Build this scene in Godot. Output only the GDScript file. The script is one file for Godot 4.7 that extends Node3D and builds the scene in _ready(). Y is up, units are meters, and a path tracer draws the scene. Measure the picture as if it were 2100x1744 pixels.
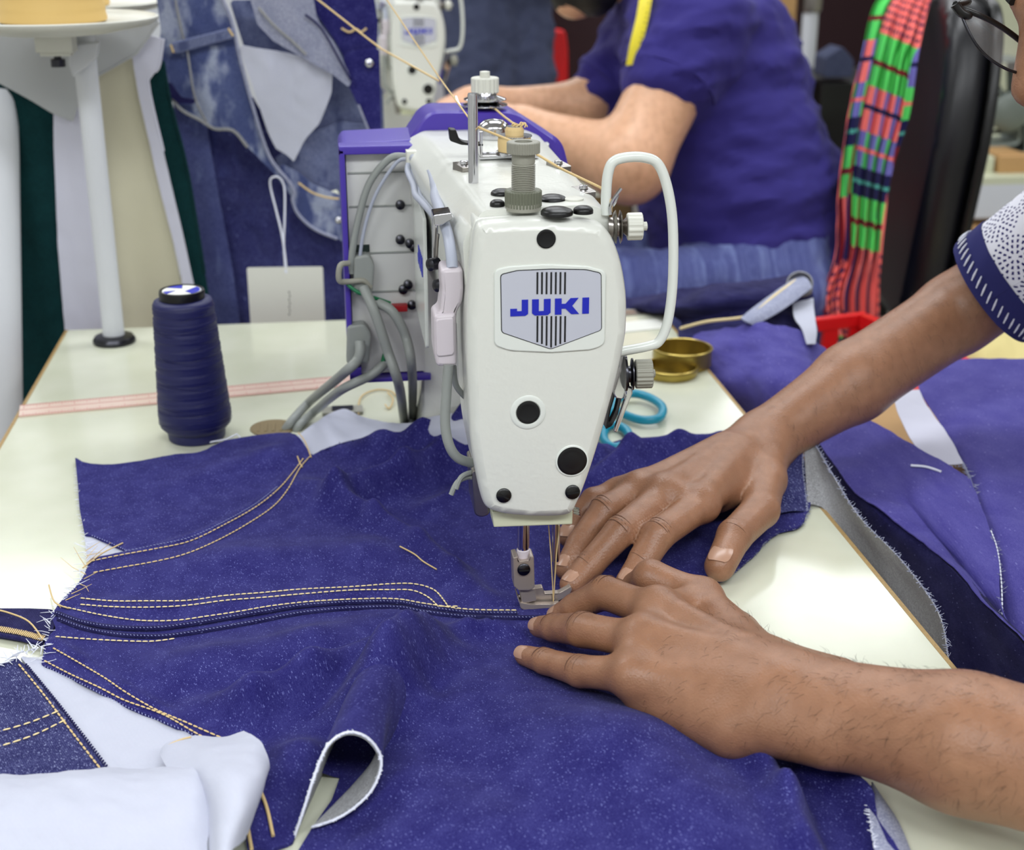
extends Node3D
# A sewing workshop: table top at y = 0.75, machine arm along -z, needle over the origin.
const TOP := 0.75
const CAM := Vector3(-0.153, 1.257, 0.9244)
const PITCH := 0.364373
const YAW := 0.130392
const FOCAL := 2850.0

var ax_r: Vector3
var ax_u: Vector3
var ax_f: Vector3
var taken := {}
var M := {}
var rng := RandomNumberGenerator.new()
var wob := FastNoiseLite.new()

func _ready() -> void:
	ax_f = Vector3(sin(YAW) * cos(PITCH), -sin(PITCH), -cos(YAW) * cos(PITCH))
	ax_r = Vector3(cos(YAW), 0, sin(YAW))
	ax_u = ax_r.cross(ax_f)
	rng.seed = 7
	wob.seed = 11
	wob.frequency = 1.0
	var cam := Camera3D.new()
	cam.name = "camera"
	cam.transform = Transform3D(Basis(ax_r, ax_u, -ax_f), CAM)
	cam.near = 0.05
	cam.far = 60.0
	cam.fov = 34.0245
	var lens := CameraAttributesPhysical.new()
	lens.frustum_focal_length = 39.22
	lens.frustum_focus_distance = 1.0
	lens.frustum_near = 0.05
	lens.frustum_far = 60.0
	lens.exposure_aperture = 6.5
	cam.attributes = lens
	add_child(cam)
	cam.fov = 34.0245
	cam.current = true
	var we := WorldEnvironment.new()
	we.name = "environment"
	var env := Environment.new()
	env.background_mode = Environment.BG_COLOR
	env.background_color = Color(0.75, 0.8, 0.85)
	env.tonemap_mode = Environment.TONE_MAPPER_LINEAR
	env.tonemap_exposure = 1.0
	env.sdfgi_enabled = true
	env.ssao_enabled = true
	env.ssil_enabled = true
	we.environment = env
	add_child(we)
	make_materials()
	# fluorescent ceiling panels: [x, z, energy]
	for p in [[-1.35, -3.6, 1.7], [-1.35, -1.15, 1.4], [-1.35, 1.7, 2.6], [0.3, -3.6, 1.7], [0.3, -1.15, 1.4], [0.3, 1.7, 2.6], [1.95, -5.6, 1.2], [1.95, -3.5, 1.2], [1.95, -1.15, 1.3], [1.95, 1.7, 2.0]]:
		ceiling_light(p[0], p[1], 1.35 * p[2], "fluorescent ceiling panel in the %s row, %s" % ["left" if p[0] < -1.0 else ("middle" if p[0] < 1.0 else "right"), "nearest the back wall" if p[1] < -5.0 else ("second from the back wall" if p[1] < -2.0 else ("above the sewing table end" if p[1] < 0.0 else "nearest the front wall"))])
	build_room()
	build_table()
	build_jeans()
	build_machine()
	build_hands()
	build_table_things()
	build_left_background()
	build_back_station()
	build_right_background()

# ---------- picking points of the room: pixel of the photograph -> point on a plane of the room
func ray(px: float, py: float) -> Vector3:
	return (ax_f * FOCAL + ax_r * (px - 1050.0) + ax_u * (872.0 - py)).normalized()

func H(px: float, py: float, h := 0.0) -> Vector3:      # on the level h above the table top
	var v := ray(px, py)
	return CAM + v * ((TOP + h - CAM.y) / v.y)

func Z(px: float, py: float, z: float) -> Vector3:      # on the upright plane z
	var v := ray(px, py)
	return CAM + v * ((z - CAM.z) / v.z)

func X(px: float, py: float, x: float) -> Vector3:      # on the upright plane x
	var v := ray(px, py)
	return CAM + v * ((x - CAM.x) / v.x)

func D(px: float, py: float, d: float) -> Vector3:      # at the distance d along the view
	var v := ray(px, py)
	return CAM + v * (d / v.dot(ax_f))

# ---------- objects
func numbered(called: String) -> String:
	var n: int = taken.get(called, 0)
	taken[called] = n + 1
	return called if n == 0 else "%s_%03d" % [called, n]

func tag(o: Node, label := "", category := "", group := "", kind := "") -> Node:
	for m in [["label", label], ["category", category], ["group", group], ["kind", kind]]:
		if m[1] != "":
			o.set_meta(m[0], m[1])
	return o

func thing(called: String, label: String, category: String, at := Vector3.ZERO, group := "", turn := 0.0) -> Node3D:
	var o := Node3D.new()
	o.name = numbered(called)
	add_child(o)
	o.position = at
	o.rotation.y = turn
	tag(o, label, category, group)
	return o

func obj(called: String, mesh: Mesh, m: Material, parent: Node = null, label := "") -> MeshInstance3D:   # mesh is in the parent's frame; under a thing it is given in world axes relative to it
	var o := MeshInstance3D.new()
	o.name = called if parent else numbered(called)
	o.mesh = mesh
	o.material_override = m
	o.cast_shadow = GeometryInstance3D.SHADOW_CASTING_SETTING_ON
	(parent if parent else self).add_child(o, true)
	if label != "":
		o.set_meta("label", label)
	return o

func structure(called: String, mesh: Mesh, m: Material) -> MeshInstance3D:
	var o := obj(called, mesh, m)
	o.name = called
	o.set_meta("kind", "structure")
	return o

# ---------- mesh building: counter-clockwise outside; turned at commit
class MB:
	var v := PackedVector3Array()
	var uv := PackedVector2Array()
	var idx := PackedInt32Array()
	var nrm := PackedVector3Array()
	var col := PackedColorArray()
	var org := Vector3.ZERO

	func _init(o := Vector3.ZERO) -> void:
		org = o

	func vert(p: Vector3, t := Vector2.ZERO) -> int:
		v.append(p - org)
		uv.append(t)
		return v.size() - 1

	func tri(a: int, b: int, c: int) -> void:
		idx.append(a)
		idx.append(b)
		idx.append(c)

	func grid(rows: Array, wrap := false, loop := false, flip := false) -> void:   # wrap joins the ends of each row, loop joins last row to first
		var base := v.size()
		var n: int = rows[0].size()
		var m := rows.size()
		var run := 0.0
		for j in m:
			if j > 0:
				run += (rows[j][n / 2] as Vector3).distance_to(rows[j - 1][n / 2])
			var along := 0.0
			for i in n:
				if i > 0:
					along += (rows[j][i] as Vector3).distance_to(rows[j][i - 1])
				vert(rows[j][i], Vector2(along, run))
		for j in (m if loop else m - 1):
			for i in (n if wrap else n - 1):
				var a := base + j * n + i
				var b := base + j * n + (i + 1) % n
				var c := base + ((j + 1) % m) * n + (i + 1) % n
				var d := base + ((j + 1) % m) * n + i
				if flip:
					tri(a, d, c)
					tri(a, c, b)
				else:
					tri(a, b, c)
					tri(a, c, d)

	func cap(pts: PackedVector3Array, flip := false) -> void:      # star-shaped round its middle
		var mid := Vector3.ZERO
		for p in pts:
			mid += p
		mid /= pts.size()
		var c := vert(mid)
		var base := v.size()
		for p in pts:
			vert(p)
		var n := pts.size()
		for i in n:
			if flip:
				tri(c, base + (i + 1) % n, base + i)
			else:
				tri(c, base + i, base + (i + 1) % n)

	func tube(path: Array, radius, sides := 10, caps := true) -> void:    # radius: a number or one per point
		var n := path.size()
		var rows := []
		var up := Vector3.UP
		for k in n:
			var t: Vector3 = ((path[mini(k + 1, n - 1)] as Vector3) - path[maxi(k - 1, 0)]).normalized()
			if k == 0 and absf(t.dot(up)) > 0.9:
				up = Vector3.RIGHT
			var s := t.cross(up).normalized()
			up = s.cross(t).normalized()
			var r: float = radius[k] if radius is Array else radius
			var row := PackedVector3Array()
			for i in sides:
				var a := TAU * i / sides
				row.append(path[k] + (s * cos(a) + up * sin(a)) * r)
			rows.append(row)
		grid(rows, true, false, true)
		if caps:
			cap(rows[0], false)
			cap(rows[n - 1], true)

	func lathe(profile: Array, xf := Transform3D(), sides := 32, caps := true) -> void:   # profile of (radius, height) from the bottom up
		var rows := []
		for p in profile:
			var row := PackedVector3Array()
			for i in sides:
				var a := TAU * i / sides
				row.append(xf * Vector3(cos(a) * p.x, p.y, -sin(a) * p.x))
			rows.append(row)
		grid(rows, true)
		if caps:
			cap(rows[0], true)
			cap(rows[rows.size() - 1], false)

	func prism(outline: PackedVector2Array, z0: float, z1: float, bevel := 0.0, xf := Transform3D(), front := true, back := true) -> void:   # outline counter-clockwise seen from +z
		var rings := []
		var ins := inset(outline, bevel)
		if bevel > 0.0:
			rings = [[ins, z0], [inset(outline, bevel * 0.3), z0 + bevel * 0.3], [outline, z0 + bevel], [outline, z1 - bevel], [inset(outline, bevel * 0.3), z1 - bevel * 0.3], [ins, z1]]
		else:
			rings = [[outline, z0], [outline, z1]]
		var rows := []
		for r in rings:
			var row := PackedVector3Array()
			for p in r[0]:
				row.append(xf * Vector3(p.x, p.y, r[1]))
			rows.append(row)
		grid(rows, true)
		var t := Geometry2D.triangulate_polygon(ins)
		for side in [[z0, back, false], [z1, front, true]]:
			if not side[1]:
				continue
			var base := v.size()
			for p in ins:
				vert(xf * Vector3(p.x, p.y, side[0]), p)
			for k in range(0, t.size(), 3):
				var a := ins[t[k]]
				var ccw: bool = (ins[t[k + 1]] - a).cross(ins[t[k + 2]] - a) > 0.0
				if ccw == side[2]:
					tri(base + t[k], base + t[k + 1], base + t[k + 2])
				else:
					tri(base + t[k], base + t[k + 2], base + t[k + 1])

	static func inset(o: PackedVector2Array, b: float) -> PackedVector2Array:
		var n := o.size()
		var out := PackedVector2Array()
		for i in n:
			var e0 := (o[i] - o[(i + n - 1) % n]).normalized()
			var e1 := (o[(i + 1) % n] - o[i]).normalized()
			var nn := Vector2(-e0.y - e1.y, e0.x + e1.x)
			if nn.length() < 0.01:
				nn = Vector2(-e0.y, e0.x)
			nn = nn.normalized()
			var s := maxf(0.45, nn.dot(Vector2(-e0.y, e0.x)))
			out.append(o[i] + nn * b / s)
		return out

	func box(lo: Vector3, hi: Vector3, bevel := 0.002, xf := Transform3D()) -> void:
		prism(PackedVector2Array([Vector2(lo.x, lo.y), Vector2(hi.x, lo.y), Vector2(hi.x, hi.y), Vector2(lo.x, hi.y)]), lo.z, hi.z, bevel, xf)

	func ball(c: Vector3, r: Vector3, b := Basis(), n := 16) -> void:
		var rows := []
		for j in range(0, n / 2 + 1):
			var t := PI * j / (n / 2) - PI / 2
			var row := PackedVector3Array()
			for i in n:
				var a := TAU * i / n
				row.append(c + b * (Vector3(cos(t) * cos(a), sin(t), -cos(t) * sin(a)) * r))
			rows.append(row)
		grid(rows, true)

	func done(angle := 40.0) -> ArrayMesh:
		var out := []
		out.resize(Mesh.ARRAY_MAX)
		if nrm.size() == v.size() and v.size() > 0:
			for k in range(0, idx.size(), 3):
				var s := idx[k + 1]
				idx[k + 1] = idx[k + 2]
				idx[k + 2] = s
			out[Mesh.ARRAY_VERTEX] = v
			out[Mesh.ARRAY_NORMAL] = nrm
			out[Mesh.ARRAY_TEX_UV] = uv
			if col.size() == v.size():
				out[Mesh.ARRAY_COLOR] = col
			out[Mesh.ARRAY_INDEX] = idx
		else:
			var where := {}
			var pid := PackedInt32Array()
			pid.resize(v.size())
			for k in v.size():
				var key := Vector3i((v[k] * 200000.0).round())
				if not where.has(key):
					where[key] = where.size()
				pid[k] = where[key]
			var nf := idx.size() / 3
			var fn := PackedVector3Array()
			var fu := PackedVector3Array()
			var first := PackedInt32Array()
			first.resize(where.size())
			first.fill(-1)
			var next := PackedInt32Array()
			next.resize(idx.size())
			for f in nf:
				var a := v[idx[3 * f]]
				var n := (v[idx[3 * f + 1]] - a).cross(v[idx[3 * f + 2]] - a)
				fn.append(n)
				fu.append(n.normalized())
				for c in 3:
					var p := pid[idx[3 * f + c]]
					next[3 * f + c] = first[p]
					first[p] = 3 * f + c
			var lim := cos(deg_to_rad(angle))
			var ov := PackedVector3Array()
			var on := PackedVector3Array()
			var ot := PackedVector2Array()
			var oc := PackedColorArray()
			for f in nf:
				if fn[f].length_squared() < 1e-26:
					continue
				for c in [0, 2, 1]:
					var k := idx[3 * f + c]
					var s := Vector3.ZERO
					var at := first[pid[k]]
					while at >= 0:
						var g := at / 3
						if fu[g].dot(fu[f]) > lim:
							s += fn[g]
						at = next[at]
					ov.append(v[k])
					on.append(s.normalized() if s.length_squared() > 0.0 else fu[f])
					ot.append(uv[k])
					if col.size() == v.size():
						oc.append(col[k])
			out[Mesh.ARRAY_VERTEX] = ov
			out[Mesh.ARRAY_NORMAL] = on
			out[Mesh.ARRAY_TEX_UV] = ot
			if oc.size():
				out[Mesh.ARRAY_COLOR] = oc
		var am := ArrayMesh.new()
		am.add_surface_from_arrays(Mesh.PRIMITIVE_TRIANGLES, out)
		return am

func smooth(pts: Array, per := 6, closed := false) -> Array:      # Catmull-Rom through points (Vector2 or Vector3)
	var out := []
	var n := pts.size()
	for k in (n if closed else n - 1):
		var a = pts[(k + n - 1) % n] if closed or k > 0 else pts[0]
		var b = pts[k]
		var c = pts[(k + 1) % n]
		var d = pts[(k + 2) % n] if closed or k + 2 < n else pts[n - 1]
		for s in per:
			out.append(b.cubic_interpolate(c, a, d, float(s) / per))
	if not closed:
		out.append(pts[n - 1])
	return out

func rounded(pts: Array, r: float, per := 5) -> PackedVector2Array:     # a polygon with its corners rounded; r one number or Vector2s carrying x, y only
	var out := PackedVector2Array()
	var n := pts.size()
	for i in n:
		var p: Vector2 = pts[i]
		var a: Vector2 = pts[(i + n - 1) % n] - p
		var b: Vector2 = pts[(i + 1) % n] - p
		var q := minf(r, 0.48 * minf(a.length(), b.length()))
		var s := p + a.normalized() * q
		var e := p + b.normalized() * q
		for k in per + 1:
			var t := float(k) / per
			out.append(s.lerp(p, t).lerp(p.lerp(e, t), t))
	return out

func ring2(r: float, n := 28, c := Vector2.ZERO) -> PackedVector2Array:
	var out := PackedVector2Array()
	for i in n:
		out.append(c + Vector2(cos(TAU * i / n), sin(TAU * i / n)) * r)
	return out

func sheet(ctrl: Array, nu: int, nv: int, thick := 0.0008, wrinkle := 0.0, grain := 20.0, org := Vector3.ZERO) -> MB:   # a cloth through rows of points, with thickness
	var rows := []
	for r in ctrl:
		rows.append(resample(smooth(r, 8), nu))
	var cols := []
	for i in nu:
		var c := []
		for r in rows:
			c.append(r[i])
		cols.append(resample(smooth(c, 8), nv))
	var top := []
	for j in nv:
		var row := PackedVector3Array()
		for i in nu:
			row.append(cols[i][j])
		top.append(row)
	return thicken(top, thick, wrinkle, grain, org)

func thicken(top: Array, thick: float, wrinkle := 0.0, grain := 20.0, org := Vector3.ZERO) -> MB:
	var nv := top.size()
	var nu: int = top[0].size()
	var b := MB.new(org)
	var nn := []
	for j in nv:
		var row := PackedVector3Array()
		for i in nu:
			var du: Vector3 = top[j][mini(i + 1, nu - 1)] - top[j][maxi(i - 1, 0)]
			var dv: Vector3 = top[mini(j + 1, nv - 1)][i] - top[maxi(j - 1, 0)][i]
			row.append(du.cross(dv).normalized())
		nn.append(row)
	var under := []
	for j in nv:
		var row := PackedVector3Array()
		for i in nu:
			if wrinkle > 0.0:
				var p: Vector3 = top[j][i] * grain
				top[j][i] += nn[j][i] * wrinkle * wob.get_noise_3d(p.x, p.y, p.z)
			row.append(top[j][i] - nn[j][i] * thick)
		under.append(row)
	b.grid(top)
	b.grid(under, false, false, true)
	var rim_a := PackedVector3Array()
	var rim_b := PackedVector3Array()
	for i in nu:
		rim_a.append(top[0][i]); rim_b.append(under[0][i])
	for j in range(1, nv):
		rim_a.append(top[j][nu - 1]); rim_b.append(under[j][nu - 1])
	for i in range(nu - 2, -1, -1):
		rim_a.append(top[nv - 1][i]); rim_b.append(under[nv - 1][i])
	for j in range(nv - 2, 0, -1):
		rim_a.append(top[j][0]); rim_b.append(under[j][0])
	b.grid([rim_b, rim_a], true)
	return b

func resample(pts: Array, n: int) -> Array:      # n points evenly along a polyline
	var run := [0.0]
	for k in range(1, pts.size()):
		run.append(run[k - 1] + (pts[k] - pts[k - 1]).length())
	var out := []
	var k := 0
	for i in n:
		var s: float = run[-1] * i / (n - 1)
		while k < pts.size() - 2 and run[k + 1] < s:
			k += 1
		var d: float = run[k + 1] - run[k]
		out.append(pts[k].lerp(pts[k + 1], clampf((s - run[k]) / d, 0, 1) if d > 1e-9 else 0.0))
	return out

# ---------- bodies: tapered capsules joined by a smooth minimum, meshed as surface nets
# groups: [[k, [[a, b, ra, rb, squash?], ...]], ...]; kk joins the groups
func body_mesh(b: MB, groups: Array, cell: float, kk: float, paint = null) -> void:
	var lo := Vector3.INF
	var hi := -Vector3.INF
	for g in groups:
		for q in g[1]:
			var r := maxf(q[2], q[3]) + 4.0 * maxf(g[0], kk) + 3.0 * cell
			for e in 2:
				lo = lo.min((q[e] as Vector3) - Vector3.ONE * r)
				hi = hi.max((q[e] as Vector3) + Vector3.ONE * r)
	var nx := int((hi.x - lo.x) / cell) + 2
	var ny := int((hi.y - lo.y) / cell) + 2
	var nz := int((hi.z - lo.z) / cell) + 2
	var total := PackedFloat32Array()
	total.resize(nx * ny * nz)
	var r0 := PackedInt32Array()
	var r1 := PackedInt32Array()
	r0.resize(ny * nz)
	r1.resize(ny * nz)
	r0.fill(nx)
	r1.fill(-1)
	for g in groups:
		var k: float = g[0]
		var sum := total
		var same: bool = groups.size() == 1
		if not same:
			sum = PackedFloat32Array()
			sum.resize(nx * ny * nz)
		var g0 := PackedInt32Array()
		var g1 := PackedInt32Array()
		g0.resize(ny * nz)
		g1.resize(ny * nz)
		g0.fill(nx)
		g1.fill(-1)
		for q in g[1]:
			var a: Vector3 = q[0]
			var ba: Vector3 = q[1] - a
			var ra: float = q[2]
			var dr: float = q[3] - ra
			var reach := maxf(q[2], q[3]) + 4.0 * k + 2.5 * cell
			var l2 := maxf(ba.length_squared(), 1e-12)
			var l1 := sqrt(l2)
			var lean := ba.length() > 1e-6
			var qlo := ((q[0] as Vector3).min(q[1]) - Vector3.ONE * reach - lo) / cell
			var qhi := ((q[0] as Vector3).max(q[1]) + Vector3.ONE * reach - lo) / cell
			for z in range(maxi(0, int(qlo.z)), mini(nz - 1, int(qhi.z) + 1)):
				for y in range(maxi(0, int(qlo.y)), mini(ny - 1, int(qhi.y) + 1)):
					# the part of this row that lies within reach of the bone
					var row := z * ny + y
					var p0 := lo + Vector3(0, y, z) * cell - a
					var x0 := maxi(0, int(qlo.x))
					var x1 := mini(nx - 1, int(qhi.x) + 1)
					var hit0 := nx
					var hit1 := -1
					for x in range(x0, x1):
						var pa := p0
						pa.x += x * cell
						var t := clampf(pa.dot(ba) / l2, 0.0, 1.0)
						var d := (pa - ba * t).length() - ra - dr * t
						if d < reach - ra:
							if d < 4.0 * k + 2.5 * cell:
								sum[row * nx + x] += exp(-d / k)
								if x < hit0:
									hit0 = x
								hit1 = x
					if hit1 >= 0:
						g0[row] = mini(g0[row], hit0)
						g1[row] = maxi(g1[row], hit1)
		for row in ny * nz:
			if g1[row] < 0:
				continue
			r0[row] = mini(r0[row], g0[row])
			r1[row] = maxi(r1[row], g1[row])
			if not same:
				for x in range(g0[row], g1[row] + 1):
					var s := sum[row * nx + x]
					if s > 0.0:
						total[row * nx + x] += exp(k * log(s) / kk)
		if same:
			total = sum
			kk = k
	var id := {}
	var sx := nx
	var sxy := nx * ny
	# inside where the sum is above one
	for z in nz - 1:
		for y in ny - 1:
			var row := z * ny + y
			var a0 := mini(mini(r0[row], r0[row + 1]), mini(r0[row + ny], r0[row + ny + 1])) - 1
			var a1 := maxi(maxi(r1[row], r1[row + 1]), maxi(r1[row + ny], r1[row + ny + 1]))
			for x in range(maxi(a0, 0), mini(a1 + 1, nx - 1)):
				var i := row * nx + x
				var c0 := total[i]
				var c1 := total[i + 1]
				var c2 := total[i + sx]
				var c3 := total[i + sx + 1]
				var c4 := total[i + sxy]
				var c5 := total[i + sxy + 1]
				var c6 := total[i + sxy + sx]
				var c7 := total[i + sxy + sx + 1]
				var n := int(c0 > 1.0) + int(c1 > 1.0) + int(c2 > 1.0) + int(c3 > 1.0) + int(c4 > 1.0) + int(c5 > 1.0) + int(c6 > 1.0) + int(c7 > 1.0)
				if n == 0 or n == 8:
					continue
				var f := [field(c0, kk), field(c1, kk), field(c2, kk), field(c3, kk), field(c4, kk), field(c5, kk), field(c6, kk), field(c7, kk)]
				var at := Vector3.ZERO
				var m := 0
				for e in EDGES:
					var fa: float = f[e[0]]
					var fb: float = f[e[1]]
					if (fa < 0.0) != (fb < 0.0):
						at += (CORNERS[e[0]] as Vector3).lerp(CORNERS[e[1]], fa / (fa - fb))
						m += 1
				at /= m
				var gx: float = f[1] + f[3] + f[5] + f[7] - f[0] - f[2] - f[4] - f[6]
				var gy: float = f[2] + f[3] + f[6] + f[7] - f[0] - f[1] - f[4] - f[5]
				var gz: float = f[4] + f[5] + f[6] + f[7] - f[0] - f[1] - f[2] - f[3]
				var p := lo + (Vector3(x, y, z) + at) * cell
				id[i] = b.vert(p)
				b.nrm.append(Vector3(gx, gy, gz).normalized())
				b.col.append(paint.call(p) if paint != null else Color.WHITE)
	for i in id.keys():
		var x: int = i % nx
		var y: int = (i / nx) % ny
		var z: int = i / sxy
		var in0 := total[i] > 1.0
		if y > 0 and z > 0 and (total[i + 1] > 1.0) != in0:
			quad4(b, id, i, i - sx, i - sx - sxy, i - sxy, in0)
		if x > 0 and z > 0 and (total[i + sx] > 1.0) != in0:
			quad4(b, id, i, i - sxy, i - sxy - 1, i - 1, in0)
		if x > 0 and y > 0 and (total[i + sxy] > 1.0) != in0:
			quad4(b, id, i, i - 1, i - 1 - sx, i - sx, in0)

const CORNERS := [Vector3(0, 0, 0), Vector3(1, 0, 0), Vector3(0, 1, 0), Vector3(1, 1, 0), Vector3(0, 0, 1), Vector3(1, 0, 1), Vector3(0, 1, 1), Vector3(1, 1, 1)]
const EDGES := [[0, 1], [2, 3], [4, 5], [6, 7], [0, 2], [1, 3], [4, 6], [5, 7], [0, 4], [1, 5], [2, 6], [3, 7]]

func field(s: float, k: float) -> float:
	return -k * log(maxf(s, 1e-12))

func quad4(b: MB, id: Dictionary, i0: int, i1: int, i2: int, i3: int, keep: bool) -> void:
	if not (id.has(i0) and id.has(i1) and id.has(i2) and id.has(i3)):
		return
	if keep:
		b.tri(id[i0], id[i1], id[i2])
		b.tri(id[i0], id[i2], id[i3])
	else:
		b.tri(id[i0], id[i2], id[i1])
		b.tri(id[i0], id[i3], id[i2])

# ---------- materials
func mat(key: String, c: Color, rough := 0.6, metal := 0.0, spec := 0.5) -> StandardMaterial3D:
	var m := StandardMaterial3D.new()
	m.resource_name = key
	m.albedo_color = c
	m.roughness = rough
	m.metallic = metal
	m.metallic_specular = spec
	M[key] = m
	return m

func noise_texture(freq: float, size := 256, as_normal := false, strength := 4.0, octaves := 4, ramp: Gradient = null, kind := FastNoiseLite.TYPE_SIMPLEX_SMOOTH) -> NoiseTexture2D:
	var n := FastNoiseLite.new()
	n.noise_type = kind
	n.frequency = freq
	n.fractal_octaves = octaves
	n.seed = 5
	var t := NoiseTexture2D.new()
	t.width = size
	t.height = size
	t.seamless = true
	t.noise = n
	t.as_normal_map = as_normal
	t.bump_strength = strength
	t.color_ramp = ramp
	t.generate_mipmaps = false
	return t

func ramp2(a: Color, b: Color, lo := 0.0, hi := 1.0) -> Gradient:
	var g := Gradient.new()
	g.offsets = PackedFloat32Array([lo, hi])
	g.colors = PackedColorArray([a, b])
	return g

func triplanar(m: StandardMaterial3D, per_metre: float) -> StandardMaterial3D:
	m.uv1_triplanar = true
	m.uv1_world_triplanar = true
	m.uv1_scale = Vector3.ONE * per_metre
	return m

func picture(size: int, f: Callable) -> ImageTexture:
	var bytes := PackedByteArray()
	bytes.resize(size * size * 3)
	for y in size:
		for x in size:
			var c: Color = f.call(x, y)
			var i := (y * size + x) * 3
			bytes[i] = clampi(int(c.r * 255.0), 0, 255)
			bytes[i + 1] = clampi(int(c.g * 255.0), 0, 255)
			bytes[i + 2] = clampi(int(c.b * 255.0), 0, 255)
	return ImageTexture.create_from_image(Image.create_from_data(size, size, false, Image.FORMAT_RGB8, bytes))

func denim_texture(size: int, base: Color, pale: Color, flecks: float, sd: int, mottle := 0.25, blotch: Color = Color.BLACK, blotch_share := 0.0) -> ImageTexture:
	var r := RandomNumberGenerator.new()
	r.seed = sd
	var n := FastNoiseLite.new()
	n.seed = sd
	n.frequency = 4.0 / size
	n.fractal_octaves = 4
	var grain := PackedFloat32Array()
	grain.resize(size * size)
	for k in size * size:
		grain[k] = r.randf()
	var fl := PackedFloat32Array()
	fl.resize(size * size)
	for k in int(size * size * flecks):
		var x := r.randi_range(0, size - 1)
		var y := r.randi_range(0, size - 1)
		var s := r.randf_range(0.3, 1.0)
		var len := r.randi_range(1, 4)
		for j in len:
			fl[((y + j) % size) * size + (x + j / 2) % size] = s
			if s > 0.75:
				fl[((y + j) % size) * size + (x + j / 2 + 1) % size] = s * 0.7
	return picture(size, func(x: int, y: int) -> Color:
		var k := y * size + x
		var twill := 0.5 + 0.5 * sin((x * 2.0 - y) * TAU / 8.0)
		var g := 0.5 * grain[k] + 0.5 * grain[(y / 2 * 2) * size + x]
		var t := mottle * (0.55 * twill * g + 0.5 * g - 0.25) + 0.10 * n.get_noise_2d(x, y)
		var c := base.lerp(pale, clampf(0.12 + t, 0.0, 1.0))
		if blotch_share > 0.0:
			var q := n.get_noise_2d(x * 1.6, y * 0.8) + 0.5 * n.get_noise_2d(x * 5.0 + 40.0, y * 2.2)
			c = c.lerp(blotch, clampf((q + blotch_share - 0.5) * 1.7, 0.0, 0.9) * (0.7 + 0.3 * g))
		return c.lerp(pale, 0.75 * fl[k]))

func cloth_mat(key: String, t: Texture2D, tile: float, rough := 0.92) -> StandardMaterial3D:
	var m := mat(key, Color.WHITE, rough, 0.0, 0.25)
	m.albedo_texture = t
	m.uv1_scale = Vector3(1.0 / tile, 1.0 / tile, 1)
	m.rim_enabled = true
	m.rim = 0.08
	m.rim_tint = 0.6
	return m

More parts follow.
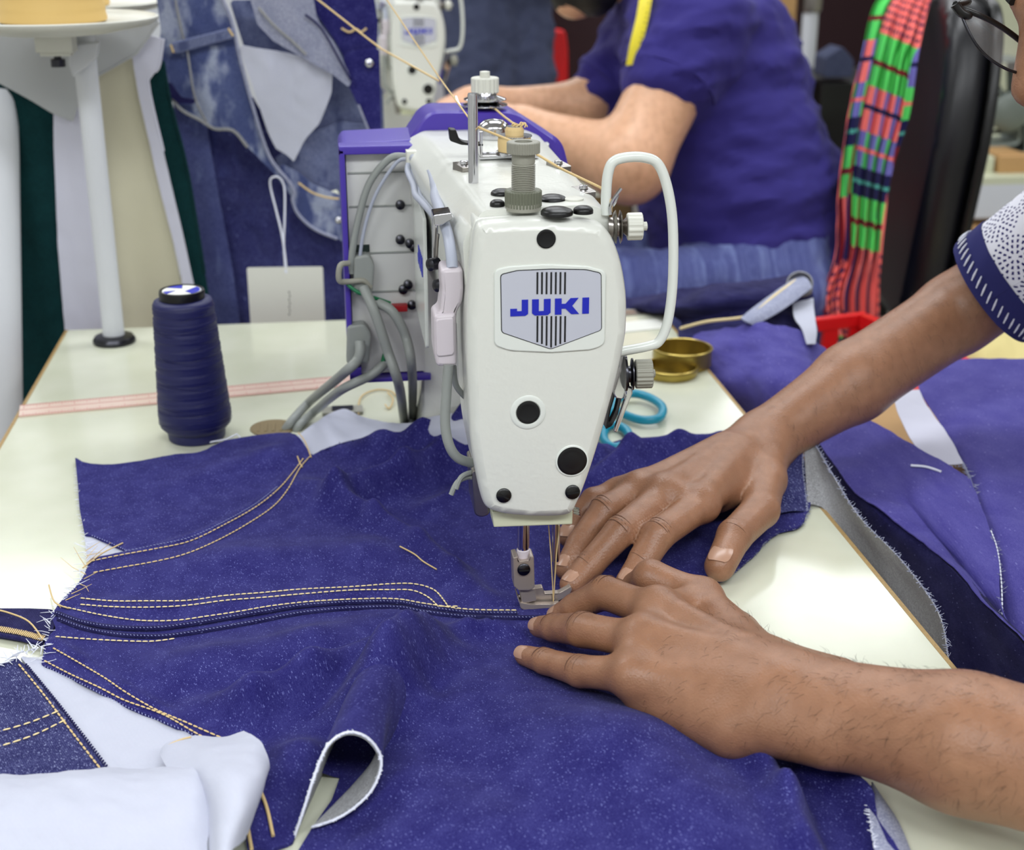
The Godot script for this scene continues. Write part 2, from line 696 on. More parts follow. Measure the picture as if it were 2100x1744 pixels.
func make_materials() -> void:
	var indigo := denim_texture(512, Color(0.095, 0.08, 0.33), Color(0.60, 0.63, 0.86), 0.012, 3, 0.26)
	cloth_mat("denim", indigo, 0.14)
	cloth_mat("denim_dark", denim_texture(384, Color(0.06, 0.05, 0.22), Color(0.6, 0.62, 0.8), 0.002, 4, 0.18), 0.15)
	cloth_mat("denim_striped", denim_texture(384, Color(0.075, 0.075, 0.27), Color(0.75, 0.78, 0.9), 0.03, 8, 0.42), 0.13)
	cloth_mat("denim_lilac", denim_texture(384, Color(0.26, 0.235, 0.53), Color(0.66, 0.66, 0.88), 0.002, 6, 0.25), 0.2)
	cloth_mat("denim_washed", denim_texture(256, Color(0.17, 0.175, 0.37), Color(0.55, 0.58, 0.76), 0.002, 21, 0.35, Color(0.27, 0.29, 0.50), 0.35), 0.3)
	cloth_mat("denim_inner", denim_texture(256, Color(0.36, 0.39, 0.53), Color(0.72, 0.75, 0.85), 0.0, 22, 0.4, Color(0.28, 0.31, 0.46), 0.3), 0.3)
	cloth_mat("denim_back", denim_texture(384, Color(0.50, 0.50, 0.51), Color(0.86, 0.87, 0.88), 0.0, 9, 0.9), 0.13)
	cloth_mat("denim_pale_back", denim_texture(256, Color(0.5, 0.52, 0.62), Color(0.9, 0.9, 0.95), 0.0, 12, 0.8), 0.13)
	cloth_mat("denim_faded", denim_texture(384, Color(0.24, 0.26, 0.46), Color(0.6, 0.65, 0.8), 0.0, 10, 0.3, Color(0.48, 0.53, 0.70), 0.35), 0.45)
	cloth_mat("denim_acid", denim_texture(512, Color(0.25, 0.29, 0.48), Color(0.6, 0.64, 0.76), 0.0, 13, 0.35, Color(0.72, 0.75, 0.82), 0.58), 0.36)
	cloth_mat("lining", denim_texture(128, Color(0.76, 0.77, 0.83), Color(0.82, 0.83, 0.88), 0.0, 5, 0.2), 0.1)
	M.lining.backlight_enabled = true
	M.lining.backlight = Color(0.25, 0.25, 0.27)
	mat("enamel", Color(0.85, 0.855, 0.825), 0.28, 0.0, 0.5)
	M.enamel.normal_enabled = true
	M.enamel.normal_texture = noise_texture(0.05, 256, true, 3.0, 2)
	M.enamel.normal_scale = 0.12
	triplanar(M.enamel, 14.0)
	mat("enamel_smooth", Color(0.86, 0.875, 0.85), 0.22)
	mat("plate_silver", Color(0.78, 0.79, 0.84), 0.35, 0.25)
	mat("logo_blue", Color(0.07, 0.12, 0.68), 0.4)
	mat("line_black", Color(0.05, 0.05, 0.07), 0.5)
	mat("rubber_black", Color(0.018, 0.018, 0.022), 0.35)
	mat("hole_dark", Color(0.008, 0.008, 0.01), 0.8)
	mat("chrome", Color(0.82, 0.82, 0.84), 0.12, 1.0)
	mat("steel", Color(0.62, 0.6, 0.58), 0.28, 1.0)
	mat("steel_dark", Color(0.25, 0.25, 0.27), 0.3, 1.0)
	mat("plastic_grey", Color(0.58, 0.575, 0.53), 0.5)
	mat("plastic_knurl", Color(0.42, 0.43, 0.37), 0.5)
	mat("plastic_ivory", Color(0.82, 0.82, 0.78), 0.42)
	mat("plastic_pink", Color(0.80, 0.765, 0.79), 0.4)
	mat("cream_plate", Color(0.80, 0.81, 0.70), 0.35)
	mat("purple", Color(0.27, 0.19, 0.62), 0.38)
	mat("panel_grey", Color(0.80, 0.80, 0.79), 0.5)
	mat("cable_grey", Color(0.56, 0.575, 0.56), 0.45)
	mat("cable_pale", Color(0.66, 0.68, 0.74), 0.4)
	mat("wire_green", Color(0.03, 0.42, 0.25), 0.45)
	mat("wire_red", Color(0.62, 0.06, 0.1), 0.45)
	mat("thread_tan", Color(0.84, 0.73, 0.52), 0.75)
	mat("bead_grey", Color(0.52, 0.54, 0.72), 0.8)
	mat("thread_white", Color(0.88, 0.89, 0.94), 0.8)
	mat("thread_pale", Color(0.9, 0.82, 0.62), 0.75)
	mat("thread_navy", Color(0.075, 0.085, 0.30), 0.5)
	mat("nail", Color(0.70, 0.545, 0.455), 0.28)
	mat("glass_clear", Color(1, 1, 1, 0.08), 0.02)
	M.glass_clear.transparency = BaseMaterial3D.TRANSPARENCY_ALPHA
	mat("brass", Color(0.66, 0.58, 0.30), 0.3, 0.85)
	mat("teal", Color(0.05, 0.55, 0.66), 0.35)
	mat("card", Color(0.86, 0.86, 0.83), 0.7)
	mat("maroon", Color(0.17, 0.03, 0.07), 0.7)
	mat("white_paint", Color(0.82, 0.83, 0.85), 0.55)
	mat("red_plastic", Color(0.83, 0.09, 0.11), 0.35)
	mat("black_leather", Color(0.055, 0.055, 0.08), 0.36)
	mat("tan_board", Color(0.74, 0.58, 0.38), 0.7)
	mat("yellow_tape", Color(0.85, 0.78, 0.08), 0.5)
	mat("navy_cotton", Color(0.15, 0.115, 0.43), 0.9)
	mat("foot_steel", Color(0.70, 0.65, 0.61), 0.32, 0.55)
	mat("crease_shade", Color(0.36, 0.23, 0.16), 0.6)  # darker skin tone that paints the shade of the finger creases
	M.navy_cotton.rim_enabled = true
	M.navy_cotton.rim = 0.3
	var wood := denim_texture(128, Color(0.62, 0.50, 0.30), Color(0.75, 0.65, 0.45), 0.0, 2, 0.6)
	mat("wood_edge", Color.WHITE, 0.5)
	M.wood_edge.albedo_texture = wood
	triplanar(M.wood_edge, 6.0)
	# laminate: cream with a faint mottle
	mat("laminate", Color.WHITE, 0.16, 0.0, 0.5)
	M.laminate.albedo_texture = noise_texture(0.012, 256, false, 1.0, 3, ramp2(Color(0.80, 0.81, 0.72), Color(0.845, 0.85, 0.775)))
	triplanar(M.laminate, 3.0)
	# skin
	for s in [["skin", Color(0.63, 0.455, 0.345)], ["skin_light", Color(0.90, 0.70, 0.56)]]:
		var m := mat(s[0], s[1], 0.40, 0.0, 0.5)
		m.vertex_color_use_as_albedo = true
		m.albedo_texture = noise_texture(0.02, 256, false, 1.0, 4, ramp2(Color(0.86, 0.84, 0.82), Color(1, 1, 1)))
		m.normal_enabled = true
		m.normal_texture = noise_texture(0.09, 512, true, 5.0, 3)
		m.normal_scale = 0.35
		m.subsurf_scatter_enabled = true
		m.subsurf_scatter_strength = 0.06
		triplanar(m, 12.0)
	mat("hair", Color(0.03, 0.022, 0.02), 0.6)

# ---------- the room
func slab(lo: Vector3, hi: Vector3, bevel := 0.0) -> ArrayMesh:
	var b := MB.new()
	b.box(lo, hi, bevel)
	return b.done(20.0)

func build_room() -> void:
	var floor_m := mat("floor_tile", Color.WHITE, 0.45)
	floor_m.albedo_texture = noise_texture(0.02, 256, false, 1.0, 4, ramp2(Color(0.5, 0.48, 0.45), Color(0.62, 0.6, 0.56)))
	triplanar(floor_m, 1.5)
	mat("wall_paint", Color(0.80, 0.80, 0.78), 0.8)
	mat("ceiling_paint", Color(0.84, 0.84, 0.83), 0.9)
	mat("wall_maroon", Color(0.17, 0.04, 0.075), 0.7)
	structure("floor", slab(Vector3(-2.4, -0.1, -7.2), Vector3(4.2, 0, 3.2)), floor_m)
	structure("ceiling", slab(Vector3(-2.4, 2.75, -7.2), Vector3(4.2, 2.85, 3.2)), M.ceiling_paint)
	structure("wall_left", slab(Vector3(-2.4, 0, -7.2), Vector3(-2.3, 2.75, 3.2)), M.wall_paint)
	structure("wall_right", slab(Vector3(4.1, 0, -7.2), Vector3(4.2, 2.75, 3.2)), M.wall_paint)
	structure("wall_front", slab(Vector3(-2.3, 0, 3.1), Vector3(4.1, 2.75, 3.2)), M.wall_paint)
	structure("wall_back", slab(Vector3(-2.3, 0, -7.2), Vector3(4.1, 2.75, -7.1)), M.wall_maroon)

func ceiling_light(x: float, z: float, energy: float, label: String) -> void:
	var t := thing("ceiling_light", label, "ceiling light", Vector3(x, 2.75, z), "fluorescent panels on the ceiling")
	var b := MB.new()
	b.box(Vector3(-0.66, -0.05, -0.36), Vector3(0.66, 0, 0.36), 0.006)
	obj("housing", b.done(), M.white_paint, t)
	b = MB.new()
	b.grid([PackedVector3Array([Vector3(-0.6, -0.052, -0.3), Vector3(0.6, -0.052, -0.3)]), PackedVector3Array([Vector3(-0.6, -0.052, 0.3), Vector3(0.6, -0.052, 0.3)])])
	if not M.has("lamp_glow"):
		mat("lamp_glow", Color(0.9, 0.9, 0.9), 0.5)
		M.lamp_glow.emission_enabled = true
		M.lamp_glow.emission = Color(0.96, 0.98, 1.0)
		M.lamp_glow.emission_energy_multiplier = 1.2
	obj("lamp_panel", b.done(), M.lamp_glow, t)
	var l := AreaLight3D.new()
	l.name = "lamp"
	l.area_size = Vector2(1.2, 0.6)
	l.light_color = Color(0.97, 0.985, 1.0)
	l.light_energy = energy
	l.area_normalize_energy = true
	l.shadow_enabled = true
	l.set("area_range", 12.0)
	l.rotation_degrees = Vector3(-90, 0, 0)
	l.position = Vector3(0, -0.065, 0)
	t.add_child(l)

# ---------- the sewing table
func build_table() -> void:
	var t := thing("sewing_table", "cream laminate sewing table top with a thin wooden edge, under the machine and the jeans", "table", Vector3(-0.1113, 0, -0.1))
	var o := t.position
	var b := MB.new(o)
	b.box(Vector3(-0.489, 0.7485, -0.795), Vector3(0.2665, 0.75, 0.5), 0.0004)
	obj("laminate_top", b.done(20.0), M.laminate, t)
	b = MB.new(o)
	b.box(Vector3(-0.489, 0.712, -0.795), Vector3(0.2665, 0.7484, 0.5), 0.0015)
	obj("wood_core", b.done(20.0), M.wood_edge, t)
	for x in [-0.4893, 0.2632]:
		b = MB.new(o)
		b.box(Vector3(x, 0.716, -0.795), Vector3(x + 0.0036, 0.7503, 0.5), 0.0003)
		obj("edge_band", b.done(20.0), M.wood_edge, t)
	for x in [-0.43, 0.2]:
		for z in [-0.73, 0.43]:
			b = MB.new(o)
			b.box(Vector3(x - 0.025, 0, z - 0.025), Vector3(x + 0.025, 0.712, z + 0.025), 0.003)
			obj("leg", b.done(), M.white_paint, t)
	b = MB.new(o)
	b.box(Vector3(-0.42, 0.1, -0.72), Vector3(0.19, 0.14, -0.69), 0.003)
	obj("crossbar", b.done(), M.white_paint, t)

# ---------- the jeans under the needle
var folds := []      # [a, b (table coordinates), height at a, height at b, reach]

func P2(px: float, py: float, h := 0.0) -> Vector2:
	var p := H(px, py, h)
	return Vector2(p.x, p.z)

func fold(pts: Array, reach: float) -> void:       # pts of (px, py, height)
	for k in pts.size() - 1:
		folds.append([P2(pts[k].x, pts[k].y), P2(pts[k + 1].x, pts[k + 1].y), pts[k].z, pts[k + 1].z, reach])

func cloth_h(p: Vector2) -> float:
	var sum := 0.0
	var big := 0.0
	var low := 0.0
	for f in folds:
		var a: Vector2 = f[0]
		var ba: Vector2 = f[1] - a
		var t := clampf((p - a).dot(ba) / ba.length_squared(), 0.0, 1.0)
		var d: float = (p - a - ba * t).length() / f[4]
		if d < 2.6:
			var v: float = lerpf(f[2], f[3], t) * exp(-d * d)
			if v > 0.0:
				sum += v * v
			elif v < low:
				low = v
	big = sqrt(sum)
	big = (big + low) * lerpf(1.0, smoothstep(-0.345, -0.255, p.y), smoothstep(0.05, 0.11, p.x))
	return maxf(0.0025, 0.0045 + big + 0.0009 * wob.get_noise_2d(p.x * 16.0, p.y * 16.0) + 0.00025 * wob.get_noise_2d(p.x * 75.0, p.y * 75.0 + 9.0))

func on_cloth(px: float, py: float, off := 0.0005) -> Vector3:
	var h := 0.005
	for k in 5:
		h = cloth_h(P2(px, py, h)) + off
	return H(px, py, h)

func cloth_field(outline: PackedVector2Array, step: float, org: Vector3, hgt: Callable, rim := 0.0022) -> MB:
	var lo := outline[0]
	var hi := outline[0]
	for p in outline:
		lo = lo.min(p)
		hi = hi.max(p)
	lo -= Vector2(step, step) * 1.37
	var nx := int((hi.x - lo.x) / step) + 3
	var nz := int((hi.y - lo.y) / step) + 3
	var xs := []       # crossings of the outline with each grid row and column
	var zs := []
	for j in nz:
		xs.append([])
	for i in nx:
		zs.append([])
	var n := outline.size()
	for k in n:
		var a := outline[k]
		var b := outline[(k + 1) % n]
		for j in range(ceili((minf(a.y, b.y) - lo.y) / step), floori((maxf(a.y, b.y) - lo.y) / step) + 1):
			var z := lo.y + j * step
			if (a.y <= z) != (b.y <= z):
				xs[j].append(a.x + (b.x - a.x) * (z - a.y) / (b.y - a.y))
		for i in range(ceili((minf(a.x, b.x) - lo.x) / step), floori((maxf(a.x, b.x) - lo.x) / step) + 1):
			var x := lo.x + i * step
			if (a.x <= x) != (b.x <= x):
				zs[i].append(a.y + (b.y - a.y) * (x - a.x) / (b.x - a.x))
	var inside := PackedByteArray()
	inside.resize(nx * nz)
	for j in nz:
		xs[j].sort()
		for k in range(0, xs[j].size() - 1, 2):
			for i in range(maxi(0, ceili((xs[j][k] - lo.x) / step)), mini(nx - 1, floori((xs[j][k + 1] - lo.x) / step)) + 1):
				inside[j * nx + i] = 1
	var b := MB.new(org)
	var id := {}
	var get_v := func(key: int, p: Vector2) -> int:
		if not id.has(key):
			id[key] = b.vert(Vector3(p.x, TOP + hgt.call(p), p.y), p)
		return id[key]
	var edge := []
	for j in nz - 1:
		for i in nx - 1:
			var c := [j * nx + i, j * nx + i + 1, (j + 1) * nx + i + 1, (j + 1) * nx + i]
			var s: int = inside[c[0]] + inside[c[1]] + inside[c[2]] + inside[c[3]]
			if s == 0:
				continue
			var poly := []
			var cut := []
			for e in 4:
				var p0: int = c[e]
				var p1: int = c[(e + 1) % 4]
				var q0 := lo + Vector2(p0 % nx, p0 / nx) * step
				var q1 := lo + Vector2(p1 % nx, p1 / nx) * step
				if inside[p0]:
					poly.append(get_v.call(p0, q0))
				if inside[p0] != inside[p1]:
					var q := (q0 + q1) / 2
					var lst: Array = xs[p0 / nx] if e % 2 == 0 else zs[p0 % nx]
					for w in lst:
						if e % 2 == 0 and w >= minf(q0.x, q1.x) - 1e-7 and w <= maxf(q0.x, q1.x) + 1e-7:
							q.x = w
						if e % 2 == 1 and w >= minf(q0.y, q1.y) - 1e-7 and w <= maxf(q0.y, q1.y) + 1e-7:
							q.y = w
					var key := nx * nz + mini(p0, p1) * 2 + e % 2
					poly.append(get_v.call(key, q))
					cut.append(poly[-1])
					cut.append(1 if inside[p0] else 0)
			for k in range(1, poly.size() - 1):
				b.tri(poly[0], poly[k + 1], poly[k])
			if cut.size() == 4:
				edge.append([cut[0], cut[2]] if cut[1] == 1 else [cut[2], cut[0]])
	var acc := PackedVector3Array()
	acc.resize(b.v.size())
	for k in range(0, b.idx.size(), 3):
		var a := b.v[b.idx[k]]
		var fnm := (b.v[b.idx[k + 1]] - a).cross(b.v[b.idx[k + 2]] - a)
		for q in 3:
			acc[b.idx[k + q]] += fnm
	for q in acc:
		b.nrm.append(q.normalized())
	for e in edge:
		var p: Vector3 = b.v[e[0]]
		var q: Vector3 = b.v[e[1]]
		var side := (q - p).cross(Vector3.UP).normalized()
		var base := b.v.size()
		for s in [p, q, q - Vector3(0, rim, 0), p - Vector3(0, rim, 0)]:
			b.v.append(s)
			b.uv.append(Vector2(s.x, s.z))
			b.nrm.append(-side)
		b.tri(base, base + 1, base + 2)
		b.tri(base, base + 2, base + 3)
	return b

func px_path(pts: Array, per := 6, off := 0.0006) -> Array:      # pixels -> a line lying on the cloth
	var out := []
	for q in smooth(pts, per):
		out.append(on_cloth(q.x, q.y, off))
	return out

func stitch_row(called: String, path: Array, pitch: float, length: float, thick: float, m: Material, parent: Node3D, twist := 0.0) -> void:
	var run := 0.0
	for k in path.size() - 1:
		run += (path[k + 1] - path[k]).length()
	var pts := resample(path, maxi(2, int(run / pitch) + 1))
	var b := MB.new(parent.position)
	for k in pts.size() - 1:
		var t: Vector3 = (pts[k + 1] - pts[k]).normalized()
		var up := Vector3.UP
		var s := t.cross(up).normalized()
		up = s.cross(t)
		if twist != 0.0:
			t = (t + s * twist).normalized()
			s = t.cross(up).normalized()
		var c: Vector3 = pts[k].lerp(pts[k + 1], 0.5)
		var l := length * rng.randf_range(0.88, 1.05)
		var rows := []
		for q in [[-0.5, 0.25], [-0.36, 0.85], [0.0, 1.0], [0.36, 0.85], [0.5, 0.25]]:
			var row := PackedVector3Array()
			for i in 6:
				var a := TAU * i / 6
				row.append(c + t * l * q[0] + (s * cos(a) + up * (sin(a) * 0.8 + 0.15)) * thick * q[1])
			rows.append(row)
		b.grid(rows, true, false, true)
	obj(called, b.done(70.0), m, parent)

func fray(called: String, path: Array, count: int, reach: float, thick: float, m: Material, parent: Node3D, spread := 1.0) -> void:     # loose thread ends along a cut edge
	var b := MB.new(parent.position)
	var pts := resample(path, count)
	for k in count:
		var t: Vector3 = (pts[mini(k + 1, count - 1)] - pts[maxi(k - 1, 0)]).normalized()
		var side := t.cross(Vector3.UP).normalized() * (1.0 if rng.randf() < 0.5 + 0.5 * spread else -1.0)
		var dir := (side * rng.randf_range(0.3, 1.0) + t * rng.randf_range(-0.8, 0.8) + Vector3.UP * rng.randf_range(-0.1, 0.5)).normalized()
		var l := reach * rng.randf_range(0.3, 1.0)
		var p: Vector3 = pts[k] + t * rng.randf_range(-0.001, 0.001)
		var bend := t * rng.randf_range(-0.5, 0.5) * l
		b.tube([p - dir * thick, p + dir * l * 0.5 + bend * 0.3, p + dir * l + bend], [thick, thick * 0.8, thick * 0.4], 4, false)
	tag(obj(called, b.done(80.0), m, parent), "", "", "", "stuff")

func ribbon_mesh(left: Array, right: Array, n: int, across: int, thick: float, sag: Callable, org: Vector3) -> MB:
	var l := resample(left, n)
	var r := resample(right, n)
	var rows := []
	for k in across + 1:
		var row := PackedVector3Array()
		for i in n:
			row.append(l[i].lerp(r[i], float(k) / across) + sag.call(float(i) / (n - 1), float(k) / across))
		rows.append(row)
	return thicken(rows, thick, 0.0, 20.0, org)

func build_jeans() -> void:
	var t := thing("jeans_front", "dark indigo jeans front being sewn, spread under the presser foot and both hands", "jeans", Vector3(-0.05, TOP, 0.1))
	var o := t.position
	fold([Vector3(610, 1000, 0.004), Vector3(690, 1042, 0.022), Vector3(830, 1000, 0.026), Vector3(960, 958, 0.030), Vector3(1060, 925, 0.030)], 0.015)
	fold([Vector3(690, 1045, 0.020), Vector3(770, 1085, 0.017), Vector3(860, 1135, 0.014), Vector3(930, 1185, 0.010), Vector3(990, 1235, 0.005)], 0.012)
	fold([Vector3(1205, 1010, 0.014), Vector3(1290, 960, 0.024), Vector3(1390, 930, 0.027), Vector3(1480, 915, 0.024), Vector3(1560, 920, 0.016)], 0.014)
	fold([Vector3(1225, 935, 0.008), Vector3(1290, 908, 0.013), Vector3(1370, 892, 0.014), Vector3(1500, 894, 0.012)], 0.012)
	fold([Vector3(1220, 965, -0.006), Vector3(1300, 930, -0.009), Vector3(1400, 908, -0.007)], 0.007)
	fold([Vector3(905, 1330, 0.010), Vector3(875, 1360, 0.026), Vector3(840, 1400, 0.036), Vector3(800, 1440, 0.040), Vector3(760, 1485, 0.038)], 0.023)
	fold([Vector3(1060, 1310, 0.004), Vector3(960, 1310, 0.009), Vector3(905, 1335, 0.014)], 0.011)
	fold([Vector3(1000, 1480, 0.012), Vector3(1250, 1600, 0.024), Vector3(1400, 1744, 0.022), Vector3(1500, 1850, 0.018)], 0.06)
	fold([Vector3(830, 1650, 0.010), Vector3(1000, 1744, 0.016)], 0.045)
	fold([Vector3(1470, 1560, 0.012), Vector3(1560, 1610, 0.020), Vector3(1610, 1690, 0.024), Vector3(1640, 1780, 0.024)], 0.014)
	fold([Vector3(1540, 1560, -0.004), Vector3(1660, 1640, -0.012), Vector3(1730, 1760, -0.012)], 0.016)
	fold([Vector3(1680, 1590, 0.010), Vector3(1770, 1650, 0.014), Vector3(1830, 1760, 0.012)], 0.014)
	fold([Vector3(250, 1390, 0.003), Vector3(420, 1385, 0.010), Vector3(640, 1350, 0.013), Vector3(800, 1300, 0.008)], 0.028)
	fold([Vector3(420, 1470, 0.006), Vector3(520, 1470, 0.020), Vector3(640, 1430, 0.024), Vector3(760, 1380, 0.022)], 0.018)
	fold([Vector3(540, 1680, 0.008), Vector3(620, 1580, 0.016)], 0.02)
	fold([Vector3(150, 1235, 0.002), Vector3(300, 1262, 0.003), Vector3(500, 1250, 0.003), Vector3(800, 1225, 0.003)], 0.012)
	fold([Vector3(300, 1180, 0.003), Vector3(500, 1160, 0.007), Vector3(760, 1150, 0.008), Vector3(940, 1180, 0.004)], 0.03)
	fold([Vector3(380, 1000, 0.003), Vector3(560, 950, 0.008), Vector3(620, 920, 0.008)], 0.025)
	fold([Vector3(1600, 1040, 0.006), Vector3(1640, 990, 0.02), Vector3(1660, 960, 0.028)], 0.014)
	fold([Vector3(115, 1330, 0.003), Vector3(260, 1430, 0.003), Vector3(420, 1515, 0.003)], 0.006)
	fold([Vector3(184, 1163, 0.002), Vector3(318, 1138, 0.003), Vector3(441, 1095, 0.003), Vector3(559, 1025, 0.003), Vector3(610, 955, 0.003)], 0.006)
	fold([Vector3(690, 925, 0.003), Vector3(790, 938, 0.018), Vector3(870, 955, 0.032), Vector3(960, 962, 0.036), Vector3(1100, 962, 0.032), Vector3(1210, 945, 0.020)], 0.022)
	fold([Vector3(700, 1600, -0.006), Vector3(670, 1700, -0.012), Vector3(730, 1690, -0.008)], 0.022)
	fold([Vector3(1100, 1285, 0.002), Vector3(1010, 1300, 0.006), Vector3(930, 1330, -0.004), Vector3(880, 1440, -0.006)], 0.012)
	fold([Vector3(780, 1050, -0.004), Vector3(880, 1095, -0.006), Vector3(970, 1160, -0.006), Vector3(1020, 1210, -0.003)], 0.014)
	fold([Vector3(940, 1030, 0.010), Vector3(860, 1060, 0.004)], 0.012)
	var px := []
	px += smooth([Vector2(154, 938), Vector2(179, 950), Vector2(231, 952), Vector2(287, 945), Vector2(359, 932), Vector2(410, 927), Vector2(461, 904), Vector2(538, 891), Vector2(595, 888), Vector2(615, 899)], 4)
	px += [Vector2(638, 935), Vector2(661, 927)]
	px += smooth([Vector2(692, 914), Vector2(738, 904), Vector2(800, 899), Vector2(910, 890), Vector2(1000, 890), Vector2(1140, 896), Vector2(1225, 904), Vector2(1280, 890), Vector2(1370, 880), Vector2(1500, 884), Vector2(1600, 930), Vector2(1655, 985), Vector2(1662, 1030), Vector2(1652, 1060), Vector2(1637, 1080), Vector2(1600, 1090), Vector2(1572, 1108), Vector2(1553, 1132), Vector2(1515, 1165), Vector2(1478, 1190), Vector2(1440, 1186), Vector2(1400, 1250), Vector2(1440, 1400), Vector2(1500, 1490)], 4)
	px += smooth([Vector2(1600, 1525), Vector2(1700, 1560), Vector2(1786, 1612), Vector2(1800, 1680), Vector2(1855, 1760), Vector2(1900, 1900)], 4)
	px += [Vector2(1300, 1900), Vector2(590, 1900), Vector2(600, 1760), Vector2(640, 1700), Vector2(680, 1640), Vector2(700, 1590), Vector2(660, 1580), Vector2(625, 1660), Vector2(600, 1726), Vector2(555, 1745), Vector2(508, 1738), Vector2(495, 1640), Vector2(468, 1540)]
	px += smooth([Vector2(451, 1532), Vector2(390, 1501), Vector2(333, 1478), Vector2(266, 1450), Vector2(205, 1419), Vector2(144, 1388), Vector2(85, 1362)], 4)
	px += [Vector2(95, 1311), Vector2(113, 1288), Vector2(105, 1262), Vector2(118, 1242), Vector2(151, 1209), Vector2(174, 1178), Vector2(179, 1157), Vector2(186, 1146), Vector2(261, 1129), Vector2(187, 1096), Vector2(174, 1096)]
	px += smooth([Vector2(167, 1065), Vector2(160, 1000)], 3)
	var outline := PackedVector2Array()
	for q in px:
		var hh := 0.005
		for k in 9:
			hh = lerpf(hh, cloth_h(P2(q.x, q.y, hh)), 0.5)
		if q.x > 655.0 and q.y < 990.0:       # the far edge lies in one even line over the folds
			hh = lerpf(lerpf(0.005, 0.033, smoothstep(660.0, 900.0, q.x)), 0.012, smoothstep(1090.0, 1270.0, q.x))
		var w := P2(q.x, q.y, hh)
		outline.append(w + Vector2(rng.randf_range(-1, 1), rng.randf_range(-1, 1)) * 0.0006)
	obj("denim_panel", cloth_field(outline, 0.0027, o, cloth_h).done(), M.denim, t)
	# seams and top-stitching
	var tan_m: Material = M.thread_tan
	var pale: Material = M.thread_pale
	var rows := [
		[[184, 1152, 246, 1139, 318, 1126, 390, 1110, 461, 1076, 523, 1041, 569, 1005, 600, 970, 622, 940], tan_m, 0.0],
		[[190, 1175, 256, 1163, 318, 1152, 379, 1137, 441, 1111, 502, 1078, 559, 1040, 590, 1004, 615, 960, 636, 936], tan_m, 0.0],
		[[164, 1227, 231, 1233, 308, 1233, 384, 1232, 461, 1222, 538, 1216, 615, 1209, 718, 1204, 800, 1198, 850, 1198, 890, 1210, 912, 1234, 920, 1247], pale, 0.0],
		[[164, 1240, 231, 1245, 308, 1246, 384, 1242, 461, 1232, 538, 1226, 615, 1219, 718, 1211, 800, 1210, 845, 1211, 878, 1225, 902, 1248], pale, 0.0],
		[[118, 1242, 154, 1250, 215, 1263, 287, 1273, 359, 1273, 420, 1265, 487, 1255, 564, 1242, 666, 1232, 800, 1228, 870, 1238, 960, 1250, 1060, 1252], pale, 0.0],
		[[113, 1306, 164, 1310, 231, 1314, 308, 1316, 359, 1310], pale, 0.0],
		[[108, 1329, 154, 1355, 215, 1391, 256, 1419, 318, 1455, 384, 1483, 436, 1506, 466, 1518], tan_m, 0.0],
		[[90, 1355, 144, 1383, 205, 1411, 256, 1437, 333, 1465, 400, 1503, 448, 1529], tan_m, 0.0],
		[[950, 1258, 1000, 1260, 1060, 1260], pale, 0.0],
		[[900, 1244, 940, 1244], pale, 0.0], [[900, 1251, 940, 1250], pale, 0.0]]
	for r in rows:
		var pts := []
		for k in range(0, r[0].size(), 2):
			pts.append(Vector2(r[0][k], r[0][k + 1]))
		stitch_row("stitch_row", px_path(pts, 6, 0.0008), 0.0046, 0.0041, 0.00066, r[1], t)
	var c1 := px_path([Vector2(115, 1258), Vector2(169, 1277), Vector2(231, 1287), Vector2(308, 1290), Vector2(384, 1282), Vector2(461, 1269), Vector2(538, 1256), Vector2(641, 1241), Vector2(800, 1235), Vector2(870, 1246), Vector2(960, 1257), Vector2(1060, 1259)], 6, 0.0015)
	var c2 := px_path([Vector2(120, 1270), Vector2(179, 1291), Vector2(256, 1304), Vector2(333, 1306), Vector2(410, 1296), Vector2(513, 1278), Vector2(641, 1255), Vector2(800, 1246), Vector2(870, 1256), Vector2(960, 1266), Vector2(1060, 1268), Vector2(1130, 1268)], 6, 0.0008)
	for c in [c1, c2]:
		var b := MB.new(o)
		b.tube(c, 0.0021, 8)
		var sm := obj("seam_cord", b.done(60.0), M.denim_dark, t)
		var beads := []
		for p in c:
			beads.append(p + Vector3(0, 0.0016, 0.0011))
		stitch_row("twill_beads", beads, 0.0026, 0.0020, 0.00034, M.bead_grey, t, 0.9)
		sm.set_meta("label", "raised cord-like seam edge")
	for e in [[[Vector2(90, 1366), Vector2(144, 1391), Vector2(205, 1422), Vector2(266, 1453), Vector2(333, 1481), Vector2(390, 1504), Vector2(451, 1535)]], [[Vector2(187, 1098), Vector2(225, 1113), Vector2(261, 1130)]], [[Vector2(246, 1133), Vector2(318, 1118), Vector2(390, 1102), Vector2(461, 1069), Vector2(523, 1034), Vector2(569, 998)]]]:
		stitch_row("twill_beads", px_path(e[0], 6, 0.0006), 0.0030, 0.0022, 0.00036, M.bead_grey, t, 0.8)
	# white pocket bag showing behind the top edge
	obj("pocket_bag", hsheet([
		[Vector3(606, 902, 0.004), Vector3(640, 872, 0.006), Vector3(700, 838, 0.012), Vector3(745, 857, 0.014), Vector3(800, 868, 0.022), Vector3(850, 866, 0.038), Vector3(900, 852, 0.052), Vector3(968, 842, 0.058)],
		[Vector3(630, 925, 0.002), Vector3(665, 905, 0.004), Vector3(715, 882, 0.006), Vector3(760, 886, 0.010), Vector3(805, 892, 0.018), Vector3(855, 890, 0.032), Vector3(905, 882, 0.044), Vector3(970, 872, 0.050)],
		[Vector3(640, 950, 0.0), Vector3(680, 945, 0.0), Vector3(730, 935, 0.002), Vector3(770, 930, 0.004), Vector3(815, 925, 0.008), Vector3(860, 922, 0.018), Vector3(910, 918, 0.026), Vector3(972, 910, 0.034)]], 50, 24, 0.0007, 0.003, 20.0, o), M.lining, t, "white pocket bag behind the top edge")
	var lining := PackedVector2Array()
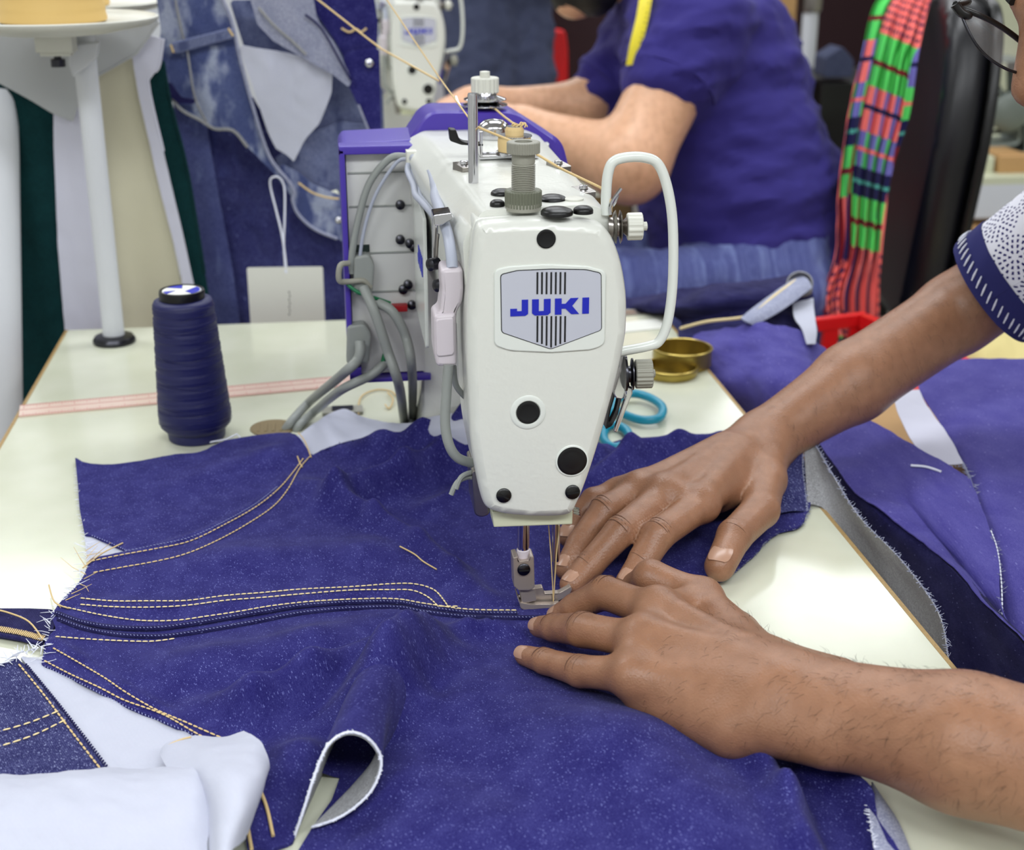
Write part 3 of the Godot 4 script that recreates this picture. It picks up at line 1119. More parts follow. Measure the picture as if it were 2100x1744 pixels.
	for q in [Vector2(172, 1090), Vector2(200, 1088), Vector2(280, 1125), Vector2(280, 1150), Vector2(180, 1160)]:
		lining.append(P2(q.x, q.y))
	obj("pocket_bag", cloth_field(lining, 0.004, o, func(_p: Vector2) -> float: return 0.002).done(), M.lining, t)
	# frayed cut edges
	var left_edge := px_path([Vector2(156, 960), Vector2(160, 1010), Vector2(168, 1070), Vector2(176, 1110)], 5, -0.001)
	fray("frayed_edge", left_edge, 40, 0.005, 0.00035, M.thread_white, t, 0.6)
	fray("frayed_edge", px_path([Vector2(176, 1110), Vector2(178, 1150), Vector2(172, 1180), Vector2(150, 1210), Vector2(118, 1242), Vector2(106, 1262), Vector2(98, 1310), Vector2(86, 1358)], 5, 0.0), 60, 0.012, 0.00038, M.thread_white, t, 0.3)
	fray("frayed_edge", px_path([Vector2(176, 1130), Vector2(176, 1180), Vector2(150, 1215), Vector2(122, 1245)], 5, 0.0), 12, 0.034, 0.0004, M.thread_tan, t, 0.0)
	fray("frayed_edge", px_path([Vector2(661, 926), Vector2(692, 913), Vector2(738, 903), Vector2(800, 898), Vector2(930, 890)], 5, 0.0), 80, 0.005, 0.00035, M.denim_dark, t, 0.5)
	fray("frayed_edge", px_path([Vector2(1655, 1000), Vector2(1656, 1050), Vector2(1637, 1080), Vector2(1600, 1090), Vector2(1572, 1108), Vector2(1553, 1132), Vector2(1515, 1165), Vector2(1478, 1190), Vector2(1445, 1188)], 5, -0.001), 150, 0.0038, 0.00035, M.denim_pale_back, t, 0.0)
	# loose thread tails
	for q in [[Vector2(612, 888), Vector2(625, 905), Vector2(638, 938)], [Vector2(610, 936), Vector2(615, 950), Vector2(620, 958)], [Vector2(170, 1165), Vector2(210, 1135), Vector2(252, 1114)], [Vector2(820, 1121), Vector2(850, 1137), Vector2(868, 1152), Vector2(895, 1168)], [Vector2(100, 1200), Vector2(112, 1235), Vector2(140, 1248)], [Vector2(533, 1619), Vector2(548, 1660), Vector2(560, 1715)], [Vector2(507, 1690), Vector2(512, 1720), Vector2(516, 1742)]]:
		var b := MB.new(o)
		b.tube(px_path(q, 5, 0.0012), 0.0006 if q[0].y < 1600 else 0.0011, 6)
		obj("loose_thread", b.done(80.0), M.thread_tan, t)
	# the rolled end of the fold, open towards the camera
	var d0 := (H(620, 1712) - CAM).dot(ax_f)
	var mouth := []
	for q in smooth([Vector2(600, 1727), Vector2(625, 1655), Vector2(645, 1592), Vector2(672, 1530), Vector2(712, 1503), Vector2(755, 1515), Vector2(782, 1558), Vector2(768, 1612), Vector2(733, 1652), Vector2(690, 1680), Vector2(640, 1697)], 5):
		mouth.append(D(q.x, q.y, d0 - 0.004 + 0.02 * clampf((q.x - 640.0) / 140.0, 0.0, 1.0)))
	var n := mouth.size()
	var back_ring := []
	var mid_ring := []
	for k in n:
		var a := PI * float(k) / (n - 1)
		var c := H(800, 1435, 0.0)
		var side := (H(860, 1480) - H(740, 1400)).normalized()
		back_ring.append(c + side * (-cos(a)) * 0.028 + Vector3.UP * (sin(a) * 0.039 + 0.001))
		var c2m := H(745, 1535, 0.0)
		mid_ring.append((c2m + side * (-cos(a)) * 0.029 + Vector3.UP * (sin(a) * 0.043)).lerp(mouth[k] + (c2m - H(690, 1640)), 0.45))
	var outer := []
	for k in n:
		outer.append(smooth([mouth[k], mid_ring[k], back_ring[k]], 8))
	obj("rolled_edge", thicken(outer, 0.0007, 0.0, 20.0, o).done(70.0), M.denim, t)
	var inner := []
	for k in n:
		var row := []
		for q in outer[k]:
			row.append(q)
		inner.append(row)
	var cen := Vector3.ZERO
	for q in mouth:
		cen += q
	cen /= n
	var back_cen: Vector3 = H(800, 1435, 0.012)
	for k in n:
		for j in inner[k].size():
			var cc := cen.lerp(back_cen, float(j) / (inner[k].size() - 1))
			inner[k][j] = inner[k][j] + (cc - inner[k][j]).normalized() * 0.0016
	obj("roll_inside", thicken(inner, 0.0004, 0.0, 20.0, o).done(70.0), M.denim_back, t, "grey inner face of the rolled denim")
	fray("frayed_edge", mouth, 320, 0.0022, 0.0005, M.thread_white, t, 0.0)
	var eb := MB.new(o)
	eb.tube(mouth, 0.0009, 6)
	obj("cut_edge", eb.done(60.0), M.thread_white, t, "white frayed cut edge")
	# the strip that turns over the table edge and shows its grey back
	var up_edge := []
	for q in smooth([Vector3(1648, 912, 0.036), Vector3(1668, 908, 0.036), Vector3(1705, 968, 0.030), Vector3(1765, 1062, 0.020), Vector3(1850, 1150, 0.012), Vector3(1925, 1255, 0.004), Vector3(1945, 1345, -0.012)], 6):
		up_edge.append(H(q.x, q.y, q.z))
	var low_edge := []
	for q in smooth([Vector3(1655, 1035, 0.004), Vector3(1690, 1045, 0.0), Vector3(1740, 1110, -0.012), Vector3(1800, 1190, -0.022), Vector3(1880, 1300, -0.03), Vector3(1960, 1420, -0.035)], 6):
		low_edge.append(H(q.x, q.y, q.z))
	obj("turned_strip", ribbon_mesh(up_edge, low_edge, 40, 8, 0.0009, func(u: float, v: float) -> Vector3: return Vector3(0.004, -0.001, 0.004) * sin(v * PI) * sin(u * PI), o).done(60.0), M.denim_back, t, "grey twill back of the denim turned over at the table edge")
	fray("frayed_edge", up_edge, 260, 0.0045, 0.0004, M.denim_pale_back, t, 0.0)
	var tip_edge := []
	for q in smooth([Vector3(1648, 910, 0.036), Vector3(1646, 960, 0.024), Vector3(1652, 1010, 0.012), Vector3(1655, 1050, 0.004)], 6):
		tip_edge.append(H(q.x, q.y, q.z))
	var tip_back := []
	for q in smooth([Vector3(1640, 915, 0.034), Vector3(1605, 950, 0.028), Vector3(1590, 1000, 0.020), Vector3(1580, 1060, 0.008)], 6):
		tip_back.append(H(q.x, q.y, q.z))
	obj("denim_panel", ribbon_mesh(tip_back, tip_edge, 20, 6, 0.0009, func(u: float, v: float) -> Vector3: return Vector3(0, 0.003, 0) * sin(v * PI), o).done(60.0), M.denim_striped, t)
	fray("frayed_edge", tip_edge, 90, 0.0035, 0.0004, M.denim_pale_back, t, 0.0)
	# the corner at the lower right that shows its pale striped back
	var ca := []
	var cb := []
	for q in smooth([Vector3(1786, 1614, 0.012), Vector3(1782, 1660, 0.014), Vector3(1786, 1700, 0.014), Vector3(1800, 1780, 0.012)], 4):
		ca.append(H(q.x, q.y, q.z))
	for q in smooth([Vector3(1790, 1616, 0.008), Vector3(1820, 1650, 0.004), Vector3(1850, 1700, 0.003), Vector3(1885, 1790, 0.003)], 4):
		cb.append(H(q.x, q.y, q.z))
	obj("turned_corner", ribbon_mesh(ca, cb, 20, 5, 0.0009, func(u: float, v: float) -> Vector3: return Vector3(0, 0.004, 0) * sin(v * PI), o).done(60.0), M.denim_pale_back, t, "pale striped back of the denim corner")
	fray("frayed_edge", ca, 36, 0.0035, 0.0004, M.thread_white, t, 0.2)
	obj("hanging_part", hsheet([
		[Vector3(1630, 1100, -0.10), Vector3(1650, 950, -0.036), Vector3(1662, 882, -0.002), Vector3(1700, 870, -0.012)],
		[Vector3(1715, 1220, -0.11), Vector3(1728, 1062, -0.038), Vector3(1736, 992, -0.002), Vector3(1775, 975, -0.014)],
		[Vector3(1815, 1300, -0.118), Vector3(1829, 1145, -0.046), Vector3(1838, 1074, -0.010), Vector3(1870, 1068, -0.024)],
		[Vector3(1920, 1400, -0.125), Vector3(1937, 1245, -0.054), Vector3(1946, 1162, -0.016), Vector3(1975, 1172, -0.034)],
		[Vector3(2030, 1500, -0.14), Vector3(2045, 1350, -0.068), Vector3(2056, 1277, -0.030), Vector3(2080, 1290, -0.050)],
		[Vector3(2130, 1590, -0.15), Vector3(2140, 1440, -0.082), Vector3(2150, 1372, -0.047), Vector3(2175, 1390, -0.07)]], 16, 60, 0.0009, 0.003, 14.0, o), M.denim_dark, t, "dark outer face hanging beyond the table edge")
	build_second_panel()

func build_second_panel() -> void:
	# the second, striped piece at the lower left with its white pocket bag
	var t := thing("pocket_piece", "striped indigo denim piece with a white pocket bag at the lower left of the table", "denim piece", H(150, 1560, 0.0))
	var o := t.position
	var outline := PackedVector2Array()
	for q in [Vector2(-60, 1362), Vector2(0, 1366), Vector2(34, 1350), Vector2(60, 1372), Vector2(125, 1450), Vector2(218, 1576), Vector2(200, 1620), Vector2(-60, 1640)]:
		outline.append(P2(q.x, q.y, 0.004))
	var flat := func(p: Vector2) -> float: return 0.0045 + 0.0012 * wob.get_noise_2d(p.x * 20.0, p.y * 20.0)
	obj("denim_panel", cloth_field(outline, 0.004, o, flat).done(), M.denim_striped, t)
	var lay := func(pts: Array, off: float) -> Array:
		var out := []
		for q in smooth(pts, 5):
			out.append(H(q.x, q.y, 0.0048 + off))
		return out
	for r in [[[Vector2(38, 1362), Vector2(90, 1425), Vector2(150, 1505), Vector2(205, 1576)], M.thread_tan], [[Vector2(-40, 1508), Vector2(0, 1500), Vector2(60, 1483), Vector2(122, 1458)], M.thread_pale], [[Vector2(-40, 1540), Vector2(0, 1531), Vector2(70, 1508), Vector2(136, 1476)], M.thread_pale]]:
		stitch_row("stitch_row", lay.call(r[0], 0.0008), 0.0058, 0.0052, 0.0007, r[1], t)
	stitch_row("twill_beads", lay.call([Vector2(52, 1362), Vector2(110, 1432), Vector2(170, 1508), Vector2(220, 1574)], 0.0008), 0.0030, 0.0028, 0.0008, M.denim_dark, t, 0.8)
	fray("frayed_edge", lay.call([Vector2(0, 1364), Vector2(30, 1342), Vector2(60, 1335), Vector2(90, 1325)], 0.001), 34, 0.013, 0.0005, M.thread_white, t, 0.0)
	# pocket bag: a flat part and the full front bulge
	var flat_bag := PackedVector2Array()
	for q in [Vector2(40, 1346), Vector2(85, 1352), Vector2(144, 1380), Vector2(205, 1410), Vector2(333, 1470), Vector2(455, 1520), Vector2(500, 1560), Vector2(480, 1640), Vector2(200, 1640), Vector2(120, 1440)]:
		flat_bag.append(P2(q.x, q.y, 0.003))
	obj("pocket_bag", cloth_field(flat_bag, 0.004, o, func(p: Vector2) -> float: return 0.0026 + 0.004 * maxf(0.0, wob.get_noise_2d(p.x * 15.0 + 3.0, p.y * 15.0))).done(), M.lining, t, "white cotton pocket lining")
	var bulge := sheet([
		[Vector3(-80, 1592, 0.010), Vector3(60, 1588, 0.012), Vector3(200, 1580, 0.014), Vector3(330, 1572, 0.016), Vector3(430, 1566, 0.020)],
		[Vector3(-80, 1612, 0.030), Vector3(60, 1606, 0.034), Vector3(200, 1598, 0.036), Vector3(330, 1590, 0.036), Vector3(440, 1585, 0.036)],
		[Vector3(-80, 1670, 0.038), Vector3(60, 1665, 0.042), Vector3(200, 1660, 0.042), Vector3(330, 1655, 0.040), Vector3(440, 1655, 0.034)],
		[Vector3(-80, 1740, 0.034), Vector3(60, 1740, 0.036), Vector3(200, 1735, 0.036), Vector3(330, 1730, 0.034), Vector3(425, 1730, 0.028)],
		[Vector3(-80, 1840, 0.02), Vector3(60, 1840, 0.02), Vector3(200, 1830, 0.02), Vector3(330, 1820, 0.02), Vector3(430, 1800, 0.02)]].map(func(r): return r.map(func(q): return H(q.x, q.y, q.z))), 60, 40, 0.0006, 0.0045, 15.0, o)
	obj("pocket_bag", bulge.done(60.0), M.lining, t, "white cotton pocket lining")
	var flap := sheet([
		[Vector3(330, 1548, 0.010), Vector3(345, 1525, 0.012), Vector3(400, 1512, 0.014), Vector3(460, 1512, 0.016), Vector3(500, 1500, 0.024)],
		[Vector3(345, 1575, 0.022), Vector3(390, 1550, 0.028), Vector3(440, 1545, 0.036), Vector3(500, 1540, 0.040), Vector3(535, 1525, 0.034)],
		[Vector3(400, 1590, 0.032), Vector3(430, 1590, 0.044), Vector3(480, 1590, 0.052), Vector3(530, 1585, 0.046), Vector3(552, 1570, 0.034)],
		[Vector3(420, 1660, 0.030), Vector3(450, 1660, 0.046), Vector3(495, 1650, 0.050), Vector3(530, 1630, 0.040), Vector3(542, 1600, 0.026)],
		[Vector3(420, 1760, 0.020), Vector3(450, 1760, 0.036), Vector3(480, 1740, 0.036), Vector3(500, 1720, 0.024), Vector3(512, 1690, 0.010)]].map(func(r): return r.map(func(q): return H(q.x, q.y, q.z))), 40, 50, 0.0006, 0.0016, 22.0, o)
	obj("pocket_bag", flap.done(60.0), M.lining, t, "white cotton pocket lining")
	var b := MB.new(o)
	b.tube(smooth([H(335, 1548, 0.013), H(345, 1530, 0.014), H(370, 1518, 0.016), H(392, 1512, 0.017)], 5), 0.0006, 6)
	obj("loose_thread", b.done(80.0), M.thread_tan, t)
	# the narrow waistband piece that runs out of the picture at the left
	t = thing("denim_strip", "narrow indigo denim strip with a tan overlocked edge at the left of the table", "denim strip", H(40, 1285, 0.0))
	o = t.position
	outline = PackedVector2Array()
	for q in [Vector2(-60, 1249), Vector2(60, 1249), Vector2(108, 1251), Vector2(112, 1285), Vector2(96, 1316), Vector2(40, 1312), Vector2(-60, 1296)]:
		outline.append(P2(q.x, q.y, 0.003))
	obj("denim_panel", cloth_field(outline, 0.004, o, func(_p: Vector2) -> float: return 0.0034).done(), M.denim_dark, t)
	var ol := []
	for q in [Vector2(-40, 1282), Vector2(0, 1290), Vector2(45, 1298), Vector2(90, 1310)]:
		ol.append(H(q.x, q.y, 0.0045))
	stitch_row("overlock_seam", ol, 0.0016, 0.008, 0.0006, M.thread_tan, t, 3.0)
	b = MB.new(o)
	b.tube(smooth([H(-20, 1248, 0.006), H(20, 1258, 0.006), H(60, 1276, 0.007), H(88, 1312, 0.006)], 5), 0.0007, 6)
	obj("loose_thread", b.done(80.0), M.thread_tan, t)
	b = MB.new(o)
	b.tube(ol.map(func(p): return p + Vector3(0, -0.0005, 0.008)), 0.0018, 8)
	obj("seam_cord", b.done(60.0), M.denim_dark, t)

# ---------- the sewing machine
func F(px: float, py: float, z := 0.03) -> Vector2:
	var p := Z(px, py, z)
	return Vector2(p.x, p.y)

func Fs(flat: Array, z := 0.03) -> Array:
	var out := []
	for k in range(0, flat.size(), 2):
		out.append(F(flat[k], flat[k + 1], z))
	return out

func ccw(o: PackedVector2Array) -> PackedVector2Array:
	if Geometry2D.is_polygon_clockwise(o):
		o.reverse()
	return o

func section(p: Array, z: float) -> PackedVector3Array:
	var out := PackedVector3Array()
	for q in p:
		out.append(Vector3(q.x, TOP + q.y, z))
	return out

func disc(b: MB, c: Vector3, axis: Vector3, profile: Array, sides := 32) -> void:     # a lathed piece round any axis; profile of (radius, along)
	var y := axis.normalized()
	var x := y.cross(Vector3(0.31, 0.2, 0.93)).normalized()
	b.lathe(profile, Transform3D(Basis(x, y, x.cross(y)), c), sides)

func knurled(b: MB, c: Vector3, axis: Vector3, r: float, h: float, teeth: int, hole := 0.0) -> void:
	var y := axis.normalized()
	var x := y.cross(Vector3(0.31, 0.2, 0.93)).normalized()
	var xf := Transform3D(Basis(x, y, x.cross(y)), c)
	var rows := []
	for q in [[0.0, 0.93], [0.06, 1.0], [0.94, 1.0], [1.0, 0.93]]:
		var row := PackedVector3Array()
		for i in teeth * 4:
			var a := TAU * i / (teeth * 4)
			var rr: float = r * q[1] * (1.0 if i % 4 < 2 else 0.945)
			row.append(xf * Vector3(cos(a) * rr, h * q[0], -sin(a) * rr))
		rows.append(row)
	b.grid(rows, true)
	b.cap(rows[0], true)
	if hole > 0.0:
		var rim := PackedVector3Array()
		var deep := PackedVector3Array()
		for i in teeth * 4:
			var a := TAU * i / (teeth * 4)
			rim.append(xf * Vector3(cos(a) * hole, h, -sin(a) * hole))
			deep.append(xf * Vector3(cos(a) * hole, h * 0.3, -sin(a) * hole))
		b.grid([rows[3], rim, deep], true)
		b.cap(deep)
	else:
		b.cap(rows[3])

func screw(t: Node3D, c: Vector3, axis: Vector3, r: float, m: Material, slot_turn := 0.5, called := "screw") -> void:
	var b := MB.new(t.position)
	disc(b, c, axis, [Vector2(r, -0.001), Vector2(r, r * 0.22), Vector2(r * 0.82, r * 0.4), Vector2(r * 0.3, r * 0.48)], 20)
	var o := obj(called, b.done(), m, t)
	var y := axis.normalized()
	var x := y.cross(Vector3(0.31, 0.2, 0.93)).normalized().rotated(y, slot_turn)
	b = MB.new(t.position)
	b.box(Vector3(-r * 0.78, r * 0.42, -r * 0.11), Vector3(r * 0.78, r * 0.5, r * 0.11), 0.0, Transform3D(Basis(x, y, x.cross(y)), c))
	obj("slot", b.done(), M.hole_dark, o)

func letters(b: MB, xf: Transform3D, w: float, h: float, d: float) -> void:   # JUKI in wide bold strokes; w, h: size of the whole word
	var polys := [
		[0.0, 0.0, 0.19, 0.0, 0.225, 0.12, 0.225, 1.0, 0.145, 1.0, 0.145, 0.30, 0.085, 0.30, 0.085, 0.46, 0.0, 0.46],
		[0.275, 1.0, 0.275, 0.14, 0.31, 0.0, 0.475, 0.0, 0.51, 0.14, 0.51, 1.0, 0.425, 1.0, 0.425, 0.26, 0.36, 0.26, 0.36, 1.0],
		[0.565, 0.0, 0.65, 0.0, 0.65, 0.36, 0.70, 0.36, 0.775, 0.0, 0.875, 0.0, 0.785, 0.52, 0.865, 1.0, 0.765, 1.0, 0.70, 0.66, 0.65, 0.66, 0.65, 1.0, 0.565, 1.0],
		[0.915, 0.0, 1.0, 0.0, 1.0, 1.0, 0.915, 1.0]]
	for q in polys:
		var o := PackedVector2Array()
		for k in range(0, q.size(), 2):
			o.append(Vector2((q[k] - 0.5) * w, (q[k + 1] - 0.5) * h))
		b.prism(ccw(o), 0.0, d, 0.0, xf)

func build_machine() -> void:
	var t := thing("sewing_machine", "white industrial sewing machine with blue lettering stitching the jeans in front", "sewing machine", Vector3(-0.01, TOP, -0.18))
	var o := t.position
	# ----- casting: arm, column
	var b := MB.new(o)
	var rows := []
	for s in [[0.0, 0.0], [-0.06, 0.0], [-0.15, 0.0], [-0.25, 0.0], [-0.325, 0.0]]:
		var f: float = -s[0] / 0.3
		var low := 0.205
		var pts := [Vector2(lerpf(-0.060, -0.078, f), low), Vector2(0.036, low), Vector2(lerpf(0.040, 0.046, f), 0.27), Vector2(lerpf(0.034, 0.036, f), lerpf(0.306, 0.305, f)), Vector2(0.02, lerpf(0.3105, 0.312, f)), Vector2(lerpf(-0.052, -0.069, f), lerpf(0.309, 0.312, f)), Vector2(lerpf(-0.066, -0.0875, f), lerpf(0.288, 0.299, f)), Vector2(lerpf(-0.064, -0.082, f), 0.25)]
		rows.append(section(Array(rounded(pts, 0.005, 4)), s[0] + 0.004))
	b.grid(rows, true, false, true)
	b.cap(rows[0], false)
	b.cap(rows[4], true)
	obj("arm", b.done(30.0), M.enamel, t)
	b = MB.new(o)
	b.box(Vector3(-0.077, TOP - 0.02, -0.43), Vector3(0.042, TOP + 0.300, -0.30), 0.008)
	obj("column", b.done(), M.enamel, t)
	b = MB.new(o)
	b.box(Vector3(-0.085, TOP - 0.03, -0.44), Vector3(0.085, TOP + 0.0015, 0.06), 0.001)
	obj("bed", b.done(), M.steel, t)
	# ----- head and face plate
	var left := [985, 461, 976, 475, 970, 508, 965, 561, 959, 642, 958, 722, 961, 802, 964, 882, 969, 930, 976, 968, 984, 1008, 990, 1029, 998, 1043, 1012, 1051, 1040, 1058, 1090, 1062, 1140, 1062, 1165, 1058, 1177, 1050, 1184, 1036]
	var right := [1197, 1006, 1216, 952, 1235, 891, 1254, 823, 1268, 770, 1282, 702, 1286, 662, 1285, 601, 1275, 541, 1260, 497, 1246, 474, 1232, 462, 1205, 455, 1160, 452, 1112, 451, 1050, 453, 1010, 456]
	var face := ccw(PackedVector2Array(smooth(Fs(left + right), 3, true)))
	b = MB.new(o)
	b.prism(face, 0.010, 0.0325, 0.0065)
	obj("face_plate", b.done(50.0), M.enamel, t)
	b = MB.new(o)
	var back := PackedVector2Array()
	for p in face:
		back.append(p + Vector2(-0.001, 0.0))
	b.prism(MB.inset(back, 0.0015), -0.055, 0.0098, 0.003)
	obj("head_casting", b.done(50.0), M.enamel, t)
	# raised rim with the silver badge
	var zf := 0.0325
	var raised := ccw(rounded(Fs([1013, 553, 1045, 545, 1125, 541, 1205, 545, 1243, 556, 1240, 706, 1215, 717, 1130, 723, 1045, 719, 1013, 708], zf), 0.004))
	b = MB.new(o)
	b.prism(raised, zf - 0.001, zf + 0.0012, 0.0008)
	var rim := obj("badge_rim", b.done(50.0), M.enamel_smooth, t)
	var shield := [1027, 563, 1060, 555, 1130, 552, 1200, 553, 1231, 560, 1232, 675, 1129, 714, 1029, 680]
	b = MB.new(o)
	var grow := MB.inset(ccw(rounded(Fs(shield, zf), 0.002)), -0.0006)
	b.prism(grow, zf, zf + 0.0014, 0.0)
	obj("badge_border", b.done(), M.line_black, rim)
	b = MB.new(o)
	b.prism(ccw(rounded(Fs(shield, zf), 0.002)), zf, zf + 0.0018, 0.0)
	obj("badge", b.done(), M.plate_silver, rim)
	b = MB.new(o)
	var c := F(1126.5, 628, zf)
	letters(b, Transform3D(Basis(), Vector3(c.x, c.y, zf + 0.0018)), 0.0535, 0.0112, 0.0005)
	obj("lettering", b.done(10.0), M.logo_blue, rim)
	b = MB.new(o)
	for k in 7:
		var x := 1101.0 + k * 9.4
		for y in [[557.0, 602.0], [647.0, 711.0 - absf(k - 3) * 3.6]]:
			var p := F(x, y[1], zf)
			var q := F(x, y[0], zf)
			b.box(Vector3(p.x - 0.0006, p.y, zf), Vector3(p.x + 0.0006, q.y, zf + 0.0021), 0.0)
	obj("badge_lines", b.done(10.0), M.line_black, rim)
	# holes and plugs in the face plate
	for q in [[1120, 490, 0.0064, 0.0, "oil_hole"], [1083, 846, 0.0082, 0.0125, "oil_hole"], [1173, 945, 0.0108, 0.0118, "rubber_plug"]]:
		c = F(q[0], q[1], zf)
		var p := Vector3(c.x, c.y, zf)
		if q[3] > 0.0:
			b = MB.new(o)
			disc(b, p, Vector3.BACK, [Vector2(q[3], -0.002), Vector2(q[3], 0.0002), Vector2(q[3] * 0.9, 0.0010), Vector2(q[2] * 1.08, 0.0008), Vector2(q[2], -0.0005)], 40)
			obj("hole_rim", b.done(), M.enamel_smooth, t)
		b = MB.new(o)
		disc(b, p, Vector3.BACK, [Vector2(q[2], -0.001), Vector2(q[2], 0.0007), Vector2(q[2] * 0.86, 0.0012), Vector2(q[2] * 0.7, 0.0009), Vector2(q[2] * 0.5, 0.0004 if q[4] == "oil_hole" else 0.0012)], 36)
		obj(q[4], b.done(), M.hole_dark if q[4] == "oil_hole" else M.rubber_black, t)
	for q in [[1033, 1016, 0.4], [1174, 1009, 1.1]]:
		c = F(q[0], q[1], zf)
		screw(t, Vector3(c.x, c.y, zf), Vector3.BACK, 0.0054, M.rubber_black, q[2], "face_screw")
	b = MB.new(o)
	b.prism(ccw(rounded(Fs([1008, 1048, 1174, 1046, 1173, 1074, 1012, 1080], 0.022), 0.001)), -0.03, 0.024, 0.001)
	obj("lower_guard", b.done(), M.cream_plate, t)
	# ----- small things at the left edge of the head
	b = MB.new(o)
	b.prism(ccw(rounded(Fs([966, 960, 1000, 960, 1003, 1052, 985, 1058, 972, 1052], -0.0), 0.003)), -0.035, 0.004, 0.001)
	obj("presser_bracket", b.done(), M.steel, t)
	for q in [[960, 985, 925, 1015], [968, 975, 935, 1003]]:
		b = MB.new(o)
		b.tube(smooth([Z(q[0] + 14, q[1] - 4, 0.0), Z(q[0], q[1] - 6, 0.0), Z(q[0] - 22, q[1] + 4, 0.004), Z(q[2], q[3], 0.006)], 5), 0.0019, 8)
		obj("wire_hook", b.done(), M.cable_grey, t)
	# ----- top of the arm
	# presser spring regulator
	var r0 := Vector3(-0.0243, TOP + 0.309, 0.0015)
	b = MB.new(o)
	disc(b, r0, Vector3.UP, [Vector2(0.0122, -0.001), Vector2(0.0122, 0.004)], 24)
	obj("regulator_base", b.done(), M.plastic_grey, t)
	b = MB.new(o)
	knurled(b, r0 + Vector3(0, 0.001, 0), Vector3.UP, 0.0126, 0.0115, 34)
	obj("knurled_nut", b.done(25.0), M.plastic_knurl, t)
	b = MB.new(o)
	var prof := []
	for k in 15:
		prof.append(Vector2(0.0083, 0.0125 + k * 0.0012))
		prof.append(Vector2(0.0074, 0.0125 + k * 0.0012 + 0.0006))
	prof.append_array([Vector2(0.0079, 0.031), Vector2(0.0079, 0.0375)])
	disc(b, r0, Vector3.UP, prof, 28)
	obj("threaded_stem", b.done(30.0), M.plastic_grey, t)
	b = MB.new(o)
	knurled(b, r0 + Vector3(0, 0.037, 0), Vector3.UP, 0.0112, 0.0078, 40, 0.006)
	obj("regulator_cap", b.done(25.0), M.plastic_grey, t)
	# chrome thread pin
	b = MB.new(o)
	disc(b, H(971, 375, 0.310) - Vector3(0, 0.001, 0), Vector3.UP, [Vector2(0.0037, 0), Vector2(0.0037, 0.064), Vector2(0.0033, 0.0655)], 20)
	obj("thread_pin", b.done(), M.chrome, t)
	# black rubber plugs on the top
	for q in [[1030, 396, 0.0082], [1020, 418, 0.0052], [1133, 408, 0.0098], [1142, 434, 0.0108], [1196, 431, 0.0068]]:
		var p := H(q[0], q[1], 0.3108)
		b = MB.new(o)
		disc(b, p - Vector3(0, 0.002, 0), Vector3.UP, [Vector2(q[2], 0), Vector2(q[2], 0.0022), Vector2(q[2] * 0.9, 0.0034), Vector2(q[2] * 0.6, 0.0046), Vector2(q[2] * 0.2, 0.005)], 28)
		obj("rubber_plug", b.done(60.0), M.rubber_black, t)
	b = MB.new(o)
	disc(b, H(1176, 411, 0.310), Vector3.UP, [Vector2(0.007, 0), Vector2(0.007, 0.0015), Vector2(0.0055, 0.002)], 24)
	obj("oil_cap", b.done(), M.plastic_ivory, t)
	for q in [[952, 347, 0.311, 0.006], [1145, 346, 0.309, 0.0065], [1196, 398, 0.306, 0.0055]]:
		var p := H(q[0], q[1], q[2])
		b = MB.new(o)
		b.box(Vector3(-q[3], -0.002, -0.009), Vector3(q[3], 0.004, 0.009), 0.0012, Transform3D(Basis.from_euler(Vector3(0.1, 0.35, 0)), p))
		var clip := obj("thread_guide", b.done(), M.steel, t)
		b = MB.new(o)
		disc(b, p + Vector3(0, 0.004, 0), Vector3.UP, [Vector2(0.0035, 0), Vector2(0.003, 0.0022), Vector2(0.001, 0.0026)], 16)
		obj("screw", b.done(), M.chrome, clip)
	# bobbin winder
	var w := H(1040, 322, 0.312)
	b = MB.new(o)
	b.box(Vector3(-0.023, 0, -0.008), Vector3(0.024, 0.003, 0.010), 0.001, Transform3D(Basis(), w))
	b.box(Vector3(-0.023, 0.002, -0.008), Vector3(-0.0205, 0.022, 0.010), 0.001, Transform3D(Basis(), w))
	obj("winder_bracket", b.done(), M.chrome, t)
	b = MB.new(o)
	disc(b, w + Vector3(-0.002, 0.002, 0.004), Vector3.UP, [Vector2(0.007, 0), Vector2(0.0075, 0.003), Vector2(0.004, 0.006), Vector2(0.004, 0.010)], 20)
	obj("winder_hub", b.done(), M.chrome, t)
	b = MB.new(o)
	disc(b, H(1012, 268, 0.318), Vector3.UP, [Vector2(0.014, -0.006), Vector2(0.014, 0.002), Vector2(0.0125, 0.006), Vector2(0.008, 0.009), Vector2(0.002, 0.010)], 28)
	obj("winder_cap", b.done(60.0), M.chrome, t)
	var bb := H(1055, 312, 0.318)
	b = MB.new(o)
	disc(b, bb, Vector3.UP, [Vector2(0.0135, 0), Vector2(0.0135, 0.0008)], 28)
	disc(b, bb + Vector3(0, 0.0125, 0), Vector3.UP, [Vector2(0.0138, 0), Vector2(0.0138, 0.0008), Vector2(0.006, 0.001), Vector2(0.006, 0.008), Vector2(0.003, 0.008)], 28)
	var bo := obj("bobbin", b.done(), M.chrome, t)
	b = MB.new(o)
	disc(b, bb + Vector3(0, 0.001, 0), Vector3.UP, [Vector2(0.0128, 0), Vector2(0.0132, 0.004), Vector2(0.0132, 0.008), Vector2(0.0126, 0.0115)], 28)
	disc(b, bb + Vector3(0, 0.0135, 0), Vector3.UP, [Vector2(0.0072, 0), Vector2(0.0076, 0.004), Vector2(0.0062, 0.0065)], 16)
	obj("wound_thread", b.done(), M.thread_tan, bo)
	b = MB.new(o)
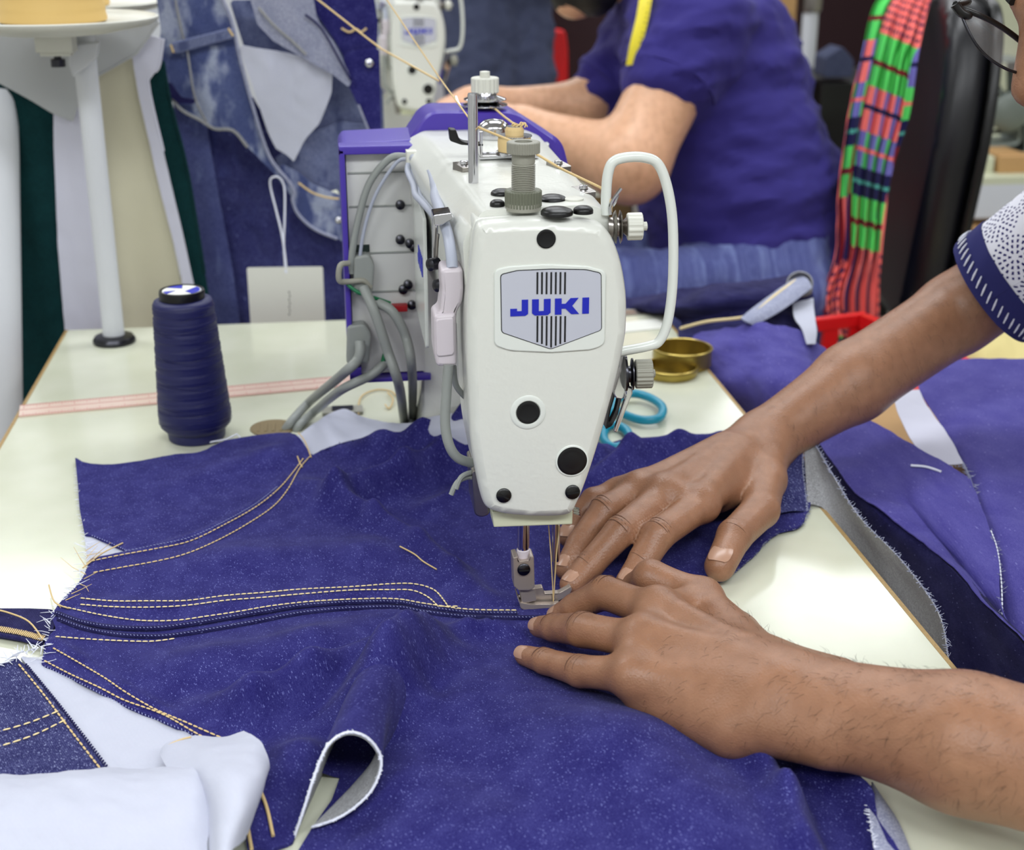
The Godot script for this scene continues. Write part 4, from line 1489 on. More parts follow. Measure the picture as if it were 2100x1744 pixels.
	for k in 9:
		var a := k * 1.9
		var p := bb + Vector3(0.004, 0.018, -0.002)
		b.tube(smooth([p, p + Vector3(cos(a), 0.8, sin(a)) * 0.005, p + Vector3(cos(a + 1.0) * 1.2, 0.3, sin(a + 1.0) * 1.2) * 0.0055], 4), 0.0006, 5)
	obj("loose_thread", b.done(80.0), M.thread_tan, bo)
	b = MB.new(o)
	var lv := Z(925, 290, w.z)
	var lp := []
	for q in [[919, 262], [934, 264], [941, 284], [950, 289], [990, 293], [990, 299], [945, 296], [922, 288]]:
		var p := Z(q[0], q[1], w.z + 0.006)
		lp.append(Vector2(p.x, p.y))
	b.prism(ccw(rounded(lp, 0.0015)), w.z + 0.001, w.z + 0.010, 0.001)
	obj("winder_lever", b.done(), M.rubber_black, t)
	# thread tension post at the back
	var tp := H(995, 246, 0.318)
	b = MB.new(o)
	disc(b, tp - Vector3(0, 0.006, 0), Vector3.UP, [Vector2(0.009, 0), Vector2(0.009, 0.010), Vector2(0.006, 0.012), Vector2(0.006, 0.018)], 20)
	obj("tension_post", b.done(), M.steel_dark, t)
	b = MB.new(o)
	disc(b, tp + Vector3(0, 0.011, 0), Vector3.UP, [Vector2(0.010, 0), Vector2(0.020, 0.002), Vector2(0.020, 0.003), Vector2(0.011, 0.005), Vector2(0.019, 0.007), Vector2(0.019, 0.008), Vector2(0.010, 0.011), Vector2(0.012, 0.014)], 28)
	obj("tension_discs", b.done(50.0), M.chrome, t)
	b = MB.new(o)
	knurled(b, tp + Vector3(0, 0.024, 0), Vector3.UP, 0.0125, 0.0135, 18)
	disc(b, tp + Vector3(0, 0.0375, 0), Vector3.UP, [Vector2(0.0045, 0), Vector2(0.0045, 0.005), Vector2(0.002, 0.0055)], 12)
	obj("tension_knob", b.done(25.0), M.plastic_ivory, t)
	b = MB.new(o)
	b.tube(smooth([tp + Vector3(-0.006, 0.012, 0.006), tp + Vector3(-0.022, 0.013, 0.008), tp + Vector3(-0.027, 0.022, 0.006)], 4), 0.0011, 6)
	obj("guide_wire", b.done(), M.chrome, t)
	# ----- purple motor hood behind the arm
	b = MB.new(o)
	var hood := []
	for s in [[-0.318, 0.0, 0.0], [-0.322, 0.004, 0.002], [-0.40, 0.004, -0.002], [-0.455, 0.0, -0.012], [-0.462, -0.005, -0.02]]:
		var g: float = s[1]
		var pts := [Vector2(-0.076 - g, 0.10), Vector2(0.060 + g, 0.10), Vector2(0.060 + g, 0.27), Vector2(0.052 + g, 0.298 + s[2]), Vector2(0.012, 0.326 + s[2]), Vector2(-0.064, 0.327 + s[2]), Vector2(-0.080 - g, 0.300 + s[2])]
		hood.append(section(Array(rounded(pts, 0.010, 5)), s[0]))
	b.grid(hood, true, false, true)
	b.cap(hood[0])
	b.cap(hood[4], true)
	obj("motor_hood", b.done(45.0), M.purple, t)
	# ----- control box on the left with its open grey front
	var lo := F(712, 786, -0.30)
	var lt := F(695, 296, -0.30)
	b = MB.new(o)
	var xl := -0.1445
	var xr := -0.073
	var yb := TOP + 0.088
	var yt := TOP + 0.3035
	b.prism(ccw(rounded([Vector2(xl, yb + 0.02), Vector2(xl + 0.006, yb), Vector2(xr, yb - 0.002), Vector2(xr, yt + 0.002), Vector2(xl + 0.004, yt), Vector2(xl, yt - 0.006)], 0.003)), -0.385, -0.312, 0.002)
	b.box(Vector3(xl, yb + 0.012, -0.314), Vector3(xl + 0.005, yt - 0.002, -0.292), 0.0015)
	b.box(Vector3(xl, yt - 0.007, -0.314), Vector3(xr - 0.004, yt + 0.0005, -0.292), 0.0015)
	b.box(Vector3(xl + 0.006, yb - 0.001, -0.314), Vector3(xr + 0.004, yb + 0.004, -0.292), 0.0015)
	b.box(Vector3(xl + 0.001, yb + 0.002, -0.314), Vector3(xl + 0.012, yb + 0.014, -0.293), 0.0015, Transform3D())
	var bx := obj("control_box", b.done(), M.purple, t)
	b = MB.new(o)
	b.box(Vector3(xl + 0.0055, yb + 0.005, -0.311), Vector3(xr + 0.002, yt - 0.0075, -0.302), 0.001)
	obj("grey_panel", b.done(), M.panel_grey, bx)
	for y in [355, 424, 520, 600]:
		var p := F(712, y * 1.0, -0.302)
		b = MB.new(o)
		b.box(Vector3(xl + 0.007, p.y - 0.0006, -0.3025), Vector3(xr + 0.001, p.y + 0.0006, -0.3008), 0.0)
		obj("panel_groove", b.done(), M.cable_grey, bx)
	b = MB.new(o)
	var gp := F(728, 510, -0.302)
	b.box(Vector3(gp.x - 0.004, gp.y - 0.003, -0.302), Vector3(gp.x + 0.013, gp.y + 0.0035, -0.3005), 0.0004)
	obj("dark_label", b.done(), M.wire_green.duplicate(), bx)
	bx.get_node("dark_label").material_override.albedo_color = Color(0.05, 0.14, 0.12)
	for q in [[745, 560, 0.010], [735, 700, 0.012]]:
		var p := F(q[0], q[1], -0.30)
		b = MB.new(o)
		b.prism(ccw(rounded([p + Vector2(-q[2], -0.018), p + Vector2(q[2] * 0.7, -0.018), p + Vector2(q[2], 0.01), p + Vector2(q[2] * 0.5, 0.020), p + Vector2(-q[2] * 0.8, 0.018)], 0.004)), -0.303, -0.288, 0.002)
		obj("connector", b.done(), M.cable_grey, bx)
	for q in [[850, 512], [838, 590], [846, 632], [842, 505], [822, 425], [822, 497], [828, 600]]:
		var p := F(q[0], q[1], -0.29)
		b = MB.new(o)
		disc(b, Vector3(p.x, p.y, -0.30), Vector3.BACK, [Vector2(0.0042, -0.004), Vector2(0.0042, 0.002), Vector2(0.002, 0.0035)], 14)
		obj("bolt", b.done(), M.steel_dark, bx)
	b = MB.new(o)
	var rp := F(820, 634, -0.29)
	b.box(Vector3(rp.x - 0.007, rp.y - 0.003, -0.30), Vector3(rp.x + 0.007, rp.y + 0.003, -0.29), 0.001)
	obj("red_plug", b.done(), M.wire_red, bx)
	# white cover plate and label on the left face of the arm
	b = MB.new(o)
	var side := Transform3D(Basis(Vector3(0, 0, 1), Vector3.UP, Vector3(-1, 0, 0)), Vector3(-0.079, TOP, 0))
	b.prism(rounded([Vector2(-0.285, 0.16), Vector2(-0.16, 0.16), Vector2(-0.16, 0.268), Vector2(-0.285, 0.276)], 0.004), 0.0, 0.003, 0.0008, side)
	var lab := obj("side_plate", b.done(), M.enamel_smooth, t)
	b = MB.new(o)
	letters(b, Transform3D(Basis(Vector3(0, 0, 1), Vector3.UP, Vector3(-1, 0, 0)), Vector3(-0.0822, TOP + 0.225, -0.20)), 0.055, 0.016, 0.0005)
	obj("lettering", b.done(10.0), M.logo_blue, lab)
	# ----- cables
	var cables := [
		[[Z(835, 322, -0.28), Z(800, 325, -0.285), Z(758, 375, -0.29), Z(735, 450, -0.292), Z(722, 520, -0.292), Z(722, 560, -0.294)], 0.0032, "cable_grey"],
		[[Z(838, 326, -0.275), Z(812, 335, -0.28), Z(770, 400, -0.285), Z(745, 480, -0.289), Z(735, 560, -0.292)], 0.0016, "cable_pale"],
		[[Z(745, 590, -0.285), Z(768, 640, -0.272), Z(795, 720, -0.268), Z(818, 790, -0.27), H(828, 858, 0.006), H(830, 885, 0.004)], 0.0046, "cable_grey"],
		[[Z(775, 622, -0.28), Z(805, 640, -0.272), Z(832, 690, -0.27), Z(845, 760, -0.27), H(846, 850, 0.01), H(846, 880, 0.004)], 0.0044, "cable_grey"],
		[[Z(738, 700, -0.28), Z(735, 735, -0.275), Z(700, 770, -0.285), H(640, 820, 0.02), H(600, 862, 0.01), H(580, 890, -0.005)], 0.0046, "cable_grey"],
		[[Z(790, 745, -0.29), Z(760, 770, -0.285), Z(700, 800, -0.29), H(650, 840, 0.016), H(615, 872, 0.006), H(604, 892, -0.006)], 0.0044, "cable_grey"],
		[[Z(716, 540, -0.285), Z(698, 545, -0.28), Z(696, 575, -0.28), Z(715, 578, -0.285), Z(745, 576, -0.288), Z(760, 590, -0.29)], 0.0026, "plastic_grey"],
		[[Z(712, 583, -0.286), Z(735, 600, -0.283), Z(770, 612, -0.284), Z(800, 622, -0.288)], 0.0017, "wire_green"],
		[[Z(790, 725, -0.29), Z(785, 745, -0.289), Z(784, 760, -0.29)], 0.0022, "wire_green"],
		[[Z(845, 322, -0.27), Z(862, 335, -0.25), Z(882, 352, -0.20), Z(893, 385, -0.15), Z(893, 405, -0.12), Z(905, 440, -0.06), Z(918, 480, -0.03), Z(925, 520, -0.012), Z(928, 552, -0.004)], 0.0040, "cable_pale"],
		[[Z(842, 328, -0.27), Z(836, 350, -0.262), Z(848, 380, -0.23), Z(852, 400, -0.20), Z(868, 418, -0.16), Z(885, 438, -0.12), Z(896, 452, -0.09)], 0.0026, "cable_pale"],
		[[Z(848, 332, -0.27), Z(846, 352, -0.262), Z(858, 384, -0.23), Z(862, 402, -0.20), Z(876, 420, -0.16), Z(895, 445, -0.10)], 0.0022, "cable_pale"],
		[[Z(920, 748, 0.004), Z(916, 800, 0.004), Z(913, 870, 0.006), Z(922, 915, 0.008), Z(940, 940, 0.006), Z(968, 950, 0.0)], 0.0036, "cable_grey"],
		[[Z(930, 752, -0.01), Z(935, 790, -0.016), Z(955, 815, -0.02), Z(968, 822, -0.02)], 0.0022, "cable_grey"]]
	for q in cables:
		b = MB.new(o)
		b.tube(smooth(q[0], 7), q[1], 12)
		obj("cable", b.done(60.0), M[q[2]], t)
	b = MB.new(o)
	b.box(Vector3(-0.004, -0.006, -0.006), Vector3(0.006, 0.006, 0.006), 0.002, Transform3D(Basis(), Z(842, 322, -0.272)))
	obj("cable_tie", b.done(), M.plastic_ivory, t)
	# chrome clip that holds the cable, and the reverse switch
	b = MB.new(o)
	b.prism(ccw(rounded(Fs([888, 441, 926, 436, 931, 446, 905, 462, 890, 462], -0.03), 0.0012)), -0.05, -0.028, 0.0008)
	b.prism(ccw(rounded(Fs([889, 455, 901, 456, 901, 545, 889, 545], -0.03), 0.0012)), -0.046, -0.040, 0.0008)
	obj("cable_clip", b.done(), M.chrome, t)
	b = MB.new(o)
	b.tube(smooth([Z(899, 480, -0.03), Z(897, 500, -0.03), Z(896, 540, -0.03), Z(905, 545, -0.03), Z(915, 546, -0.025)], 5), 0.0010, 6)
	obj("spring_wire", b.done(), M.steel, t)
	for q in [[889, 545], [902, 588]]:
		var p := F(q[0], q[1], -0.02)
		b = MB.new(o)
		disc(b, Vector3(p.x, p.y, -0.024), Vector3(-0.8, 0, 0.6), [Vector2(0.0045, -0.004), Vector2(0.0045, 0.003), Vector2(0.0025, 0.0045)], 16)
		obj("bolt", b.done(), M.steel_dark, t)
	b = MB.new(o)
	b.prism(ccw(rounded(Fs([903, 552, 950, 550, 951, 600, 948, 622, 936, 640, 936, 700, 931, 748, 895, 750, 890, 720, 889, 648, 902, 640, 906, 600], 0.0), 0.0035)), -0.026, 0.001, 0.0025)
	b.prism(ccw(rounded(Fs([889, 644, 935, 640, 936, 745, 932, 750, 895, 750, 890, 720], 0.001), 0.003)), -0.02, 0.004, 0.0025)
	var sw := obj("reverse_switch", b.done(45.0), M.plastic_pink, t)
	b = MB.new(o)
	b.prism(ccw(rounded(Fs([893, 654, 931, 650, 932, 728, 895, 732], 0.004), 0.003)), 0.003, 0.0052, 0.001)
	obj("switch_button", b.done(45.0), M.plastic_pink, sw)
	# ----- right side: take-up guard, tension knob, lower tension unit
	b = MB.new(o)
	var gz := 0.004
	var guard := smooth([Z(1243, 440, gz), Z(1243, 400, gz), Z(1247, 356, gz), Z(1258, 332, gz), Z(1285, 323, gz), Z(1320, 323, gz), Z(1348, 335, gz), Z(1366, 375, gz), Z(1378, 440, gz), Z(1381, 520, gz), Z(1378, 600, gz), Z(1368, 665, gz), Z(1352, 700, gz), Z(1330, 710, gz), Z(1290, 718, gz), Z(1270, 722, gz)], 6)
	b.tube(guard, 0.0035, 14)
	obj("take_up_guard", b.done(60.0), M.enamel_smooth, t)
	var kx := Vector3(1, 0.02, 0.1)
	var kc := Z(1247, 466, 0.006)
	b = MB.new(o)
	disc(b, kc, kx, [Vector2(0.0068, 0), Vector2(0.0068, 0.003), Vector2(0.010, 0.004), Vector2(0.0115, 0.0052), Vector2(0.0065, 0.0062), Vector2(0.0065, 0.007), Vector2(0.0115, 0.0082), Vector2(0.010, 0.0092), Vector2(0.004, 0.010), Vector2(0.0065, 0.0125), Vector2(0.004, 0.015)], 28)
	obj("tension_discs", b.done(40.0), M.steel, t)
	b = MB.new(o)
	knurled(b, kc + kx.normalized() * 0.013, kx, 0.0094, 0.0105, 14)
	disc(b, kc + kx.normalized() * 0.0235, kx, [Vector2(0.003, 0), Vector2(0.003, 0.003), Vector2(0.0015, 0.0035)], 12)
	obj("tension_knob", b.done(25.0), M.plastic_ivory, t)
	b = MB.new(o)
	b.tube(smooth([Z(1253, 440, 0.008), Z(1251, 425, 0.008), Z(1258, 408, 0.008), Z(1274, 386, 0.008)], 5), 0.0011, 7)
	b.tube(smooth([Z(1253, 430, 0.006), Z(1262, 415, 0.006), Z(1268, 400, 0.006)], 5), 0.0008, 7)
	obj("check_spring", b.done(), M.chrome, t)
	kc = Z(1281, 768, 0.004)
	b = MB.new(o)
	disc(b, kc, kx, [Vector2(0.012, 0), Vector2(0.012, 0.0015), Vector2(0.006, 0.0025), Vector2(0.006, 0.004), Vector2(0.0115, 0.005), Vector2(0.0115, 0.006), Vector2(0.005, 0.007), Vector2(0.008, 0.009), Vector2(0.005, 0.011), Vector2(0.006, 0.0125)], 28)
	obj("tension_discs", b.done(40.0), M.steel_dark, t)
	b = MB.new(o)
	knurled(b, kc + kx.normalized() * 0.0075, kx, 0.0105, 0.0122, 20)
	disc(b, kc + kx.normalized() * 0.0195, kx, [Vector2(0.003, 0), Vector2(0.003, 0.002), Vector2(0.0015, 0.0025)], 12)
	obj("tension_knob", b.done(25.0), M.plastic_grey, t)
	b = MB.new(o)
	b.prism(ccw(rounded(Fs([1275, 726, 1286, 728, 1290, 760, 1292, 800, 1278, 820, 1262, 818, 1258, 805, 1272, 760], 0.002), 0.002)), -0.006, 0.002, 0.0008)
	b.prism(ccw(rounded(Fs([1282, 792, 1297, 796, 1298, 806, 1266, 888, 1259, 886, 1284, 812], 0.006), 0.0012)), 0.002, 0.006, 0.0008)
	obj("spring_bracket", b.done(), M.chrome, t)
	b = MB.new(o)
	b.prism(ccw(rounded(Fs([1262, 800, 1276, 815, 1268, 850, 1256, 875, 1242, 882, 1250, 840], 0.0), 0.0015)), -0.012, 0.0, 0.001)
	obj("side_cover", b.done(), M.steel_dark, t)
	b = MB.new(o)
	for k in 3:
		b.tube([Z(1178, 1042 + k * 5, 0.012), Z(1186, 1044 + k * 5, 0.016), Z(1190, 1048 + k * 5, 0.010)], 0.0011, 6)
	obj("thread_hook", b.done(), M.chrome, t)
	# ----- needle bar, presser bar, foot
	var nx := F(1138, 1200, 0.0)
	b = MB.new(o)
	disc(b, Vector3(0.0012, TOP + 0.040, -0.002), Vector3.UP, [Vector2(0.0030, 0), Vector2(0.0034, 0.003), Vector2(0.0034, 0.06)], 16)
	obj("needle_bar", b.done(), M.chrome, t)
	b = MB.new(o)
	disc(b, Vector3(0.0003, TOP + 0.004, 0.0), Vector3.UP, [Vector2(0.0002, 0), Vector2(0.0006, 0.004), Vector2(0.0007, 0.025), Vector2(0.0010, 0.030), Vector2(0.0010, 0.045)], 10)
	obj("needle", b.done(), M.chrome, t)
	b = MB.new(o)
	b.tube([Z(1125, 1078, 0.004), Z(1130, 1140, 0.003), Z(1135, 1236, 0.0015)], 0.00042, 6)
	b.tube([Z(1147, 1078, 0.002), Z(1141, 1140, 0.002), Z(1135, 1236, 0.0015)], 0.00042, 6)
	obj("needle_thread", b.done(), M.thread_tan, t)
	b = MB.new(o)
	var pb := F(1073, 1130, 0.0)
	disc(b, Vector3(pb.x, TOP + 0.036, 0.0), Vector3.UP, [Vector2(0.0040, 0), Vector2(0.0042, 0.004), Vector2(0.0042, 0.018), Vector2(0.0046, 0.019), Vector2(0.0046, 0.06)], 18)
	obj("presser_bar", b.done(), M.chrome, t)
	b = MB.new(o)
	disc(b, Vector3(pb.x, TOP + 0.044, 0.0), Vector3.UP, [Vector2(0.0050, 0), Vector2(0.0050, 0.008), Vector2(0.0042, 0.0085)], 18)
	obj("bar_collar", b.done(), M.plastic_pink, t)
	b = MB.new(o)
	b.prism(ccw(rounded(Fs([1052, 1144, 1062, 1142, 1064, 1152, 1084, 1150, 1086, 1140, 1095, 1142, 1097, 1206, 1086, 1212, 1064, 1212, 1054, 1204], 0.008), 0.001)), -0.006, 0.008, 0.0008)
	b.prism(ccw(rounded(Fs([1064, 1206, 1098, 1206, 1100, 1232, 1070, 1238], 0.004), 0.001)), -0.005, 0.005, 0.0008)
	var ft := obj("foot_holder", b.done(), M.foot_steel, t)
	var sp := F(1074, 1168, 0.008)
	screw(t, Vector3(sp.x, sp.y, 0.008), Vector3.BACK, 0.0048, M.steel_dark, 1.0, "foot_screw")
	b = MB.new(o)
	b.prism(ccw(rounded(Fs([1061, 1222, 1066, 1236, 1084, 1240, 1098, 1238, 1098, 1216, 1116, 1214, 1120, 1228, 1150, 1226, 1168, 1216, 1173, 1212, 1177, 1218, 1170, 1232, 1150, 1242, 1136, 1252, 1082, 1254, 1068, 1248], 0.006), 0.0012)), -0.007, -0.001, 0.0006)
	b.prism(ccw(rounded(Fs([1061, 1222, 1066, 1236, 1090, 1240, 1130, 1240, 1148, 1238, 1150, 1246, 1130, 1254, 1084, 1255, 1068, 1249], 0.006), 0.0012)), 0.001, 0.006, 0.0006)
	obj("presser_foot", b.done(), M.foot_steel, ft)

# ---------- the person sewing: both arms, torso and head
func J(px: float, py: float, h: float) -> Vector3:
	return H(px, py, h)

var knuckles := []      # [place, reach, how dark]

func finger(pts: Array, radii: Array) -> Array:
	var out := []
	for k in pts.size() - 1:
		out.append([pts[k], pts[k + 1], radii[k], radii[k + 1]])
	return out

func nail(t: Node3D, dip: Vector3, tip: Vector3, r: float, side: Vector3, l := 0.0058, w := 0.0052) -> void:
	var f := (tip - dip).normalized()
	var s := side.normalized()
	s = (s - f * s.dot(f)).normalized()
	var n := s.cross(f).normalized()
	if n.y < 0:
		n = -n
	s = f.cross(n).normalized()
	# a curved plate over the back of the fingertip
	var top := []
	var c := tip - f * (r * 0.30)
	for j in 9:
		var v := float(j) / 8.0 * 2.0 - 1.0
		var row := PackedVector3Array()
		for i in 9:
			var u := float(i) / 8.0 * 2.0 - 1.0
			var round_u := u * sqrt(maxf(0.0, 1.0 - pow(absf(v), 3.0) * 0.55))
			var a := round_u * 0.95
			row.append(c + f * (v * l - absf(u) * absf(u) * 0.0008 * signf(v)) + s * sin(a) * w + n * (cos(a) * r * 0.50 + r * 0.52 - 0.0002 - 0.10 * r * v * v))
		top.append(row)
	obj("fingernail", thicken(top, -0.0004, 0.0, 20.0, t.position).done(60.0), M.nail, t)

func paint_skin(p: Vector3) -> Color:
	var c := Color(1, 1, 1)
	for k in knuckles:
		var d: float = (p - k[0]).length() / k[1]
		if d < 2.2:
			var w: float = k[2] * exp(-d * d)
			c = c * Color(1.0 - 0.9 * w, 1.0 - w, 1.0 - w * 1.05)
	var n := wob.get_noise_3d(p.x * 60.0, p.y * 60.0, p.z * 60.0)
	c = c * (1.0 + 0.06 * n)
	c.a = 1.0
	return c

func build_hands() -> void:
	var t := thing("person", "person in a white patterned shirt pressing the denim flat with both bare hands", "person", Vector3(0.6, 0, 0.0))
	var o := t.position
	var body := MB.new(o)
	# right hand, beside the needle
	var w := J(1562, 908, 0.042)
	var ri := [J(1438, 1036, 0.042), J(1352, 1096, 0.041), J(1320, 1148, 0.026), J(1288, 1194, 0.015)]
	var rm := [J(1362, 1018, 0.046), J(1272, 1090, 0.040), J(1209, 1160, 0.021), J(1172, 1199, 0.013)]
	var rr := [J(1310, 1010, 0.042), J(1238, 1047, 0.041), J(1188, 1116, 0.023), J(1160, 1166, 0.013)]
	var rp := [J(1268, 1014, 0.036), J(1216, 1026, 0.035), J(1180, 1066, 0.023), J(1163, 1102, 0.015)]
	var rt := [J(1568, 985, 0.032), J(1560, 1046, 0.029), J(1506, 1100, 0.026), J(1476, 1162, 0.016)]
	var elbow := Vector3(0.446, TOP + 0.125, -0.313)
	var shoulder := Vector3(0.60, TOP + 0.29, -0.21)
	var palm := []
	palm.append([w, ri[0], 0.0205, 0.0120])
	palm.append([w, rm[0], 0.0215, 0.0125])
	palm.append([w, rr[0], 0.0205, 0.0118])
	palm.append([w + Vector3(-0.006, -0.003, 0.002), rp[0], 0.018, 0.0105])
	palm.append([ri[0], rm[0], 0.0105, 0.0115])
	palm.append([rm[0], rr[0], 0.0115, 0.0105])
	palm.append([rr[0], rp[0], 0.0105, 0.0095])
	palm.append([w + Vector3(0.004, -0.004, 0.010), rt[0], 0.019, 0.0165])
	palm.append([rt[0], ri[0].lerp(w, 0.30) - Vector3(0, 0.012, 0), 0.013, 0.012])
	palm.append([w.lerp(rp[0], 0.3) - Vector3(0, 0.014, 0), rm[0] - Vector3(0, 0.016, 0), 0.014, 0.012])
	palm.append([w, elbow.lerp(w, 0.55), 0.0255, 0.0355])
	palm.append([w + Vector3(0.006, 0.002, -0.014), elbow.lerp(w, 0.7), 0.016, 0.022])
	palm.append([elbow.lerp(w, 0.55), elbow, 0.0365, 0.0375])
	palm.append([elbow, shoulder, 0.0385, 0.046])
	var rad := [0.0108, 0.0097, 0.0085, 0.0072]
	for f in [ri, rm, rr]:        # tendons over the back of the hand
		palm.append([(f[0] as Vector3) + Vector3(0, 0.0105, 0), w.lerp(f[0], 0.35) + Vector3(0, 0.0165, 0), 0.0042, 0.0030])
	var groups := [[0.0048, palm], [0.0011, finger(ri, [0.0132, 0.0126, 0.0112, 0.0098])], [0.0011, finger(rm, [0.0130, 0.0123, 0.0108, 0.0094])], [0.0011, finger(rr, [0.0124, 0.0116, 0.0103, 0.0090])], [0.0011, finger(rp, [0.0110, 0.0102, 0.0090, 0.0078])], [0.0014, finger(rt, [0.0175, 0.0155, 0.0138, 0.0122])]]
	for f in [ri, rm, rr, rp]:
		knuckles.append([f[1] + Vector3(0, 0.007, 0), 0.008, 0.30])
		knuckles.append([f[0] + Vector3(0, 0.008, 0), 0.009, 0.14])
		knuckles.append([f[2] + Vector3(0, 0.006, 0), 0.006, 0.22])
	knuckles.append([rt[2] + Vector3(0, 0.008, 0), 0.009, 0.25])
	# left hand, nearer the camera
	var lw := J(1600, 1432, 0.045)
	var li := [J(1440, 1228, 0.040), J(1334, 1184, 0.046), J(1306, 1204, 0.026), J(1300, 1215, 0.016)]
	var lm := [J(1348, 1256, 0.050), J(1240, 1216, 0.046), J(1180, 1246, 0.028), J(1145, 1263, 0.017)]
	var lr := [J(1318, 1316, 0.049), J(1195, 1292, 0.038), J(1138, 1288, 0.024), J(1106, 1286, 0.017)]
	var lp := [J(1298, 1385, 0.040), J(1190, 1377, 0.028), J(1118, 1357, 0.020), J(1076, 1345, 0.015)]
	var lt := [J(1500, 1330, 0.025), J(1420, 1280, 0.020), J(1360, 1250, 0.016), J(1320, 1235, 0.014)]
	var le := Vector3(0.290, TOP + 0.072, 0.386)
	var ls := Vector3(0.52, TOP + 0.28, 0.22)
	var palm2 := []
	palm2.append([lw, li[0], 0.021, 0.0125])
	palm2.append([lw, lm[0], 0.023, 0.0125])
	palm2.append([lw, lr[0], 0.023, 0.0125])
	palm2.append([lw, lp[0], 0.022, 0.0120])
	palm2.append([li[0], lm[0], 0.0110, 0.0115])
	palm2.append([lm[0], lr[0], 0.0115, 0.0115])
	palm2.append([lr[0], lp[0], 0.0115, 0.0110])
	palm2.append([J(1335, 1432, 0.024), J(1500, 1490, 0.030), 0.0155, 0.0205])
	palm2.append([J(1430, 1360, 0.024), lw, 0.020, 0.022])
	palm2.append([lw + Vector3(-0.004, 0.0, -0.010), J(1520, 1300, 0.030), 0.018, 0.0135])
	palm2.append([lw, le.lerp(lw, 0.55), 0.0275, 0.0375])
	palm2.append([J(1590, 1375, 0.045), J(1720, 1410, 0.048), 0.017, 0.018])
	palm2.append([J(1560, 1480, 0.038), J(1690, 1510, 0.042), 0.0175, 0.018])
	palm2.append([le.lerp(lw, 0.55), le, 0.0385, 0.041])
	palm2.append([le, ls, 0.041, 0.050])
	for f in [lm, lr]:
		palm2.append([(f[0] as Vector3) + Vector3(0, 0.0105, 0), lw.lerp(f[0], 0.35) + Vector3(0, 0.0185, 0), 0.0040, 0.0030])
	var groups2 := [[0.0048, palm2], [0.0011, finger(li, [0.0125, 0.0126, 0.0110, 0.0095])], [0.0011, finger(lm, [0.0122, 0.0118, 0.0100, 0.0082])], [0.0011, finger(lr, [0.0120, 0.0120, 0.0098, 0.0078])], [0.0011, finger(lp, [0.0115, 0.0106, 0.0088, 0.0072])], [0.0014, finger(lt, [0.014, 0.0125, 0.0115, 0.0095])]]
	for f in [li, lm, lr, lp]:
		knuckles.append([f[1] + Vector3(0, 0.007, 0.002), 0.008, 0.30])
		knuckles.append([f[0] + Vector3(0, 0.009, 0), 0.009, 0.12])
		knuckles.append([f[2] + Vector3(0, 0.006, 0), 0.006, 0.22])
	body_mesh(body, groups, 0.0022, 0.0028, paint_skin)
	var first_arm := body.v.size()
	body_mesh(body, groups2, 0.0022, 0.0028, paint_skin)
	var arm_verts := body.v.size()
	# torso, neck and head on coarser grids
	var neck := Vector3(0.58, TOP + 0.33, -0.03)
	var head := Vector3(0.445, TOP + 0.468, -0.058)
	var trunk := [[neck, Vector3(0.64, TOP + 0.05, 0.0), 0.07, 0.13], [Vector3(0.64, TOP + 0.05, 0.0), Vector3(0.66, TOP - 0.2, 0.0), 0.13, 0.14], [shoulder, ls, 0.055, 0.055], [neck, head + Vector3(0.03, -0.05, 0), 0.05, 0.05]]
	for s in [-0.09, 0.09]:
		trunk.append([Vector3(0.66, TOP - 0.24, s), Vector3(0.36, TOP - 0.22, s * 1.6), 0.08, 0.06])
		trunk.append([Vector3(0.36, TOP - 0.22, s * 1.6), Vector3(0.36, TOP - 0.66, s * 1.5), 0.055, 0.045])
		trunk.append([Vector3(0.36, TOP - 0.69, s * 1.5), Vector3(0.22, TOP - 0.71, s * 1.5), 0.042, 0.036])
	body_mesh(body, [[0.02, trunk]], 0.016, 0.02, paint_skin)
	var nose := Z(2086, 194, -0.058)
	var fn := Vector3(-0.93, -0.37, 0.0)          # the way the face looks, and its upward axis
	var fu := Vector3(-0.37, 0.93, 0.0)
	var fp := func(a: float, u: float, c: float) -> Vector3: return nose + fn * a + fu * u + Vector3(0, 0, c)
	var hd := [[fp.call(-0.110, 0.060, 0.0), fp.call(-0.135, 0.050, 0.0), 0.082, 0.080], [fp.call(-0.068, 0.000, 0.0), fp.call(-0.062, -0.035, 0.0), 0.054, 0.042], [fp.call(-0.045, -0.066, 0.0), fp.call(-0.050, -0.064, 0.0), 0.024, 0.026],
		[fp.call(-0.026, 0.044, 0.0), fp.call(-0.010, 0.001, 0.0), 0.0085, 0.0120], [fp.call(-0.026, -0.027, -0.014), fp.call(-0.026, -0.027, 0.014), 0.0075, 0.0075], [fp.call(-0.028, -0.038, -0.013), fp.call(-0.028, -0.038, 0.013), 0.0078, 0.0078]]
	for q in [-1.0, 1.0]:
		hd.append([fp.call(-0.020, -0.002, 0.010 * q), fp.call(-0.022, -0.002, 0.012 * q), 0.0075, 0.0075])
		hd.append([fp.call(-0.030, 0.056, 0.014 * q), fp.call(-0.042, 0.054, 0.045 * q), 0.010, 0.011])
		hd.append([fp.call(-0.052, 0.006, 0.036 * q), fp.call(-0.070, 0.010, 0.050 * q), 0.022, 0.022])
		hd.append([fp.call(-0.055, -0.055, 0.020 * q), fp.call(-0.105, -0.030, 0.058 * q), 0.020, 0.018])
		hd.append([fp.call(-0.115, 0.010, 0.078 * q), fp.call(-0.122, 0.040, 0.084 * q), 0.010, 0.014])
	body_mesh(body, [[0.006, hd]], 0.0045, 0.006, paint_skin)
	obj("body", body.done(), M.skin, t)
